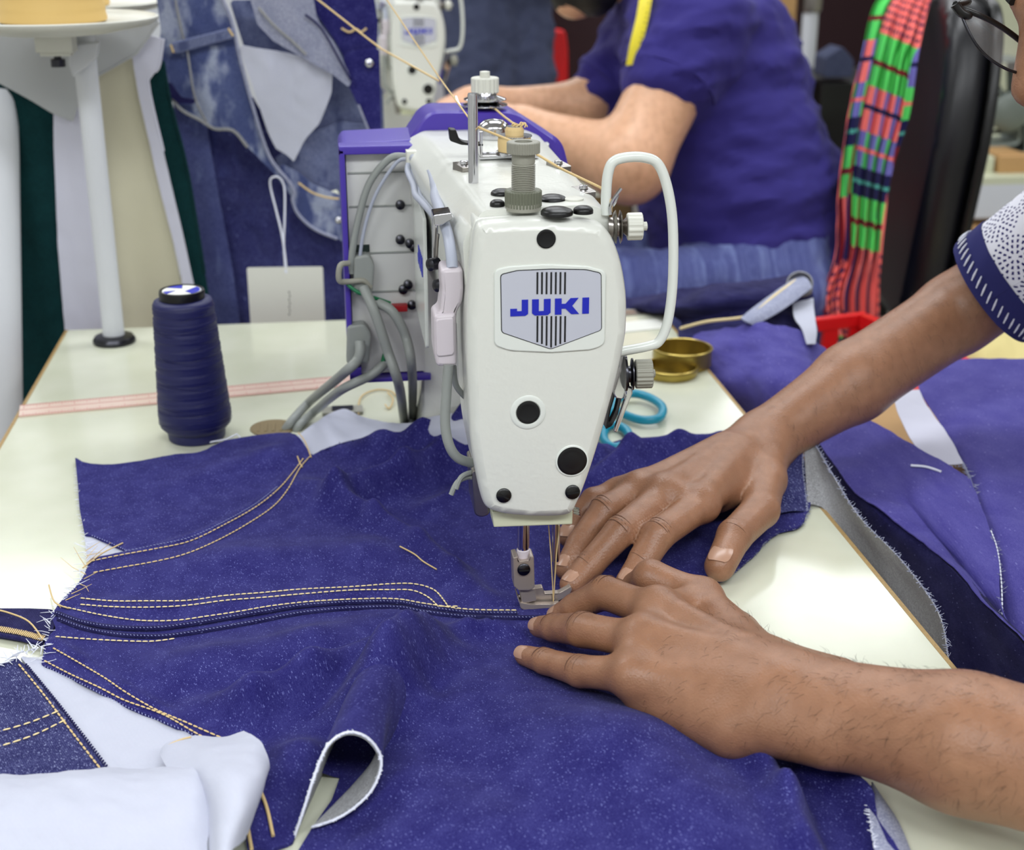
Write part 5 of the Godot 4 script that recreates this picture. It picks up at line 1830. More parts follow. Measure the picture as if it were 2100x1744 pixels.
	for f in [[rm, 0.0094], [rr, 0.0090], [rp, 0.0078], [ri, 0.0098]]:
		nail(t, f[0][2], f[0][3], f[1], Vector3(0.75, 0.1, 0.5), 0.0080, 0.0070)
	nail(t, rt[2], rt[3], 0.0122, Vector3(0.85, 0.2, -0.3), 0.0100, 0.0108)
	for f in [[lm, 0.0082], [lr, 0.0078], [lp, 0.0072]]:
		nail(t, f[0][2], f[0][3], f[1], Vector3(0.05, -0.25, 1.0), 0.0066, 0.0058)
	# raised dark lines over the finger joints, their colour standing in for shaded creases
	var cb := MB.new(o)
	for f in [[ri, 0.0126, 1], [rm, 0.0123, 1], [rr, 0.0116, 1], [rt, 0.0138, 2], [lm, 0.0118, 1], [lr, 0.0120, 1], [lp, 0.0106, 1], [rm, 0.0108, 2], [ri, 0.0112, 2], [lp, 0.0088, 2], [lr, 0.0098, 2]]:
		var p: Vector3 = f[0][f[2]]
		var ax: Vector3 = ((f[0][f[2] + 1] as Vector3) - f[0][f[2] - 1]).normalized()
		var s := ax.cross(Vector3.UP).normalized()
		var up := s.cross(ax).normalized()
		for k in 4:
			var r: float = f[1] + 0.0004
			var arc := []
			var off := (k - 1.5) * 0.0022 + rng.randf_range(-0.0004, 0.0004)
			var a0 := rng.randf_range(0.25, 0.7)
			var a1 := rng.randf_range(2.2, 2.85)
			for i in 9:
				var a := lerpf(a0, a1, i / 8.0)
				arc.append(p + ax * (off + 0.0010 * sin(a * 2.0 + k) * signf(off)) + (s * cos(a) + up * sin(a)) * (r + 0.0001))
			cb.tube(arc, [0.00008, 0.00020, 0.00026, 0.00028, 0.00030, 0.00028, 0.00026, 0.00020, 0.00008], 5, false)
	tag(obj("crease_shade_lines", cb.done(80.0), M.crease_shade, t), "", "", "", "stuff")
	# hair on the arms and the back of the left hand
	var hb := MB.new(o)
	var grown := 0
	for tries in 60000:
		if grown >= 1500:
			break
		var i := rng.randi_range(0, arm_verts - 1)
		var p := body.v[i] + o
		var n := body.nrm[i]
		var near: bool = i >= first_arm
		var a: Vector3 = lw if near else w
		var e: Vector3 = le if near else elbow
		var ax := (e - a).normalized()
		var f := (p - a).dot(ax) / (e - a).length()
		var hand := near and f < 0.05 and f > -0.30
		if f > 0.98 or f < (-0.30 if near else 0.05) or n.y < -0.35 or (hand and rng.randf() < 0.55) or (not near and rng.randf() < 0.5):
			continue
		grown += 1
		var s := ax.cross(n).normalized()
		var dir := (n * rng.randf_range(0.12, 0.45) - ax * rng.randf_range(-0.2, 0.8) + s * rng.randf_range(0.1, 1.1)).normalized()
		var l := rng.randf_range(0.004, 0.0095)
		hb.tube([p - n * 0.0005, p + dir * l * 0.5 + n * 0.0003, p + dir * l - n * 0.0007], [0.00008, 0.00007, 0.00003], 3, false)
	var hair := obj("arm_hair", hb.done(80.0), M.hair, t)
	hair.set_meta("kind", "stuff")
	hb = MB.new(o)
	hb.ball(fp.call(-0.140, 0.072, 0.0), Vector3(0.094, 0.086, 0.0895), Basis(Vector3.BACK, 0.5), 28)
	for q in [-1.0, 1.0]:
		var eye := MB.new(o)
		eye.ball(fp.call(-0.0415, 0.033, 0.031 * q), Vector3.ONE * 0.0115, Basis(), 16)
		var eb := obj("eye", eye.done(60.0), M.card, t)
		eye = MB.new(o)
		disc(eye, fp.call(-0.0310, 0.030, 0.031 * q), fn, [Vector2(0.0055, -0.002), Vector2(0.0055, 0.0002), Vector2(0.002, 0.0008)], 16)
		obj("iris", eye.done(60.0), M.hair, eb)
		hb.tube(smooth([fp.call(-0.018, 0.062, 0.012 * q), fp.call(-0.022, 0.068, 0.030 * q), fp.call(-0.034, 0.064, 0.048 * q)], 4), [0.0030, 0.0034, 0.0034, 0.0034, 0.0034, 0.0030, 0.0026, 0.0020, 0.0012], 7)
	obj("head_hair", hb.done(80.0), M.hair, t)
	# shirt: body, sleeves, patterned cuffs
	build_shirt(t, elbow, shoulder, le, ls, neck)
	# trousers
	var tb := MB.new(o)
	var legs := [[Vector3(0.66, TOP - 0.14, 0), Vector3(0.66, TOP - 0.24, 0.0), 0.145, 0.15]]
	for s in [-0.09, 0.09]:
		legs.append([Vector3(0.66, TOP - 0.24, s), Vector3(0.36, TOP - 0.22, s * 1.6), 0.09, 0.072])
		legs.append([Vector3(0.36, TOP - 0.22, s * 1.6), Vector3(0.36, TOP - 0.64, s * 1.5), 0.068, 0.062])
	body_mesh(tb, [[0.015, legs]], 0.014, 0.015)
	obj("trousers", tb.done(), M.denim_dark, t)
	build_glasses(nose, head)

func build_shirt(t: Node3D, elbow: Vector3, shoulder: Vector3, le: Vector3, ls: Vector3, neck: Vector3) -> void:
	var o := t.position
	# white cotton with small navy dashes on rings, and a woven navy cuff
	var rings := picture(256, func(x: int, y: int) -> Color:
		var c := Color(0.88, 0.88, 0.92)
		for q in [Vector2(64, 64), Vector2(192, 192), Vector2(192, 64), Vector2(64, 192)]:
			var d: Vector2 = Vector2(x, y) - q
			var r: float = d.length()
			var a := atan2(d.y, d.x)
			var k := int(round(r / 15.0))
			if k >= 1 and k <= 4:
				var n := k * 6.0
				if absf(r - k * 15.0) < (4.6 if k < 4 else 3.2) and absf(fposmod(a * n / TAU + 0.5 * (k % 2), 1.0) - 0.5) < 0.19:
					c = Color(0.13, 0.12, 0.36)
		return c)
	cloth_mat("shirt_white", rings, 0.085)
	var weave := picture(128, func(x: int, y: int) -> Color:
		var v := (x + y) % 8 < 2 or (x - y + 256) % 8 < 2
		return Color(0.13, 0.13, 0.33) if not v else Color(0.24, 0.25, 0.46))
	cloth_mat("cuff_navy", weave, 0.02)
	var b := MB.new(o)
	body_mesh(b, [[0.02, [[neck + Vector3(0, -0.05, 0), Vector3(0.64, TOP + 0.05, 0.0), 0.085, 0.145], [Vector3(0.64, TOP + 0.05, 0.0), Vector3(0.66, TOP - 0.2, 0.0), 0.145, 0.155], [shoulder + Vector3(0.03, -0.01, 0), ls + Vector3(0.03, -0.01, 0), 0.066, 0.066]]]], 0.012, 0.02)
	for k in b.v.size():
		b.uv[k] = Vector2((b.v[k].z), b.v[k].y)
	obj("shirt", b.done(), M.shirt_white, t)
	for q in [[elbow, shoulder, 0.16], [le, ls, 0.35]]:
		var ax: Vector3 = (q[1] - q[0]).normalized()
		var l: float = (q[1] - q[0]).length()
		var s := ax.cross(Vector3.UP).normalized()
		var up := s.cross(ax)
		var tube := func(f0: float, f1: float, r0: float, r1: float, n: int) -> MB:
			var rows := []
			for j in n:
				var f := lerpf(f0, f1, float(j) / (n - 1))
				var r := lerpf(r0, r1, float(j) / (n - 1))
				var row := PackedVector3Array()
				for i in 49:
					var a := TAU * i / 48.0
					var rr := r * (1.0 + 0.03 * wob.get_noise_2d(cos(a) * 2.0 + f * 8.0, sin(a) * 2.0))
					row.append(q[0] + ax * f * l + (s * cos(a) + up * sin(a)) * rr)
				rows.append(row)
			var mb := thicken(rows, 0.0012, 0.0, 20.0, o)
			return mb
		var f0: float = q[2]
		var cuff: float = 0.032 / l
		var sl := obj("sleeve", tube.call(f0 + cuff * 0.9, 1.02, 0.0565, 0.072, 14).done(60.0), M.shirt_white, t)
		obj("cuff", tube.call(f0, f0 + cuff, 0.0565, 0.0585, 6).done(60.0), M.cuff_navy, t, "navy woven cuff with white slanting dashes")
		b = MB.new(o)
		for i in 44:
			var a := TAU * i / 44.0
			var n: Vector3 = s * cos(a) + up * sin(a)
			var n2: Vector3 = s * cos(a + 0.11) + up * sin(a + 0.11)
			for g in [[0.010, 0.02]]:
				var p0: Vector3 = q[0] + ax * (f0 * l + 0.006) + n * 0.0592
				var p1: Vector3 = q[0] + ax * (f0 * l + 0.016) + n2 * 0.0597
				b.tube([p0, p0.lerp(p1, 0.5) + n * 0.0003, p1], [0.0006, 0.0010, 0.0006], 6)
		obj("cuff_dashes", b.done(60.0), M.thread_white, t)

func build_glasses(nose: Vector3, head: Vector3) -> void:
	var d := 1.0
	var g := thing("eyeglasses", "dark rimmed eyeglasses on the face at the upper right edge", "eyeglasses", D(2030, 70, d))
	var o := g.position
	var pts := smooth([D(1972, 22, d), D(2005, 30, d), D(2048, 52, d + 0.008), D(2085, 78, d + 0.016), D(2120, 108, d + 0.022), D(2140, 140, d + 0.024), D(2110, 152, d + 0.018), D(2065, 142, d + 0.010), D(2020, 112, d + 0.004), D(1990, 72, d)], 5, true)
	var b := MB.new(o)
	b.tube(pts + [pts[0]], 0.0011, 8)
	obj("rim", b.done(60.0), M.steel_dark, g)
	b = MB.new(o)
	b.tube(pts.slice(0, 26), 0.0021, 8)
	obj("brow_bar", b.done(60.0), M.rubber_black, g)
	b = MB.new(o)
	b.cap(PackedVector3Array(pts))
	obj("lens", b.done(60.0), M.glass_clear, g)
	b = MB.new(o)
	b.tube(smooth([D(1958, 8, d - 0.004), D(1972, 26, d - 0.002), D(1992, 34, d)], 4), [0.0036, 0.0034, 0.0034, 0.0034, 0.0034, 0.0034, 0.0034, 0.0030, 0.0020], 8)
	obj("hinge", b.done(60.0), M.rubber_black, g)
	b = MB.new(o)
	b.tube(smooth([D(1960, 10, d - 0.004), D(1985, 4, d + 0.01), D(2020, -20, d + 0.05), head + Vector3(0.0, 0.02, 0.09)], 5), 0.0028, 8)
	obj("temple", b.done(60.0), M.rubber_black, g)
	var mir := []
	for p in pts:
		mir.append(p + (ax_r * 0.055 - ax_u * 0.052 + ax_f * 0.02))
	b = MB.new(o)
	b.tube(mir + [mir[0]], 0.0011, 8)
	obj("rim", b.done(60.0), M.steel_dark, g)

# ---------- loose things on the table
func build_table_things() -> void:
	# navy thread cone
	var c := H(405, 897, 0.0)
	var t := thing("thread_cone", "tall navy blue thread cone standing on the cream table left of the machine", "thread cone", c)
	var b := MB.new()
	var prof := [Vector2(0.026, 0.0), Vector2(0.028, 0.002), Vector2(0.0285, 0.010), Vector2(0.030, 0.011), Vector2(0.0345, 0.016), Vector2(0.0355, 0.024)]
	for k in 61:
		var f := k / 60.0
		prof.append(Vector2(lerpf(0.0355, 0.0288, f) + 0.0004 * sin(k * 2.4) + 0.0003 * sin(k * 0.9), lerpf(0.026, 0.140, f)))
	prof.append_array([Vector2(0.0275, 0.1425), Vector2(0.0235, 0.1440), Vector2(0.0215, 0.1442)])
	b.lathe(prof, Transform3D(Basis.from_euler(Vector3(0, 0, 0.02)), Vector3.ZERO), 48)
	obj("wound_thread", b.done(50.0), M.thread_navy, t)
	b = MB.new()
	for k in 40:
		var y := 0.02 + k * 0.003
		var lean := 0.006 * sin(k * 1.7)
		var pts := []
		for i in 33:
			var a := TAU * i / 32.0
			var yy := y + lean * sin(a + k)
			var r := lerpf(0.0356, 0.0289, clampf((yy - 0.024) / 0.116, 0, 1)) + 0.00012
			pts.append(Vector3(cos(a) * r - 0.02 * yy, yy, sin(a) * r))
		b.tube(pts, 0.00022, 4, false)
	obj("thread_strands", b.done(80.0), M.thread_navy, t)
	b = MB.new()
	b.lathe([Vector2(0.0215, 0.1435), Vector2(0.0218, 0.150), Vector2(0.0212, 0.1525), Vector2(0.0195, 0.1528), Vector2(0.0190, 0.1505), Vector2(0.006, 0.1503), Vector2(0.0055, 0.148)], Transform3D(Basis(), Vector3(-0.003, 0, 0)), 36)
	obj("cone_core", b.done(40.0), M.rubber_black, t, "black plastic core")
	b = MB.new()
	var lab := ring2(0.0185, 30)
	b.prism(lab, 0.0, 0.0008, 0.0, Transform3D(Basis(Vector3.RIGHT, Vector3.FORWARD, Vector3.UP), Vector3(-0.003, 0.1512, 0)))
	obj("top_label", b.done(), M.card, t, "white and blue paper label")
	b = MB.new()
	for q in [[-0.9, 0.7], [1.6, 2.5], [3.4, 3.9]]:
		var o := PackedVector2Array([Vector2(cos(q[0]), sin(q[0])) * 0.006])
		for k in 9:
			var a: float = lerpf(q[0], q[1], k / 8.0)
			o.append(Vector2(cos(a), sin(a)) * 0.0175)
		b.prism(ccw(o), 0.0, 0.0011, 0.0, Transform3D(Basis(Vector3.RIGHT, Vector3.FORWARD, Vector3.UP), Vector3(-0.003, 0.1512, 0)))
	obj("label_print", b.done(), M.logo_blue, t)
	b = MB.new()
	b.tube([Vector3(0.012, 0.003, 0.024), Vector3(0.03, 0.004, 0.02), Vector3(0.04, 0.006, 0.012), Vector3(0.045, 0.003, 0.02)], 0.0008, 6)
	obj("loose_thread", b.done(), M.thread_white, t)
	# ruler with pink graduations
	var p0 := H(40, 846, 0.0)
	var p1 := H(722, 783, 0.0)
	var dx := (p1 - p0).normalized()
	var l := (p1 - p0).length()
	t = thing("ruler", "translucent flat ruler with pink graduations lying across the cream table", "ruler", p0 + Vector3(0, 0.0002, 0))
	t.rotation.y = atan2(-dx.z, dx.x)
	b = MB.new()
	b.box(Vector3(0, 0, -0.017), Vector3(l, 0.0016, 0.017), 0.0003)
	var rul := mat("ruler_plastic", Color(0.90, 0.80, 0.74), 0.2)
	obj("ruler_body", b.done(20.0), rul, t)
	mat("ruler_ink", Color(0.75, 0.42, 0.42), 0.5)
	b = MB.new()
	for k in int(l / 0.0032):
		var x := 0.004 + k * 0.0032
		var h := 0.011 if k % 8 == 0 else (0.007 if k % 4 == 0 else 0.004)
		b.box(Vector3(x, 0.0016, -0.0165), Vector3(x + 0.0006, 0.00185, -0.0165 + h), 0.0)
		b.box(Vector3(x, 0.0016, 0.0165 - h * 0.8), Vector3(x + 0.0006, 0.00185, 0.0165), 0.0)
	b.box(Vector3(0, 0.0016, 0.0162), Vector3(l, 0.00185, 0.017), 0.0)
	b.box(Vector3(0, 0.0016, -0.0172), Vector3(l, 0.00185, -0.0164), 0.0)
	b.box(Vector3(0, 0.0016, -0.002), Vector3(l, 0.00182, -0.0012), 0.0)
	obj("graduations", b.done(10.0), M.ruler_ink, t)
	# grommet where the cables leave through the table
	c = H(560, 879, 0.0)
	t = thing("cable_grommet", "round brown grommet set in the table top where grey cables pass through", "grommet", c)
	mat("grommet_brown", Color(0.50, 0.44, 0.32), 0.5)
	b = MB.new()
	b.lathe([Vector2(0.023, 0.0), Vector2(0.023, 0.0012), Vector2(0.0215, 0.0018), Vector2(0.020, 0.0018), Vector2(0.006, 0.0012)], Transform3D(), 36)
	obj("lid", b.done(), M.grommet_brown, t)
	b = MB.new()
	for k in 5:
		b.box(Vector3(-0.016 + k * 0.0075, 0.0012, -0.012), Vector3(-0.013 + k * 0.0075, 0.0024, 0.012), 0.0004)
	obj("grip_rib", b.done(), M.grommet_brown, t)
	# metal hinge plate and a twist of tan thread beside the column
	t = thing("hinge_plate", "small steel hinge plate on the table behind the white pocket bag", "plate", H(705, 846, 0.0))
	b = MB.new()
	b.box(Vector3(-0.022, 0, -0.010), Vector3(0.020, 0.004, 0.010), 0.001)
	obj("plate", b.done(), M.plastic_grey, t)
	b = MB.new()
	b.box(Vector3(-0.012, 0.004, -0.006), Vector3(0.010, 0.006, 0.006), 0.001)
	obj("slot", b.done(), M.steel_dark, t)
	t = thing("thread_scrap", "tangle of loose tan thread lying by the foot of the machine column", "thread scrap", H(775, 815, 0.001))
	b = MB.new(t.position)
	b.tube(smooth([H(735, 850, 0.002), H(740, 815, 0.003), H(770, 800, 0.002), H(800, 802, 0.002), H(812, 812, 0.002)], 5), 0.0009, 6)
	b.tube(smooth([H(795, 805, 0.003), H(806, 820, 0.004), H(798, 838, 0.002), H(790, 830, 0.003)], 5), 0.0009, 6)
	obj("strand", b.done(70.0), M.thread_tan, t)
	# scissors with teal handles
	t = thing("scissors", "pair of scissors with bright teal handles lying on the table right of the machine head", "scissors", H(1300, 850, 0.0))
	b = MB.new(t.position)
	var loop := smooth([H(1258, 832, 0.008), H(1290, 808, 0.009), H(1330, 815, 0.009), H(1358, 835, 0.009), H(1352, 857, 0.008), H(1318, 862, 0.007), H(1280, 850, 0.007)], 6, true)
	b.tube(loop + [loop[0]], 0.0046, 10, false)
	obj("handle", b.done(60.0), M.teal, t)
	b = MB.new(t.position)
	loop = smooth([H(1240, 880, 0.005), H(1262, 872, 0.006), H(1285, 884, 0.006), H(1290, 905, 0.005), H(1262, 918, 0.005), H(1240, 905, 0.005)], 6, true)
	b.tube(loop + [loop[0]], 0.0046, 10, false)
	obj("handle", b.done(60.0), M.teal, t)
	b = MB.new(t.position)
	b.tube([H(1258, 840, 0.008), H(1225, 868, 0.006), H(1200, 885, 0.005)], 0.0042, 8)
	b.tube([H(1244, 884, 0.006), H(1222, 875, 0.006), H(1200, 868, 0.005)], 0.0042, 8)
	obj("shank", b.done(60.0), M.teal, t)
	b = MB.new(t.position)
	b.tube([H(1202, 884, 0.005), H(1150, 905, 0.003), H(1100, 918, 0.002)], [0.004, 0.003, 0.0008], 6)
	b.tube([H(1202, 868, 0.005), H(1150, 892, 0.003), H(1100, 914, 0.002)], [0.004, 0.003, 0.0008], 6)
	obj("blade", b.done(40.0), M.chrome, t)
	# two round brass tins
	for q in [[1398, 735, 0.034, 0.022, "larger round brass tin at the back, right of the machine head"], [1374, 754, 0.031, 0.010, "shallow round brass lid lying in front of the larger tin"]]:
		t = thing("brass_tin", q[4], "tin", H(q[0], q[1] + 14, 0.0))
		b = MB.new()
		var r: float = q[2]
		var h: float = q[3]
		b.lathe([Vector2(r * 0.95, 0), Vector2(r, 0.002), Vector2(r, h), Vector2(r - 0.001, h + 0.0006), Vector2(r - 0.002, h), Vector2(r - 0.002, 0.003), Vector2(0.004, 0.0025)], Transform3D(), 48)
		obj("tin_body", b.done(40.0), M.brass, t)
		b = MB.new()
		b.lathe([Vector2(r + 0.0002, h - 0.002), Vector2(r + 0.0012, h - 0.0012), Vector2(r + 0.0008, h), Vector2(r, h)], Transform3D(), 48, false)
		obj("rolled_rim", b.done(40.0), M.brass, t)
	t = thing("steel_rule", "narrow steel rule lying at the far right corner of the cream table", "rule", H(1340, 640, 0.0))
	b = MB.new()
	b.box(Vector3(-0.07, 0, -0.010), Vector3(0.03, 0.002, 0.010), 0.0003, Transform3D(Basis(Vector3.UP, 0.12), Vector3.ZERO))
	obj("rule_blade", b.done(20.0), M.steel, t)
	t = thing("paper_slip", "small white paper slip on the far right corner of the table", "paper", H(1325, 668, 0.0))
	b = MB.new()
	b.box(Vector3(-0.04, 0.0002, -0.02), Vector3(0.024, 0.0012, 0.02), 0.0, Transform3D(Basis(Vector3.UP, 0.2), Vector3.ZERO))
	obj("slip", b.done(20.0), M.card, t)
	# tan sewing thread running down to the machine
	t = thing("sewing_thread", "tan sewing thread running from the upper left down to the machine top", "thread", Z(900, 160, -0.40))
	var runs := [[[Z(780, -20, -0.48), Z(905, 165, -0.40), Z(973, 258, -0.0905)], 0.0007], [[Z(640, -10, -0.75), Z(778, 98, -0.66), Z(900, 166, -0.42)], 0.0010], [[Z(973, 258, -0.0905), Z(1056, 292, -0.06), Z(1075, 300, -0.06)], 0.0009], [[Z(1100, 316, -0.05), Z(1150, 346, -0.03), Z(1232, 385, -0.001), Z(1253, 400, 0.006), Z(1253, 440, 0.008)], 0.0009], [[Z(1004, 214, -0.34), Z(1035, 240, -0.28), Z(1065, 262, -0.20)], 0.0009]]
	for r in runs:
		b = MB.new(t.position)
		b.tube(resample(r[0], 12), r[1], 6)
		obj("strand", b.done(70.0), M.thread_tan, t)

# ---------- hanging and leaning things at the far left, behind the table
func hang(px: Array, z: float, o: Vector3, bump := 0.004, grain := 14.0, step := 0.008, round_it := 0) -> MB:      # a cloth that hangs on the upright plane z; px: x, y, x, y ...
	var pts := []
	for k in range(0, px.size(), 2):
		var p := Z(px[k], px[k + 1], z)
		pts.append(Vector2(p.x, -p.y))
	if round_it > 0:
		pts = smooth(pts, round_it, true)
	var b := cloth_field(PackedVector2Array(pts), step, Vector3.ZERO, func(q: Vector2) -> float: return bump * wob.get_noise_2d(q.x * grain * 1.6 + z * 90.0, q.y * grain * 0.45) + 0.4 * bump * wob.get_noise_2d(q.x * grain * 4.0, q.y * grain * 2.2 + z * 50.0), 0.003)
	for k in b.v.size():
		var v := b.v[k]
		b.v[k] = Vector3(v.x, -v.z, z + v.y - TOP) - o
		var n := b.nrm[k]
		b.nrm[k] = Vector3(n.x, -n.z, n.y)
	return b

func hem(px: Array, z: float, r: float, o: Vector3) -> ArrayMesh:
	var pts := []
	for k in range(0, px.size(), 2):
		pts.append(Z(px[k], px[k + 1], z))
	var b := MB.new(o)
	b.tube(smooth(pts, 5), r, 8)
	return b.done(60.0)

func build_left_background() -> void:
	mat("sheet_white", Color(0.80, 0.80, 0.86), 0.8)
	mat("sheet_grey", Color(0.70, 0.71, 0.72), 0.8)
	mat("sheet_cream", Color(0.80, 0.78, 0.68), 0.75)
	cloth_mat("teal_cloth", denim_texture(128, Color(0.04, 0.17, 0.18), Color(0.12, 0.32, 0.33), 0.0, 15, 0.5), 0.12)
	# thread stand
	var t := thing("thread_stand", "white metal thread stand with two broad dishes on a slanting pole at the far left", "thread stand", H(235, 702, 0.0))
	var o := t.position
	var b := MB.new(o)
	var foot := H(235, 702, 0.0)
	b.lathe([Vector2(0.025, 0), Vector2(0.0255, 0.004), Vector2(0.023, 0.008), Vector2(0.015, 0.010)], Transform3D(Basis(), foot), 28)
	obj("base_flange", b.done(), M.steel_dark, t)
	b = MB.new(o)
	var top := Z(168, 60, foot.z)
	b.tube([foot + Vector3(0, 0.008, 0), foot.lerp(top, 0.5), top], 0.0128, 20)
	obj("pole", b.done(), M.white_paint, t)
	var d1 := D(110, 47, 1.5)
	var d2 := D(150, 14, 1.78)
	for d in [[d1, 0.110], [d2, 0.112]]:
		b = MB.new(o)
		var r: float = d[1]
		b.lathe([Vector2(0.012, -0.014), Vector2(0.03, -0.013), Vector2(r * 0.55, -0.010), Vector2(r * 0.94, -0.002), Vector2(r, 0.003), Vector2(r + 0.001, 0.006), Vector2(r - 0.002, 0.007), Vector2(r * 0.93, 0.002), Vector2(0.03, -0.001), Vector2(0.004, 0.0)], Transform3D(Basis(), d[0]), 56)
		var dish := obj("dish", b.done(50.0), M.plastic_ivory, t)
		b = MB.new(o)
		b.box(Vector3(-0.020, -0.030, -0.016), Vector3(0.020, -0.012, 0.016), 0.003, Transform3D(Basis(), d[0]))
		b.box(Vector3(-0.016, -0.034, -0.012), Vector3(0.016, -0.030, 0.012), 0.001, Transform3D(Basis(), d[0]))
		obj("hub", b.done(), M.plastic_ivory, dish)
		b = MB.new(o)
		b.lathe([Vector2(0.008, -0.046), Vector2(0.008, -0.038), Vector2(0.004, -0.037), Vector2(0.004, -0.032)], Transform3D(Basis(), d[0]), 12)
		obj("bolt", b.done(), M.steel_dark, dish)
		b = MB.new(o)
		var arm_to := foot.lerp(top, 0.93)
		b.tube([(d[0] as Vector3) + Vector3(0.0, -0.022, 0), arm_to], 0.007, 10)
		obj("bracket_arm", b.done(), M.white_paint, t)
	b = MB.new(o)
	b.prism(ccw(rounded(Fs([144, 92, 205, 84, 200, 118, 152, 158, 144, 130], foot.z + 0.02), 0.003)), foot.z + 0.016, foot.z + 0.03, 0.002)
	obj("bracket", b.done(), M.white_paint, t)
	# yellow thread cones on the dishes
	mat("thread_yellow", Color(0.88, 0.74, 0.46), 0.6)
	for q in [[d1 + Vector3(0, 0.0, 0), 0.0565, "cream yellow thread cone on the nearer dish of the thread stand"], [d2 + Vector3(-0.012, 0.0, 0), 0.058, "yellow thread cone on the farther dish of the thread stand"]]:
		var n := thing("yellow_cone", q[2], "thread cone", q[0])
		b = MB.new()
		var r: float = q[1]
		var prof := [Vector2(r * 0.96, 0.0015)]
		for k in 40:
			prof.append(Vector2(lerpf(r, r * 0.78, k / 39.0) + 0.0004 * sin(k * 2.1), 0.003 + k * 0.0038))
		prof.append(Vector2(r * 0.5, 0.156))
		b.lathe(prof, Transform3D(), 48)
		obj("wound_thread", b.done(50.0), M.thread_yellow, n)
		b = MB.new()
		b.lathe([Vector2(r * 0.5, 0.15), Vector2(r * 0.48, 0.17), Vector2(r * 0.4, 0.17), Vector2(r * 0.4, 0.155)], Transform3D(), 32)
		obj("cone_core", b.done(40.0), M.rubber_black, n)
	# sheets and cloths that hang behind the stand
	for q in [
		["teal_garment", "dark teal cloth hanging at the far left edge behind the white post", "cloth", "teal_cloth", [-30, 160, 60, 200, 112, 236, 122, 560, 137, 690, 60, 830, -30, 880], -0.86, 0.006],
		["white_board", "light grey board with a slanting lower edge above the teal cloth", "board", "sheet_grey", [-60, 60, 330, 40, 280, 110, 175, 170, 150, 250, 109, 234, 60, 204, -60, 140], -0.835, 0.001],
		["white_cloth", "white cloth strip hanging left of the thread stand pole", "cloth", "sheet_white", [110, 120, 175, 110, 190, 300, 205, 520, 215, 720, 137, 720, 118, 500, 110, 300], -0.845, 0.004],
		["cream_sheet", "cream sheet leaning behind the thread stand pole, beside the hanging jeans", "panel", "sheet_cream", [175, 60, 275, 60, 290, 190, 340, 420, 375, 600, 395, 730, 190, 730, 190, 400], -0.875, 0.002],
		["white_strip", "narrow white cloth strip between the cream panel and the jeans", "cloth", "sheet_white", [262, 60, 335, 80, 325, 140, 304, 168, 335, 310, 375, 480, 405, 620, 412, 730, 388, 730, 372, 560, 330, 400, 285, 200], -0.862, 0.004],
		["teal_strip", "narrow dark teal cloth hanging beside the left leg of the jeans", "cloth", "teal_cloth", [295, 160, 335, 125, 350, 210, 385, 350, 420, 560, 450, 730, 400, 730, 380, 520, 330, 300], -0.885, 0.004]]:
		var p := Z(q[4][0], q[4][1], q[5])
		var h := thing(q[0], q[1], q[2], Vector3(p.x, TOP - 0.05, q[5]))
		obj("cloth_body", hang(q[4], q[5], h.position, q[6]).done(), M[q[3]], h)
		if q[0] == "cream_sheet" or q[0] == "white_board":
			var e: Array = q[4]
			var line := []
			for k in range(0, 8, 2):
				line.append(Z(e[k], e[k + 1], q[5]))
			var eb := MB.new(h.position)
			eb.tube(resample(line, 30), 0.0016, 6)
			obj("edge", eb.done(60.0), M[q[3]], h)
		else:
			var e: Array = q[4]
			var n := e.size()
			obj("hem", hem([e[2], e[3], e[4], e[5], e[6], e[7], e[8], e[9]], q[5], 0.0018, h.position), M[q[3]], h)
	t = thing("white_post", "rounded white metal post at the left edge beside the teal cloth", "post", Vector3(D(6, 930, 1.70).x, 0, D(6, 930, 1.70).z))
	b = MB.new(t.position)
	var pa := D(-4, 190, 1.70)
	var pb := D(6, 930, 1.70)
	b.tube([Vector3(pb.x, 0, pb.z), pb, pb.lerp(pa, 0.5), pa], 0.024, 20)
	obj("tube", b.done(60.0), M.white_paint, t)
	b = MB.new(t.position)
	b.lathe([Vector2(0.03, 0), Vector2(0.03, 0.006), Vector2(0.018, 0.012)], Transform3D(Basis(), Vector3(pb.x, 0, pb.z)), 20)
	obj("foot_plate", b.done(), M.white_paint, t)
	build_hanging_jeans()

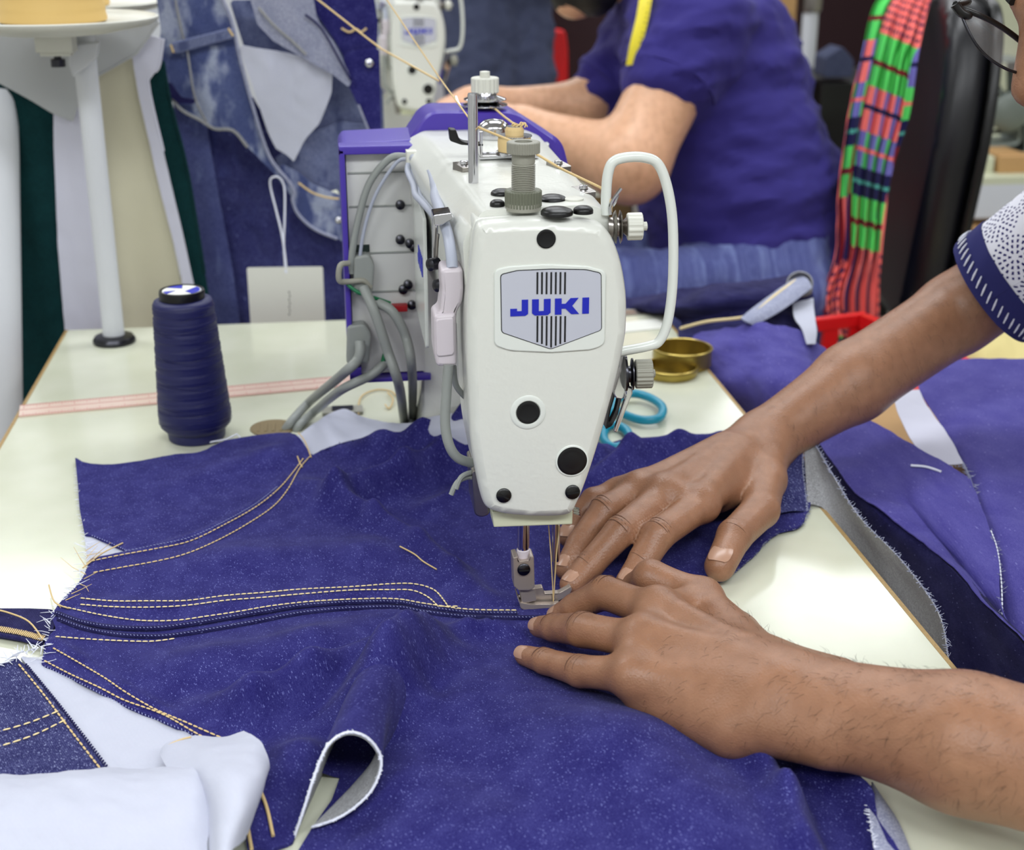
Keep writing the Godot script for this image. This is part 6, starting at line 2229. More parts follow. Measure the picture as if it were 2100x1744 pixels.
func build_hanging_jeans() -> void:
	var t := thing("hanging_jeans", "acid washed denim garment hanging inside out with white pocket bags behind the table", "jeans", Vector3(-0.28, TOP, -0.92))
	var o := t.position
	var parts := [
		["leg_panel", "denim_washed", [400, 180, 520, 200, 620, 380, 705, 400, 720, 760, 470, 760, 440, 520, 410, 320], -0.965, 0.010, "dark side of the denim leg"],
		["leg_panel", "denim_faded", [350, 180, 400, 240, 424, 262, 448, 400, 478, 560, 505, 760, 445, 760, 425, 620, 400, 470, 370, 320], -0.945, 0.005, "faded strip of the denim leg"],
		["inner_panel", "denim_inner", [470, 0, 640, 0, 720, 120, 785, 180, 790, 330, 700, 345, 640, 350, 590, 330, 520, 160], -0.950, 0.006, "grey blue inner side of the denim"],
		["inner_panel", "denim_inner", [560, 330, 620, 280, 700, 250, 790, 260, 790, 420, 720, 430, 690, 390, 640, 400, 600, 380], -0.938, 0.006, "grey blue inner side of the denim"],
		["hem_panel", "denim_acid", [572, 335, 605, 350, 640, 378, 690, 400, 710, 400, 710, 500, 690, 488, 645, 470, 612, 440, 598, 405], -0.925, 0.004, "deep blue bleached hem"],
		["front_panel", "denim_acid", [318, -20, 345, -30, 452, -20, 474, 40, 490, 110, 516, 210, 552, 320, 592, 372, 604, 392, 598, 404, 556, 350, 508, 302, 478, 268, 440, 264, 410, 246, 366, 220, 336, 168, 322, 130, 330, 60], -0.915, 0.008, "acid washed denim front"],
		["pocket_bag", "lining", [488, 92, 560, 104, 640, 120, 682, 152, 680, 192, 656, 252, 626, 285, 602, 332, 596, 322, 566, 305, 548, 270, 520, 180], -0.900, 0.008, "white cotton pocket bag"],
		["waistband_facing", "denim_pale_back", [508, -20, 640, -20, 650, 40, 690, 95, 721, 162, 716, 180, 680, 152, 620, 118, 560, 84, 528, 50], -0.885, 0.006, "pale grey waistband facing"],
		["side_panel", "denim", [620, -20, 765, -20, 776, 50, 772, 112, 722, 152, 692, 92, 650, 30], -0.905, 0.005, "dark blue side panel"],
		["side_panel", "denim", [704, 108, 778, 96, 782, 272, 758, 268, 735, 220, 708, 160], -0.893, 0.004, "blue strip of the side panel"]]
	for q in parts:
		obj(q[0], hang(q[2], q[3], o, q[4], 16.0, 0.007).done(), M[q[1]], t, q[5])
	for q in [[[452, -10, 474, 40, 490, 110, 516, 210, 552, 320, 592, 372, 604, 395, 600, 410, 612, 440, 645, 470, 692, 490], 0.0022, "denim_pale_back", -0.905], [[318, 130, 336, 168, 366, 220, 410, 246, 440, 264, 478, 268, 508, 302], 0.0022, "denim_back", -0.905], [[360, 0, 372, 60, 385, 110, 400, 200, 430, 262], 0.0014, "denim_back", -0.908], [[626, 30, 660, 60, 700, 130, 720, 165], 0.0014, "denim_dark", -0.880], [[530, 15, 560, 50, 600, 85, 628, 112], 0.0018, "denim_back", -0.878], [[735, 215, 756, 268], 0.0016, "denim_pale_back", -0.890]]:
		obj("seam", hem(q[0], q[3], q[1], o), M[q[2]], t)
	for q in [[612, 375, 640, 395, 670, 405, 695, 408], [700, 58, 716, 66, 730, 60, 740, 66, 752, 58], [468, 58, 478, 74], [350, 92, 356, 108]]:
		obj("yellow_stitching", hem(q, -0.897, 0.0013, o), M.thread_tan, t)
	var b := MB.new(o)
	var lp := [352, 88, 470, 58, 479, 62, 480, 78, 362, 110, 354, 106]
	b.prism(ccw(rounded(Fs(lp, -0.90), 0.002)), -0.905, -0.898, 0.0015)
	obj("belt_loop", b.done(40.0), M.denim_inner, t)
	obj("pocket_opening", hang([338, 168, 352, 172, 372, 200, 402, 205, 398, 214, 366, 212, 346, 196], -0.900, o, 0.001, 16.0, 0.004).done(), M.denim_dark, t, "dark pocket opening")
	for q in [[757, 130, 0.006], [694, 452, 0.005]]:
		var p := Z(q[0], q[1], -0.885)
		b = MB.new(o)
		disc(b, p, Vector3.BACK, [Vector2(q[2], -0.003), Vector2(q[2], 0.001), Vector2(q[2] * 0.6, 0.003), Vector2(q[2] * 0.2, 0.0032)], 16)
		obj("rivet", b.done(60.0), M.chrome, t)
	# paper tag on its string
	t = thing("price_tag", "white card tag on a looped string, hanging from the acid washed jeans", "tag", Z(585, 610, -0.845))
	o = t.position
	b = MB.new(o)
	b.prism(ccw(rounded(Fs([506, 549, 662, 547, 668, 690, 516, 694], -0.845), 0.003)), -0.8458, -0.8446, 0.0)
	obj("card", b.done(20.0), M.card, t)
	b = MB.new(o)
	var sm := -0.8440
	b.tube(smooth([Z(586, 560, sm), Z(582, 500, -0.86), Z(584, 440, -0.88), Z(583, 385, -0.90), Z(572, 364, -0.90), Z(556, 366, -0.90), Z(555, 385, -0.90), Z(566, 430, -0.88), Z(578, 480, -0.86), Z(585, 530, -0.85), Z(587, 560, sm)], 5), 0.0014, 6)
	obj("string", b.done(70.0), M.thread_white, t)
	b = MB.new(o)
	for k in 7:
		var p := F(593 + (k % 2) * 1.5, 600 + k * 7.5, sm)
		b.box(Vector3(p.x - 0.0007, p.y - 0.0012, -0.8447), Vector3(p.x + 0.0007, p.y + 0.0012, -0.8443), 0.0)
	obj("print_mark", b.done(10.0), M.line_black, t)

# ---------- the second work place behind
func ruffle(b: MB, amp: float, scale: Vector3, off := 0.0) -> void:
	for k in b.v.size():
		var p := (b.v[k] + b.org) * scale + Vector3.ONE * off
		b.v[k] += b.nrm[k] * amp * (wob.get_noise_3d(p.x, p.y, p.z) + 0.5 * wob.get_noise_3d(p.x * 2.3, p.y * 2.3, p.z * 2.3))
	var acc := PackedVector3Array()
	acc.resize(b.v.size())
	for k in range(0, b.idx.size(), 3):
		var a := b.v[b.idx[k]]
		var n := (b.v[b.idx[k + 1]] - a).cross(b.v[b.idx[k + 2]] - a)
		for q in 3:
			acc[b.idx[k + q]] += n
	for k in acc.size():
		b.nrm[k] = acc[k].normalized()

func build_back_station() -> void:
	# table
	var t := thing("sewing_table", "cream sewing table of the second work place, under the machine behind", "table", Vector3(-0.01, 0, -2.1))
	var o := t.position
	var b := MB.new(o)
	b.box(Vector3(-0.41, TOP - 0.0015, -2.75), Vector3(0.385, TOP, -1.52), 0.0004)
	obj("laminate_top", b.done(20.0), M.laminate, t)
	b = MB.new(o)
	b.box(Vector3(-0.41, TOP - 0.045, -2.75), Vector3(0.385, TOP - 0.0016, -1.52), 0.0015)
	obj("wood_core", b.done(20.0), M.wood_edge, t)
	for x in [-0.36, 0.33]:
		for z in [-2.7, -1.57]:
			b = MB.new(o)
			b.box(Vector3(x - 0.025, 0, z - 0.025), Vector3(x + 0.025, TOP - 0.045, z + 0.025), 0.003)
			obj("leg", b.done(), M.white_paint, t)
	# machine: a copy of the first
	var src := get_node("sewing_machine") as Node3D
	var m := src.duplicate() as Node3D
	m.name = numbered("sewing_machine")
	add_child(m)
	m.position = src.position + Vector3(0.045, 0.006, -1.97)
	tag(m, "second white sewing machine of the same kind, out of focus at the work place behind", "sewing machine")
	# the worker there
	t = thing("person", "person in a navy polo shirt leaning over the machine behind, yellow tape round the neck", "person", D(1540, 620, 2.45) * Vector3(1, 0, 1))
	o = t.position
	var neck := D(1360, -70, 2.46)
	var ns := D(1425, 62, 2.30)
	var fs := D(1345, 70, 2.60)
	var ne := D(1292, 338, 2.24)
	var nw := D(1075, 262, 2.36)
	var fe := D(1205, 215, 2.60)
	var fw := D(1010, 215, 2.56)
	var hip := D(1560, 590, 2.45)
	var head := D(1215, -95, 2.47)
	var chin := D(1178, -8, 2.47)
	b = MB.new(o)
	var bones := [[ns, ne, 0.068, 0.058], [ne, nw, 0.060, 0.034], [fs, fe, 0.056, 0.046], [fe, fw, 0.044, 0.028], [neck, D(1440, 120, 2.45), 0.06, 0.13], [D(1440, 120, 2.45), hip, 0.13, 0.13], [neck, head, 0.055, 0.055], [head, head + Vector3(0.02, 0.03, 0), 0.092, 0.092], [head, chin, 0.075, 0.040], [chin + Vector3(-0.035, 0.065, 0), chin + Vector3(-0.045, 0.05, 0), 0.016, 0.014]]
	for q in [[nw, D(985, 232, 2.42)], [fw, D(930, 205, 2.50)]]:
		var w: Vector3 = q[0]
		var tip: Vector3 = q[1]
		var mid := w.lerp(tip, 0.55)
		bones.append([w, mid, 0.026, 0.024])
		for f in 4:
			var off := Vector3(0, 0.004 - 0.002 * f, (f - 1.5) * 0.018)
			bones.append([mid + off, tip + off + Vector3(-0.02, -0.02, 0), 0.011, 0.009])
		bones.append([w.lerp(mid, 0.6) + Vector3(0, -0.01, 0.02), mid + Vector3(-0.03, -0.02, 0.045), 0.012, 0.010])
	body_mesh(b, [[0.010, bones]], 0.009, 0.010)
	obj("body", b.done(), M.skin_light, t)
	b = MB.new(o)
	var sh := [[neck + Vector3(0.02, -0.05, 0), D(1455, 130, 2.45), 0.09, 0.150], [D(1455, 130, 2.45), D(1520, 400, 2.45), 0.150, 0.166], [D(1520, 400, 2.45), D(1555, 560, 2.45), 0.166, 0.156], [ns, ns.lerp(ne, 0.40), 0.086, 0.080], [fs, fs.lerp(fe, 0.72), 0.074, 0.066], [ns, fs, 0.08, 0.08]]
	body_mesh(b, [[0.016, sh]], 0.010, 0.016)
	ruffle(b, 0.016, Vector3(4, 13, 5))
	obj("polo_shirt", b.done(), M.navy_cotton, t)
	for q in [[ns, ne, 0.37, 0.43, 0.083], [fs, fe, 0.68, 0.75, 0.069]]:
		b = MB.new(o)
		b.tube([(q[0] as Vector3).lerp(q[1], q[2]), (q[0] as Vector3).lerp(q[1], q[3])], q[4], 28)
		obj("sleeve_band", b.done(60.0), M.navy_cotton, t)
	b = MB.new(o)
	body_mesh(b, [[0.012, [[chin + Vector3(0.03, 0.015, 0), chin + Vector3(-0.005, 0.006, 0), 0.052, 0.040], [chin + Vector3(0.06, 0.06, 0.055), chin + Vector3(0.03, 0.01, 0.04), 0.02, 0.028]]]], 0.008, 0.012)
	obj("beard", b.done(), M.hair, t)
	b = MB.new(o)
	b.ball(head + Vector3(0.03, 0.045, 0), Vector3(0.10, 0.085, 0.10), Basis(), 24)
	obj("head_hair", b.done(60.0), M.hair, t)
	b = MB.new(o)
	var knee := D(1170, 610, 2.28)
	var knee2 := D(1200, 560, 2.62)
	body_mesh(b, [[0.02, [[D(1555, 545, 2.45), hip, 0.150, 0.155], [hip + Vector3(0, 0, 0.09), knee, 0.098, 0.074], [hip + Vector3(0, 0, -0.09), knee2, 0.098, 0.074], [knee, Vector3(knee.x, 0.10, knee.z), 0.070, 0.055], [knee2, Vector3(knee2.x, 0.10, knee2.z), 0.070, 0.055]]]], 0.012, 0.02)
	ruffle(b, 0.010, Vector3(9, 9, 9), 3.0)
	for k in b.v.size():
		b.uv[k] = Vector2(b.v[k].x, b.v[k].y + b.v[k].z)
	obj("jeans", b.done(), M.denim_faded, t)
	for q in [knee, knee2]:
		b = MB.new(o)
		body_mesh(b, [[0.01, [[Vector3(q.x + 0.03, 0.045, q.z), Vector3(q.x - 0.13, 0.035, q.z), 0.045, 0.035]]]], 0.01, 0.01)
		obj("shoe", b.done(), M.black_leather, t)
	# tape measure hanging from the neck
	t = thing("tape_measure", "yellow tape measure hanging from the neck of the person in navy", "tape measure", D(1315, 40, 2.24))
	var tl := []
	var tr := []
	for q in smooth([Vector3(1338, -60, 2.30), Vector3(1326, -10, 2.25), Vector3(1317, 40, 2.235), Vector3(1305, 90, 2.23), Vector3(1297, 135, 2.235)], 5):
		tl.append(D(q.x - 13, q.y, q.z))
		tr.append(D(q.x + 13, q.y - 3, q.z))
	obj("tape", ribbon_mesh(tr, tl, 24, 3, 0.0008, func(_u: float, v: float) -> Vector3: return ax_f * -0.003 * sin(v * PI), t.position).done(60.0), M.yellow_tape, t)
	b = MB.new(t.position)
	for k in range(2, 20):
		var a: Vector3 = tr[k]
		var c: Vector3 = tl[k]
		b.tube([a.lerp(c, 0.08) - ax_f * 0.0012, a.lerp(c, 0.55 if k % 4 == 0 else 0.3) - ax_f * 0.0028], 0.0009, 4)
	obj("tape_marks", b.done(), M.line_black, t)
	build_chair_and_cloth()
	build_standing_person()

func build_chair_and_cloth() -> void:
	# black padded office chair
	var c := D(1893, 320, 2.46)
	var t := thing("office_chair", "black padded chair back with a plaid cloth draped over it, behind the person in navy", "chair", Vector3(c.x, 0, c.z))
	var o := t.position
	var tilt := Transform3D(Basis.from_euler(Vector3(0, -0.16, -0.09)), c)
	var b := MB.new(o)
	var side := Basis(Vector3(0, 0, -1), Vector3.UP, Vector3(1, 0, 0))
	var outline := rounded([Vector2(-0.20, -0.27), Vector2(0.20, -0.27), Vector2(0.215, 0.10), Vector2(0.15, 0.275), Vector2(-0.15, 0.275), Vector2(-0.215, 0.10)], 0.08, 8)
	b.prism(outline, -0.040, 0.030, 0.024, tilt * Transform3D(side, Vector3.ZERO))
	obj("backrest", b.done(50.0), M.black_leather, t)
	b = MB.new(o)
	b.prism(MB.inset(outline, -0.004), 0.028, 0.046, 0.006, tilt * Transform3D(side, Vector3.ZERO))
	obj("back_shell", b.done(50.0), M.rubber_black, t)
	b = MB.new(o)
	var sx := c.x - 0.26
	b.prism(rounded([Vector2(-0.24, -0.23), Vector2(0.24, -0.23), Vector2(0.24, 0.23), Vector2(-0.24, 0.23)], 0.07, 6), 0.0, 0.08, 0.025, Transform3D(Basis(Vector3.RIGHT, Vector3.FORWARD, Vector3.UP), Vector3(sx, 0.40, c.z)))
	obj("seat", b.done(50.0), M.black_leather, t)
	b = MB.new(o)
	b.tube([Vector3(sx, 0.1, c.z), Vector3(sx, 0.40, c.z)], 0.03, 16)
	b.tube([Vector3(sx + 0.16, 0.42, c.z), Vector3(c.x + 0.05, 0.50, c.z), Vector3(c.x + 0.03, 0.75, c.z)], 0.018, 12)
	obj("column", b.done(60.0), M.steel_dark, t)
	for k in 5:
		var a := TAU * k / 5.0
		b = MB.new(o)
		b.tube([Vector3(sx, 0.11, c.z), Vector3(sx + cos(a) * 0.28, 0.07, c.z + sin(a) * 0.28)], [0.028, 0.016], 10)
		var leg := obj("leg", b.done(60.0), M.rubber_black, t)
		b = MB.new(o)
		disc(b, Vector3(sx + cos(a) * 0.28, 0.028, c.z + sin(a) * 0.28), Vector3(-sin(a), 0, cos(a)), [Vector2(0.018, -0.018), Vector2(0.028, -0.012), Vector2(0.028, 0.012), Vector2(0.018, 0.018)], 18)
		obj("caster", b.done(40.0), M.rubber_black, leg)
	# plaid cloth
	var plaid := picture(384, func(x: int, y: int) -> Color:
		var u := float(x) / 384.0
		var v := float(y) / 384.0
		if u < 0.27:                # the inner layer of the drape hangs lower
			v = fposmod(v + 0.13 + 0.04 * u, 1.0)
		else:
			v = fposmod(v - 0.05 * (u - 0.27), 1.0)
		var red := Color(0.93, 0.45, 0.42)
		var deep := Color(0.45, 0.10, 0.14)
		var green := Color(0.34, 0.80, 0.38)
		var navy := Color(0.12, 0.11, 0.28)
		var lilac := Color(0.42, 0.40, 0.68)
		var bu := fposmod(u * 5.0, 1.0)
		var col := red
		if v < 0.21:
			col = red if bu > 0.12 else deep
			if fposmod(v * 38.0, 1.0) < 0.34 and fposmod(u * 26.0 + 0.5 * floor(v * 38.0), 1.0) < 0.62:
				col = navy
		elif v < 0.37:
			col = green if bu > 0.2 else Color(0.1, 0.45, 0.14)
			if absf(v - 0.30) < 0.008:
				col = deep
		elif v < 0.50:
			col = red if bu > 0.3 else lilac
			if absf(v - 0.43) < 0.007:
				col = navy
		elif v < 0.60:
			col = lilac if bu > 0.45 else green
			if absf(v - 0.55) < 0.006:
				col = red
		elif v < 0.68:
			col = navy
			if absf(v - 0.64) < 0.006:
				col = Color(0.3, 0.6, 0.55)
		elif v < 0.82:
			col = green if bu > 0.25 else deep
			if absf(v - 0.75) < 0.008:
				col = deep
		else:
			col = red if bu > 0.4 else (deep if bu > 0.2 else navy)
		if absf(bu - 0.5) < 0.02:
			col = col.lerp(navy, 0.6)
		return col)
	var pm := cloth_mat("plaid", plaid, 0.56)
	pm.uv1_scale = Vector3(4.2, 1.0 / 0.60, 1)
	t = thing("plaid_cloth", "red and green checked cloth draped in pleats over the black chair back", "cloth", D(1790, 300, 2.30))
	var rows := []
	var lft := smooth([Vector3(1840, -30, 2.42), Vector3(1790, 10, 2.38), Vector3(1762, 120, 2.34), Vector3(1738, 240, 2.32), Vector3(1722, 390, 2.31), Vector3(1718, 520, 2.30), Vector3(1690, 610, 2.29), Vector3(1700, 700, 2.29)], 6)
	var rgt := smooth([Vector3(1925, -30, 2.36), Vector3(1905, 10, 2.33), Vector3(1882, 110, 2.30), Vector3(1862, 240, 2.29), Vector3(1832, 340, 2.28), Vector3(1814, 460, 2.27), Vector3(1808, 560, 2.26), Vector3(1805, 680, 2.26)], 6)
	lft = resample(lft, 60)
	rgt = resample(rgt, 60)
	for j in 60:
		var row := PackedVector3Array()
		var f := j / 59.0
		for i in 61:
			var u := i / 60.0
			var q: Vector3 = lft[j].lerp(rgt[j], u)
			var pleat := sin(u * TAU * 5.2 + 1.6 * sin(f * 3.0) + 0.6) * 0.008 * smoothstep(0.0, 0.25, f) + 0.004 * sin(u * TAU * 11.0 + f * 4.0)
			row.append(D(q.x + 3.0 * sin(u * 31.0 + f * 6.0), q.y, q.z - pleat - 0.02 * sin(u * PI)))
		rows.append(row)
	obj("pleated_cloth", thicken(rows, -0.002, 0.0, 20.0, t.position).done(70.0), pm, t)
	var hemline := []
	for q in rows[59]:
		hemline.append(q)
	b = MB.new(t.position)
	b.tube(hemline, 0.0022, 6)
	obj("hem", b.done(70.0), M.maroon, t)

func build_standing_person() -> void:
	var t := thing("person", "person standing in dark grey trousers behind the second machine, seen from the hips down", "person", D(1020, 120, 3.95) * Vector3(1, 0, 1))
	var o := t.position
	var d := 3.95
	var hipl := D(985, -40, d)
	var hipr := D(1052, -40, d + 0.08)
	var kl := D(970, 330, d - 0.14)
	var kr := D(1082, 330, d + 0.02)
	var b := MB.new(o)
	var chest := hipl.lerp(hipr, 0.5) + Vector3(0, 0.45, 0)
	var hd := chest + Vector3(0, 0.36, 0)
	var bones := [[chest, hd, 0.10, 0.055], [hd, hd + Vector3(0, 0.05, 0), 0.095, 0.09], [chest, hipl.lerp(hipr, 0.5), 0.13, 0.13]]
	for s in [-1.0, 1.0]:
		bones.append([chest + Vector3(0.17 * s, 0.05, 0), chest + Vector3(0.22 * s, -0.25, 0.0), 0.05, 0.042])
		bones.append([chest + Vector3(0.22 * s, -0.25, 0.0), chest + Vector3(0.16 * s, -0.30, 0.22), 0.042, 0.03])
		for f in 4:
			bones.append([chest + Vector3(0.16 * s, -0.30, 0.22), chest + Vector3((0.12 + 0.022 * f) * s, -0.32, 0.34), 0.022, 0.009])
	for k in [[hipl, kl], [hipr, kr]]:
		bones.append([k[0], k[1], 0.09, 0.06])
		bones.append([k[1], Vector3(k[1].x, 0.10, k[1].z), 0.06, 0.045])
	body_mesh(b, [[0.02, bones]], 0.016, 0.02)
	obj("body", b.done(), M.skin, t)
	cloth_mat("charcoal", denim_texture(128, Color(0.22, 0.24, 0.33), Color(0.42, 0.44, 0.54), 0.0, 17, 0.5), 0.15)
	b = MB.new(o)
	body_mesh(b, [[0.02, [[hipl + Vector3(0, 0.16, 0), hipl, 0.115, 0.115], [hipr + Vector3(0, 0.16, 0), hipr, 0.115, 0.115], [hipl, kl, 0.112, 0.084], [hipr, kr, 0.112, 0.084], [kl, Vector3(kl.x, 0.12, kl.z), 0.078, 0.06], [kr, Vector3(kr.x, 0.12, kr.z), 0.078, 0.06]]]], 0.014, 0.02)
	ruffle(b, 0.020, Vector3(6, 9, 6), 7.0)
	for k in b.v.size():
		b.uv[k] = Vector2(b.v[k].x, b.v[k].y)
	obj("trousers", b.done(), M.charcoal, t)
	b = MB.new(o)
	body_mesh(b, [[0.02, [[chest + Vector3(0, 0.1, 0), hipl.lerp(hipr, 0.5) + Vector3(0, 0.12, 0), 0.15, 0.15], [chest + Vector3(-0.17, 0.05, 0), chest + Vector3(-0.21, -0.12, 0), 0.07, 0.06], [chest + Vector3(0.17, 0.05, 0), chest + Vector3(0.21, -0.12, 0), 0.07, 0.06], [chest + Vector3(-0.17, 0.05, 0), chest + Vector3(0.17, 0.05, 0), 0.075, 0.075]]]], 0.016, 0.02)
	obj("shirt", b.done(), M.sheet_grey, t)
	for k in [kl, kr]:
		b = MB.new(o)
		body_mesh(b, [[0.01, [[Vector3(k.x, 0.045, k.z), Vector3(k.x - 0.02, 0.035, k.z + 0.14), 0.045, 0.036]]]], 0.01, 0.01)
		obj("shoe", b.done(), M.black_leather, t)
	# red plastic chair beside
	t = thing("red_chair", "red plastic chair partly seen between the dark trousers and the navy sleeve", "chair", D(1140, 300, 4.45) * Vector3(1, 0, 1))
	o = t.position
	var p := D(1146, 60, 4.45)
	b = MB.new(o)
	b.prism(rounded([Vector2(-0.20, 0.0), Vector2(0.030, 0.0), Vector2(0.030, 0.07), Vector2(0.020, 0.14), Vector2(-0.20, 0.15)], 0.02), -0.018, 0.018, 0.008, Transform3D(Basis(), p + Vector3(0, -0.14, 0)))
	obj("backrest", b.done(50.0), M.red_plastic, t)
	for s in [-0.19, 0.012]:
		b = MB.new(o)
		b.tube([p + Vector3(s, -0.09, 0), Vector3(p.x + s, 0.44, p.z + 0.02)], 0.020, 10)
		obj("back_post", b.done(50.0), M.red_plastic, t)
	b = MB.new(o)
	b.prism(rounded([Vector2(-0.23, 0), Vector2(0.05, 0), Vector2(0.05, 0.4), Vector2(-0.23, 0.4)], 0.04), 0.41, 0.45, 0.01, Transform3D(Basis(Vector3.RIGHT, Vector3.FORWARD, Vector3.UP), Vector3(p.x, 0, p.z + 0.40)))
	obj("seat", b.done(50.0), M.red_plastic, t)
	for s in [[-0.2, 0.03], [0.02, 0.03], [-0.2, 0.37], [0.02, 0.37]]:
		b = MB.new(o)
		b.tube([Vector3(p.x + s[0], 0, p.z + s[1]), Vector3(p.x + s[0], 0.42, p.z + s[1])], 0.018, 10)
		obj("leg", b.done(50.0), M.red_plastic, t)


# ---------- right side: denim heap, lap denim, crate, far work tables
func hsheet(rows: Array, nu: int, nv: int, thick: float, wr: float, grain: float, o: Vector3) -> ArrayMesh:
	return sheet(rows.map(func(r): return r.map(func(q): return H(q.x, q.y, q.z))), nu, nv, thick, wr, grain, o).done(65.0)

func build_right_background() -> void:
	# the big denim piece that falls from the table to the right
	var t := thing("lap_denim", "large violet indigo denim piece hanging down to the right beyond the table edge", "denim piece", H(1950, 1100, -0.05))
	var o := t.position
	obj("denim_panel", hsheet([
		[Vector3(1662, 880, 0.000), Vector3(1760, 858, 0.012), Vector3(1850, 898, 0.012), Vector3(1935, 952, 0.010), Vector3(1990, 982, 0.006)],
		[Vector3(1736, 990, 0.000), Vector3(1800, 955, 0.002), Vector3(1880, 990, 0.004), Vector3(1960, 1040, 0.004), Vector3(2020, 1060, 0.002)],
		[Vector3(1838, 1072, -0.008), Vector3(1870, 1050, -0.010), Vector3(1925, 1090, -0.010), Vector3(1990, 1130, -0.010), Vector3(2048, 1150, -0.010)],
		[Vector3(1946, 1160, -0.014), Vector3(1970, 1165, -0.022), Vector3(2000, 1195, -0.030), Vector3(2030, 1240, -0.035), Vector3(2060, 1260, -0.03)],
		[Vector3(2056, 1275, -0.028), Vector3(2070, 1285, -0.040), Vector3(2085, 1310, -0.050), Vector3(2100, 1345, -0.055), Vector3(2160, 1360, -0.05)],
		[Vector3(2150, 1370, -0.045), Vector3(2170, 1380, -0.06), Vector3(2190, 1410, -0.07), Vector3(2200, 1450, -0.08), Vector3(2260, 1460, -0.08)]], 60, 60, 0.0009, 0.004, 14.0, o), M.denim_lilac, t)
	obj("denim_panel", hsheet([
		[Vector3(1890, 745, 0.010), Vector3(1960, 738, 0.018), Vector3(2040, 736, 0.018), Vector3(2150, 740, 0.016)],
		[Vector3(1885, 800, 0.006), Vector3(1960, 800, 0.014), Vector3(2050, 810, 0.014), Vector3(2160, 820, 0.012)],
		[Vector3(1935, 880, 0.002), Vector3(1990, 890, 0.010), Vector3(2070, 900, 0.008), Vector3(2170, 910, 0.006)],
		[Vector3(1978, 960, -0.002), Vector3(2020, 980, 0.004), Vector3(2090, 1000, 0.002), Vector3(2180, 1010, 0.0)],
		[Vector3(2006, 1050, -0.008), Vector3(2050, 1080, -0.004), Vector3(2110, 1110, -0.006), Vector3(2190, 1120, -0.008)],
		[Vector3(2040, 1160, -0.020), Vector3(2080, 1200, -0.022), Vector3(2130, 1230, -0.025), Vector3(2200, 1240, -0.03)],
		[Vector3(2060, 1290, -0.050), Vector3(2100, 1320, -0.050), Vector3(2150, 1340, -0.05), Vector3(2220, 1360, -0.05)]], 40, 50, 0.0009, 0.003, 14.0, o), M.denim_lilac, t)
	obj("facing_strip", hsheet([
		[Vector3(1832, 806, 0.004), Vector3(1885, 800, 0.008)],
		[Vector3(1842, 850, 0.004), Vector3(1905, 840, 0.008)],
		[Vector3(1875, 915, 0.003), Vector3(1945, 895, 0.006)],
		[Vector3(1905, 958, 0.003), Vector3(1976, 952, 0.004)]], 10, 24, 0.0008, 0.002, 20.0, o), M.sheet_white, t, "white inner facing")
	var b := MB.new(o)
	var edge := [H(1975, 950, 0.004), H(1992, 990, 0.003), H(2005, 1045, -0.004)]
	b.tube(smooth(edge, 6), 0.0011, 6)
	obj("cut_edge", b.done(60.0), M.denim_pale_back, t)
	fray("frayed_edge", smooth([H(1890, 955, 0.007), H(1930, 958, 0.008), H(1976, 960, 0.006), H(1992, 990, 0.005), H(2005, 1048, -0.002)], 5), 50, 0.008, 0.0004, M.denim_pale_back, t, 0.0)
	b = MB.new(o)
	b.tube(smooth([H(1868, 955, 0.010), H(1900, 958, 0.011), H(1930, 968, 0.010)], 5), 0.0012, 6)
	obj("loose_thread", b.done(60.0), M.thread_white, t)
	var sl := []
	for q in smooth([Vector3(2032, 1088, -0.004), Vector3(2046, 1130, -0.010), Vector3(2054, 1200, -0.022), Vector3(2056, 1290, -0.042)], 6):
		sl.append(H(q.x, q.y, q.z + 0.004))
	stitch_row("stitch_row", sl, 0.0042, 0.0040, 0.0006, M.thread_white, t)
	fray("frayed_edge", sl, 40, 0.005, 0.0003, M.denim_pale_back, t, 0.0)
	# wooden board glimpsed in the gap
	t = thing("wood_board", "yellow wooden board glimpsed under the arm between the denim pieces", "board", H(1830, 880, -0.05))
	b = MB.new(t.position)
	b.box(Vector3(-0.12, -0.02, -0.09), Vector3(0.20, 0.0, 0.12), 0.002, Transform3D(Basis(Vector3.UP, -0.5), t.position))
	obj("board", b.done(20.0), M.tan_board, t)
	b = MB.new(t.position)
	b.box(Vector3(-0.12, -0.014, 0.118), Vector3(0.20, -0.006, 0.124), 0.001, Transform3D(Basis(Vector3.UP, -0.5), t.position))
	obj("edge_band", b.done(20.0), M.wood_edge, t)
	# the heap of denim behind the right hand
	t = thing("denim_heap", "crumpled violet denim trousers heaped behind the right forearm, rolled waistband on top", "trousers", H(1560, 720, 0.0))
	o = t.position
	obj("denim_panel", hsheet([
		[Vector3(1392, 690, 0.0), Vector3(1470, 672, 0.022), Vector3(1550, 668, 0.034), Vector3(1630, 680, 0.03), Vector3(1700, 720, 0.0)],
		[Vector3(1425, 735, -0.004), Vector3(1510, 715, 0.018), Vector3(1590, 712, 0.028), Vector3(1665, 735, 0.02), Vector3(1730, 790, -0.02)],
		[Vector3(1470, 795, -0.02), Vector3(1555, 780, 0.006), Vector3(1630, 785, 0.012), Vector3(1700, 815, 0.0), Vector3(1770, 860, -0.03)],
		[Vector3(1520, 858, -0.06), Vector3(1600, 850, -0.02), Vector3(1670, 860, -0.01), Vector3(1730, 880, -0.02), Vector3(1790, 920, -0.05)],
		[Vector3(1560, 930, -0.10), Vector3(1640, 920, -0.06), Vector3(1700, 930, -0.05), Vector3(1760, 950, -0.05), Vector3(1810, 980, -0.07)]], 50, 46, 0.001, 0.010, 11.0, o), M.denim_lilac, t)
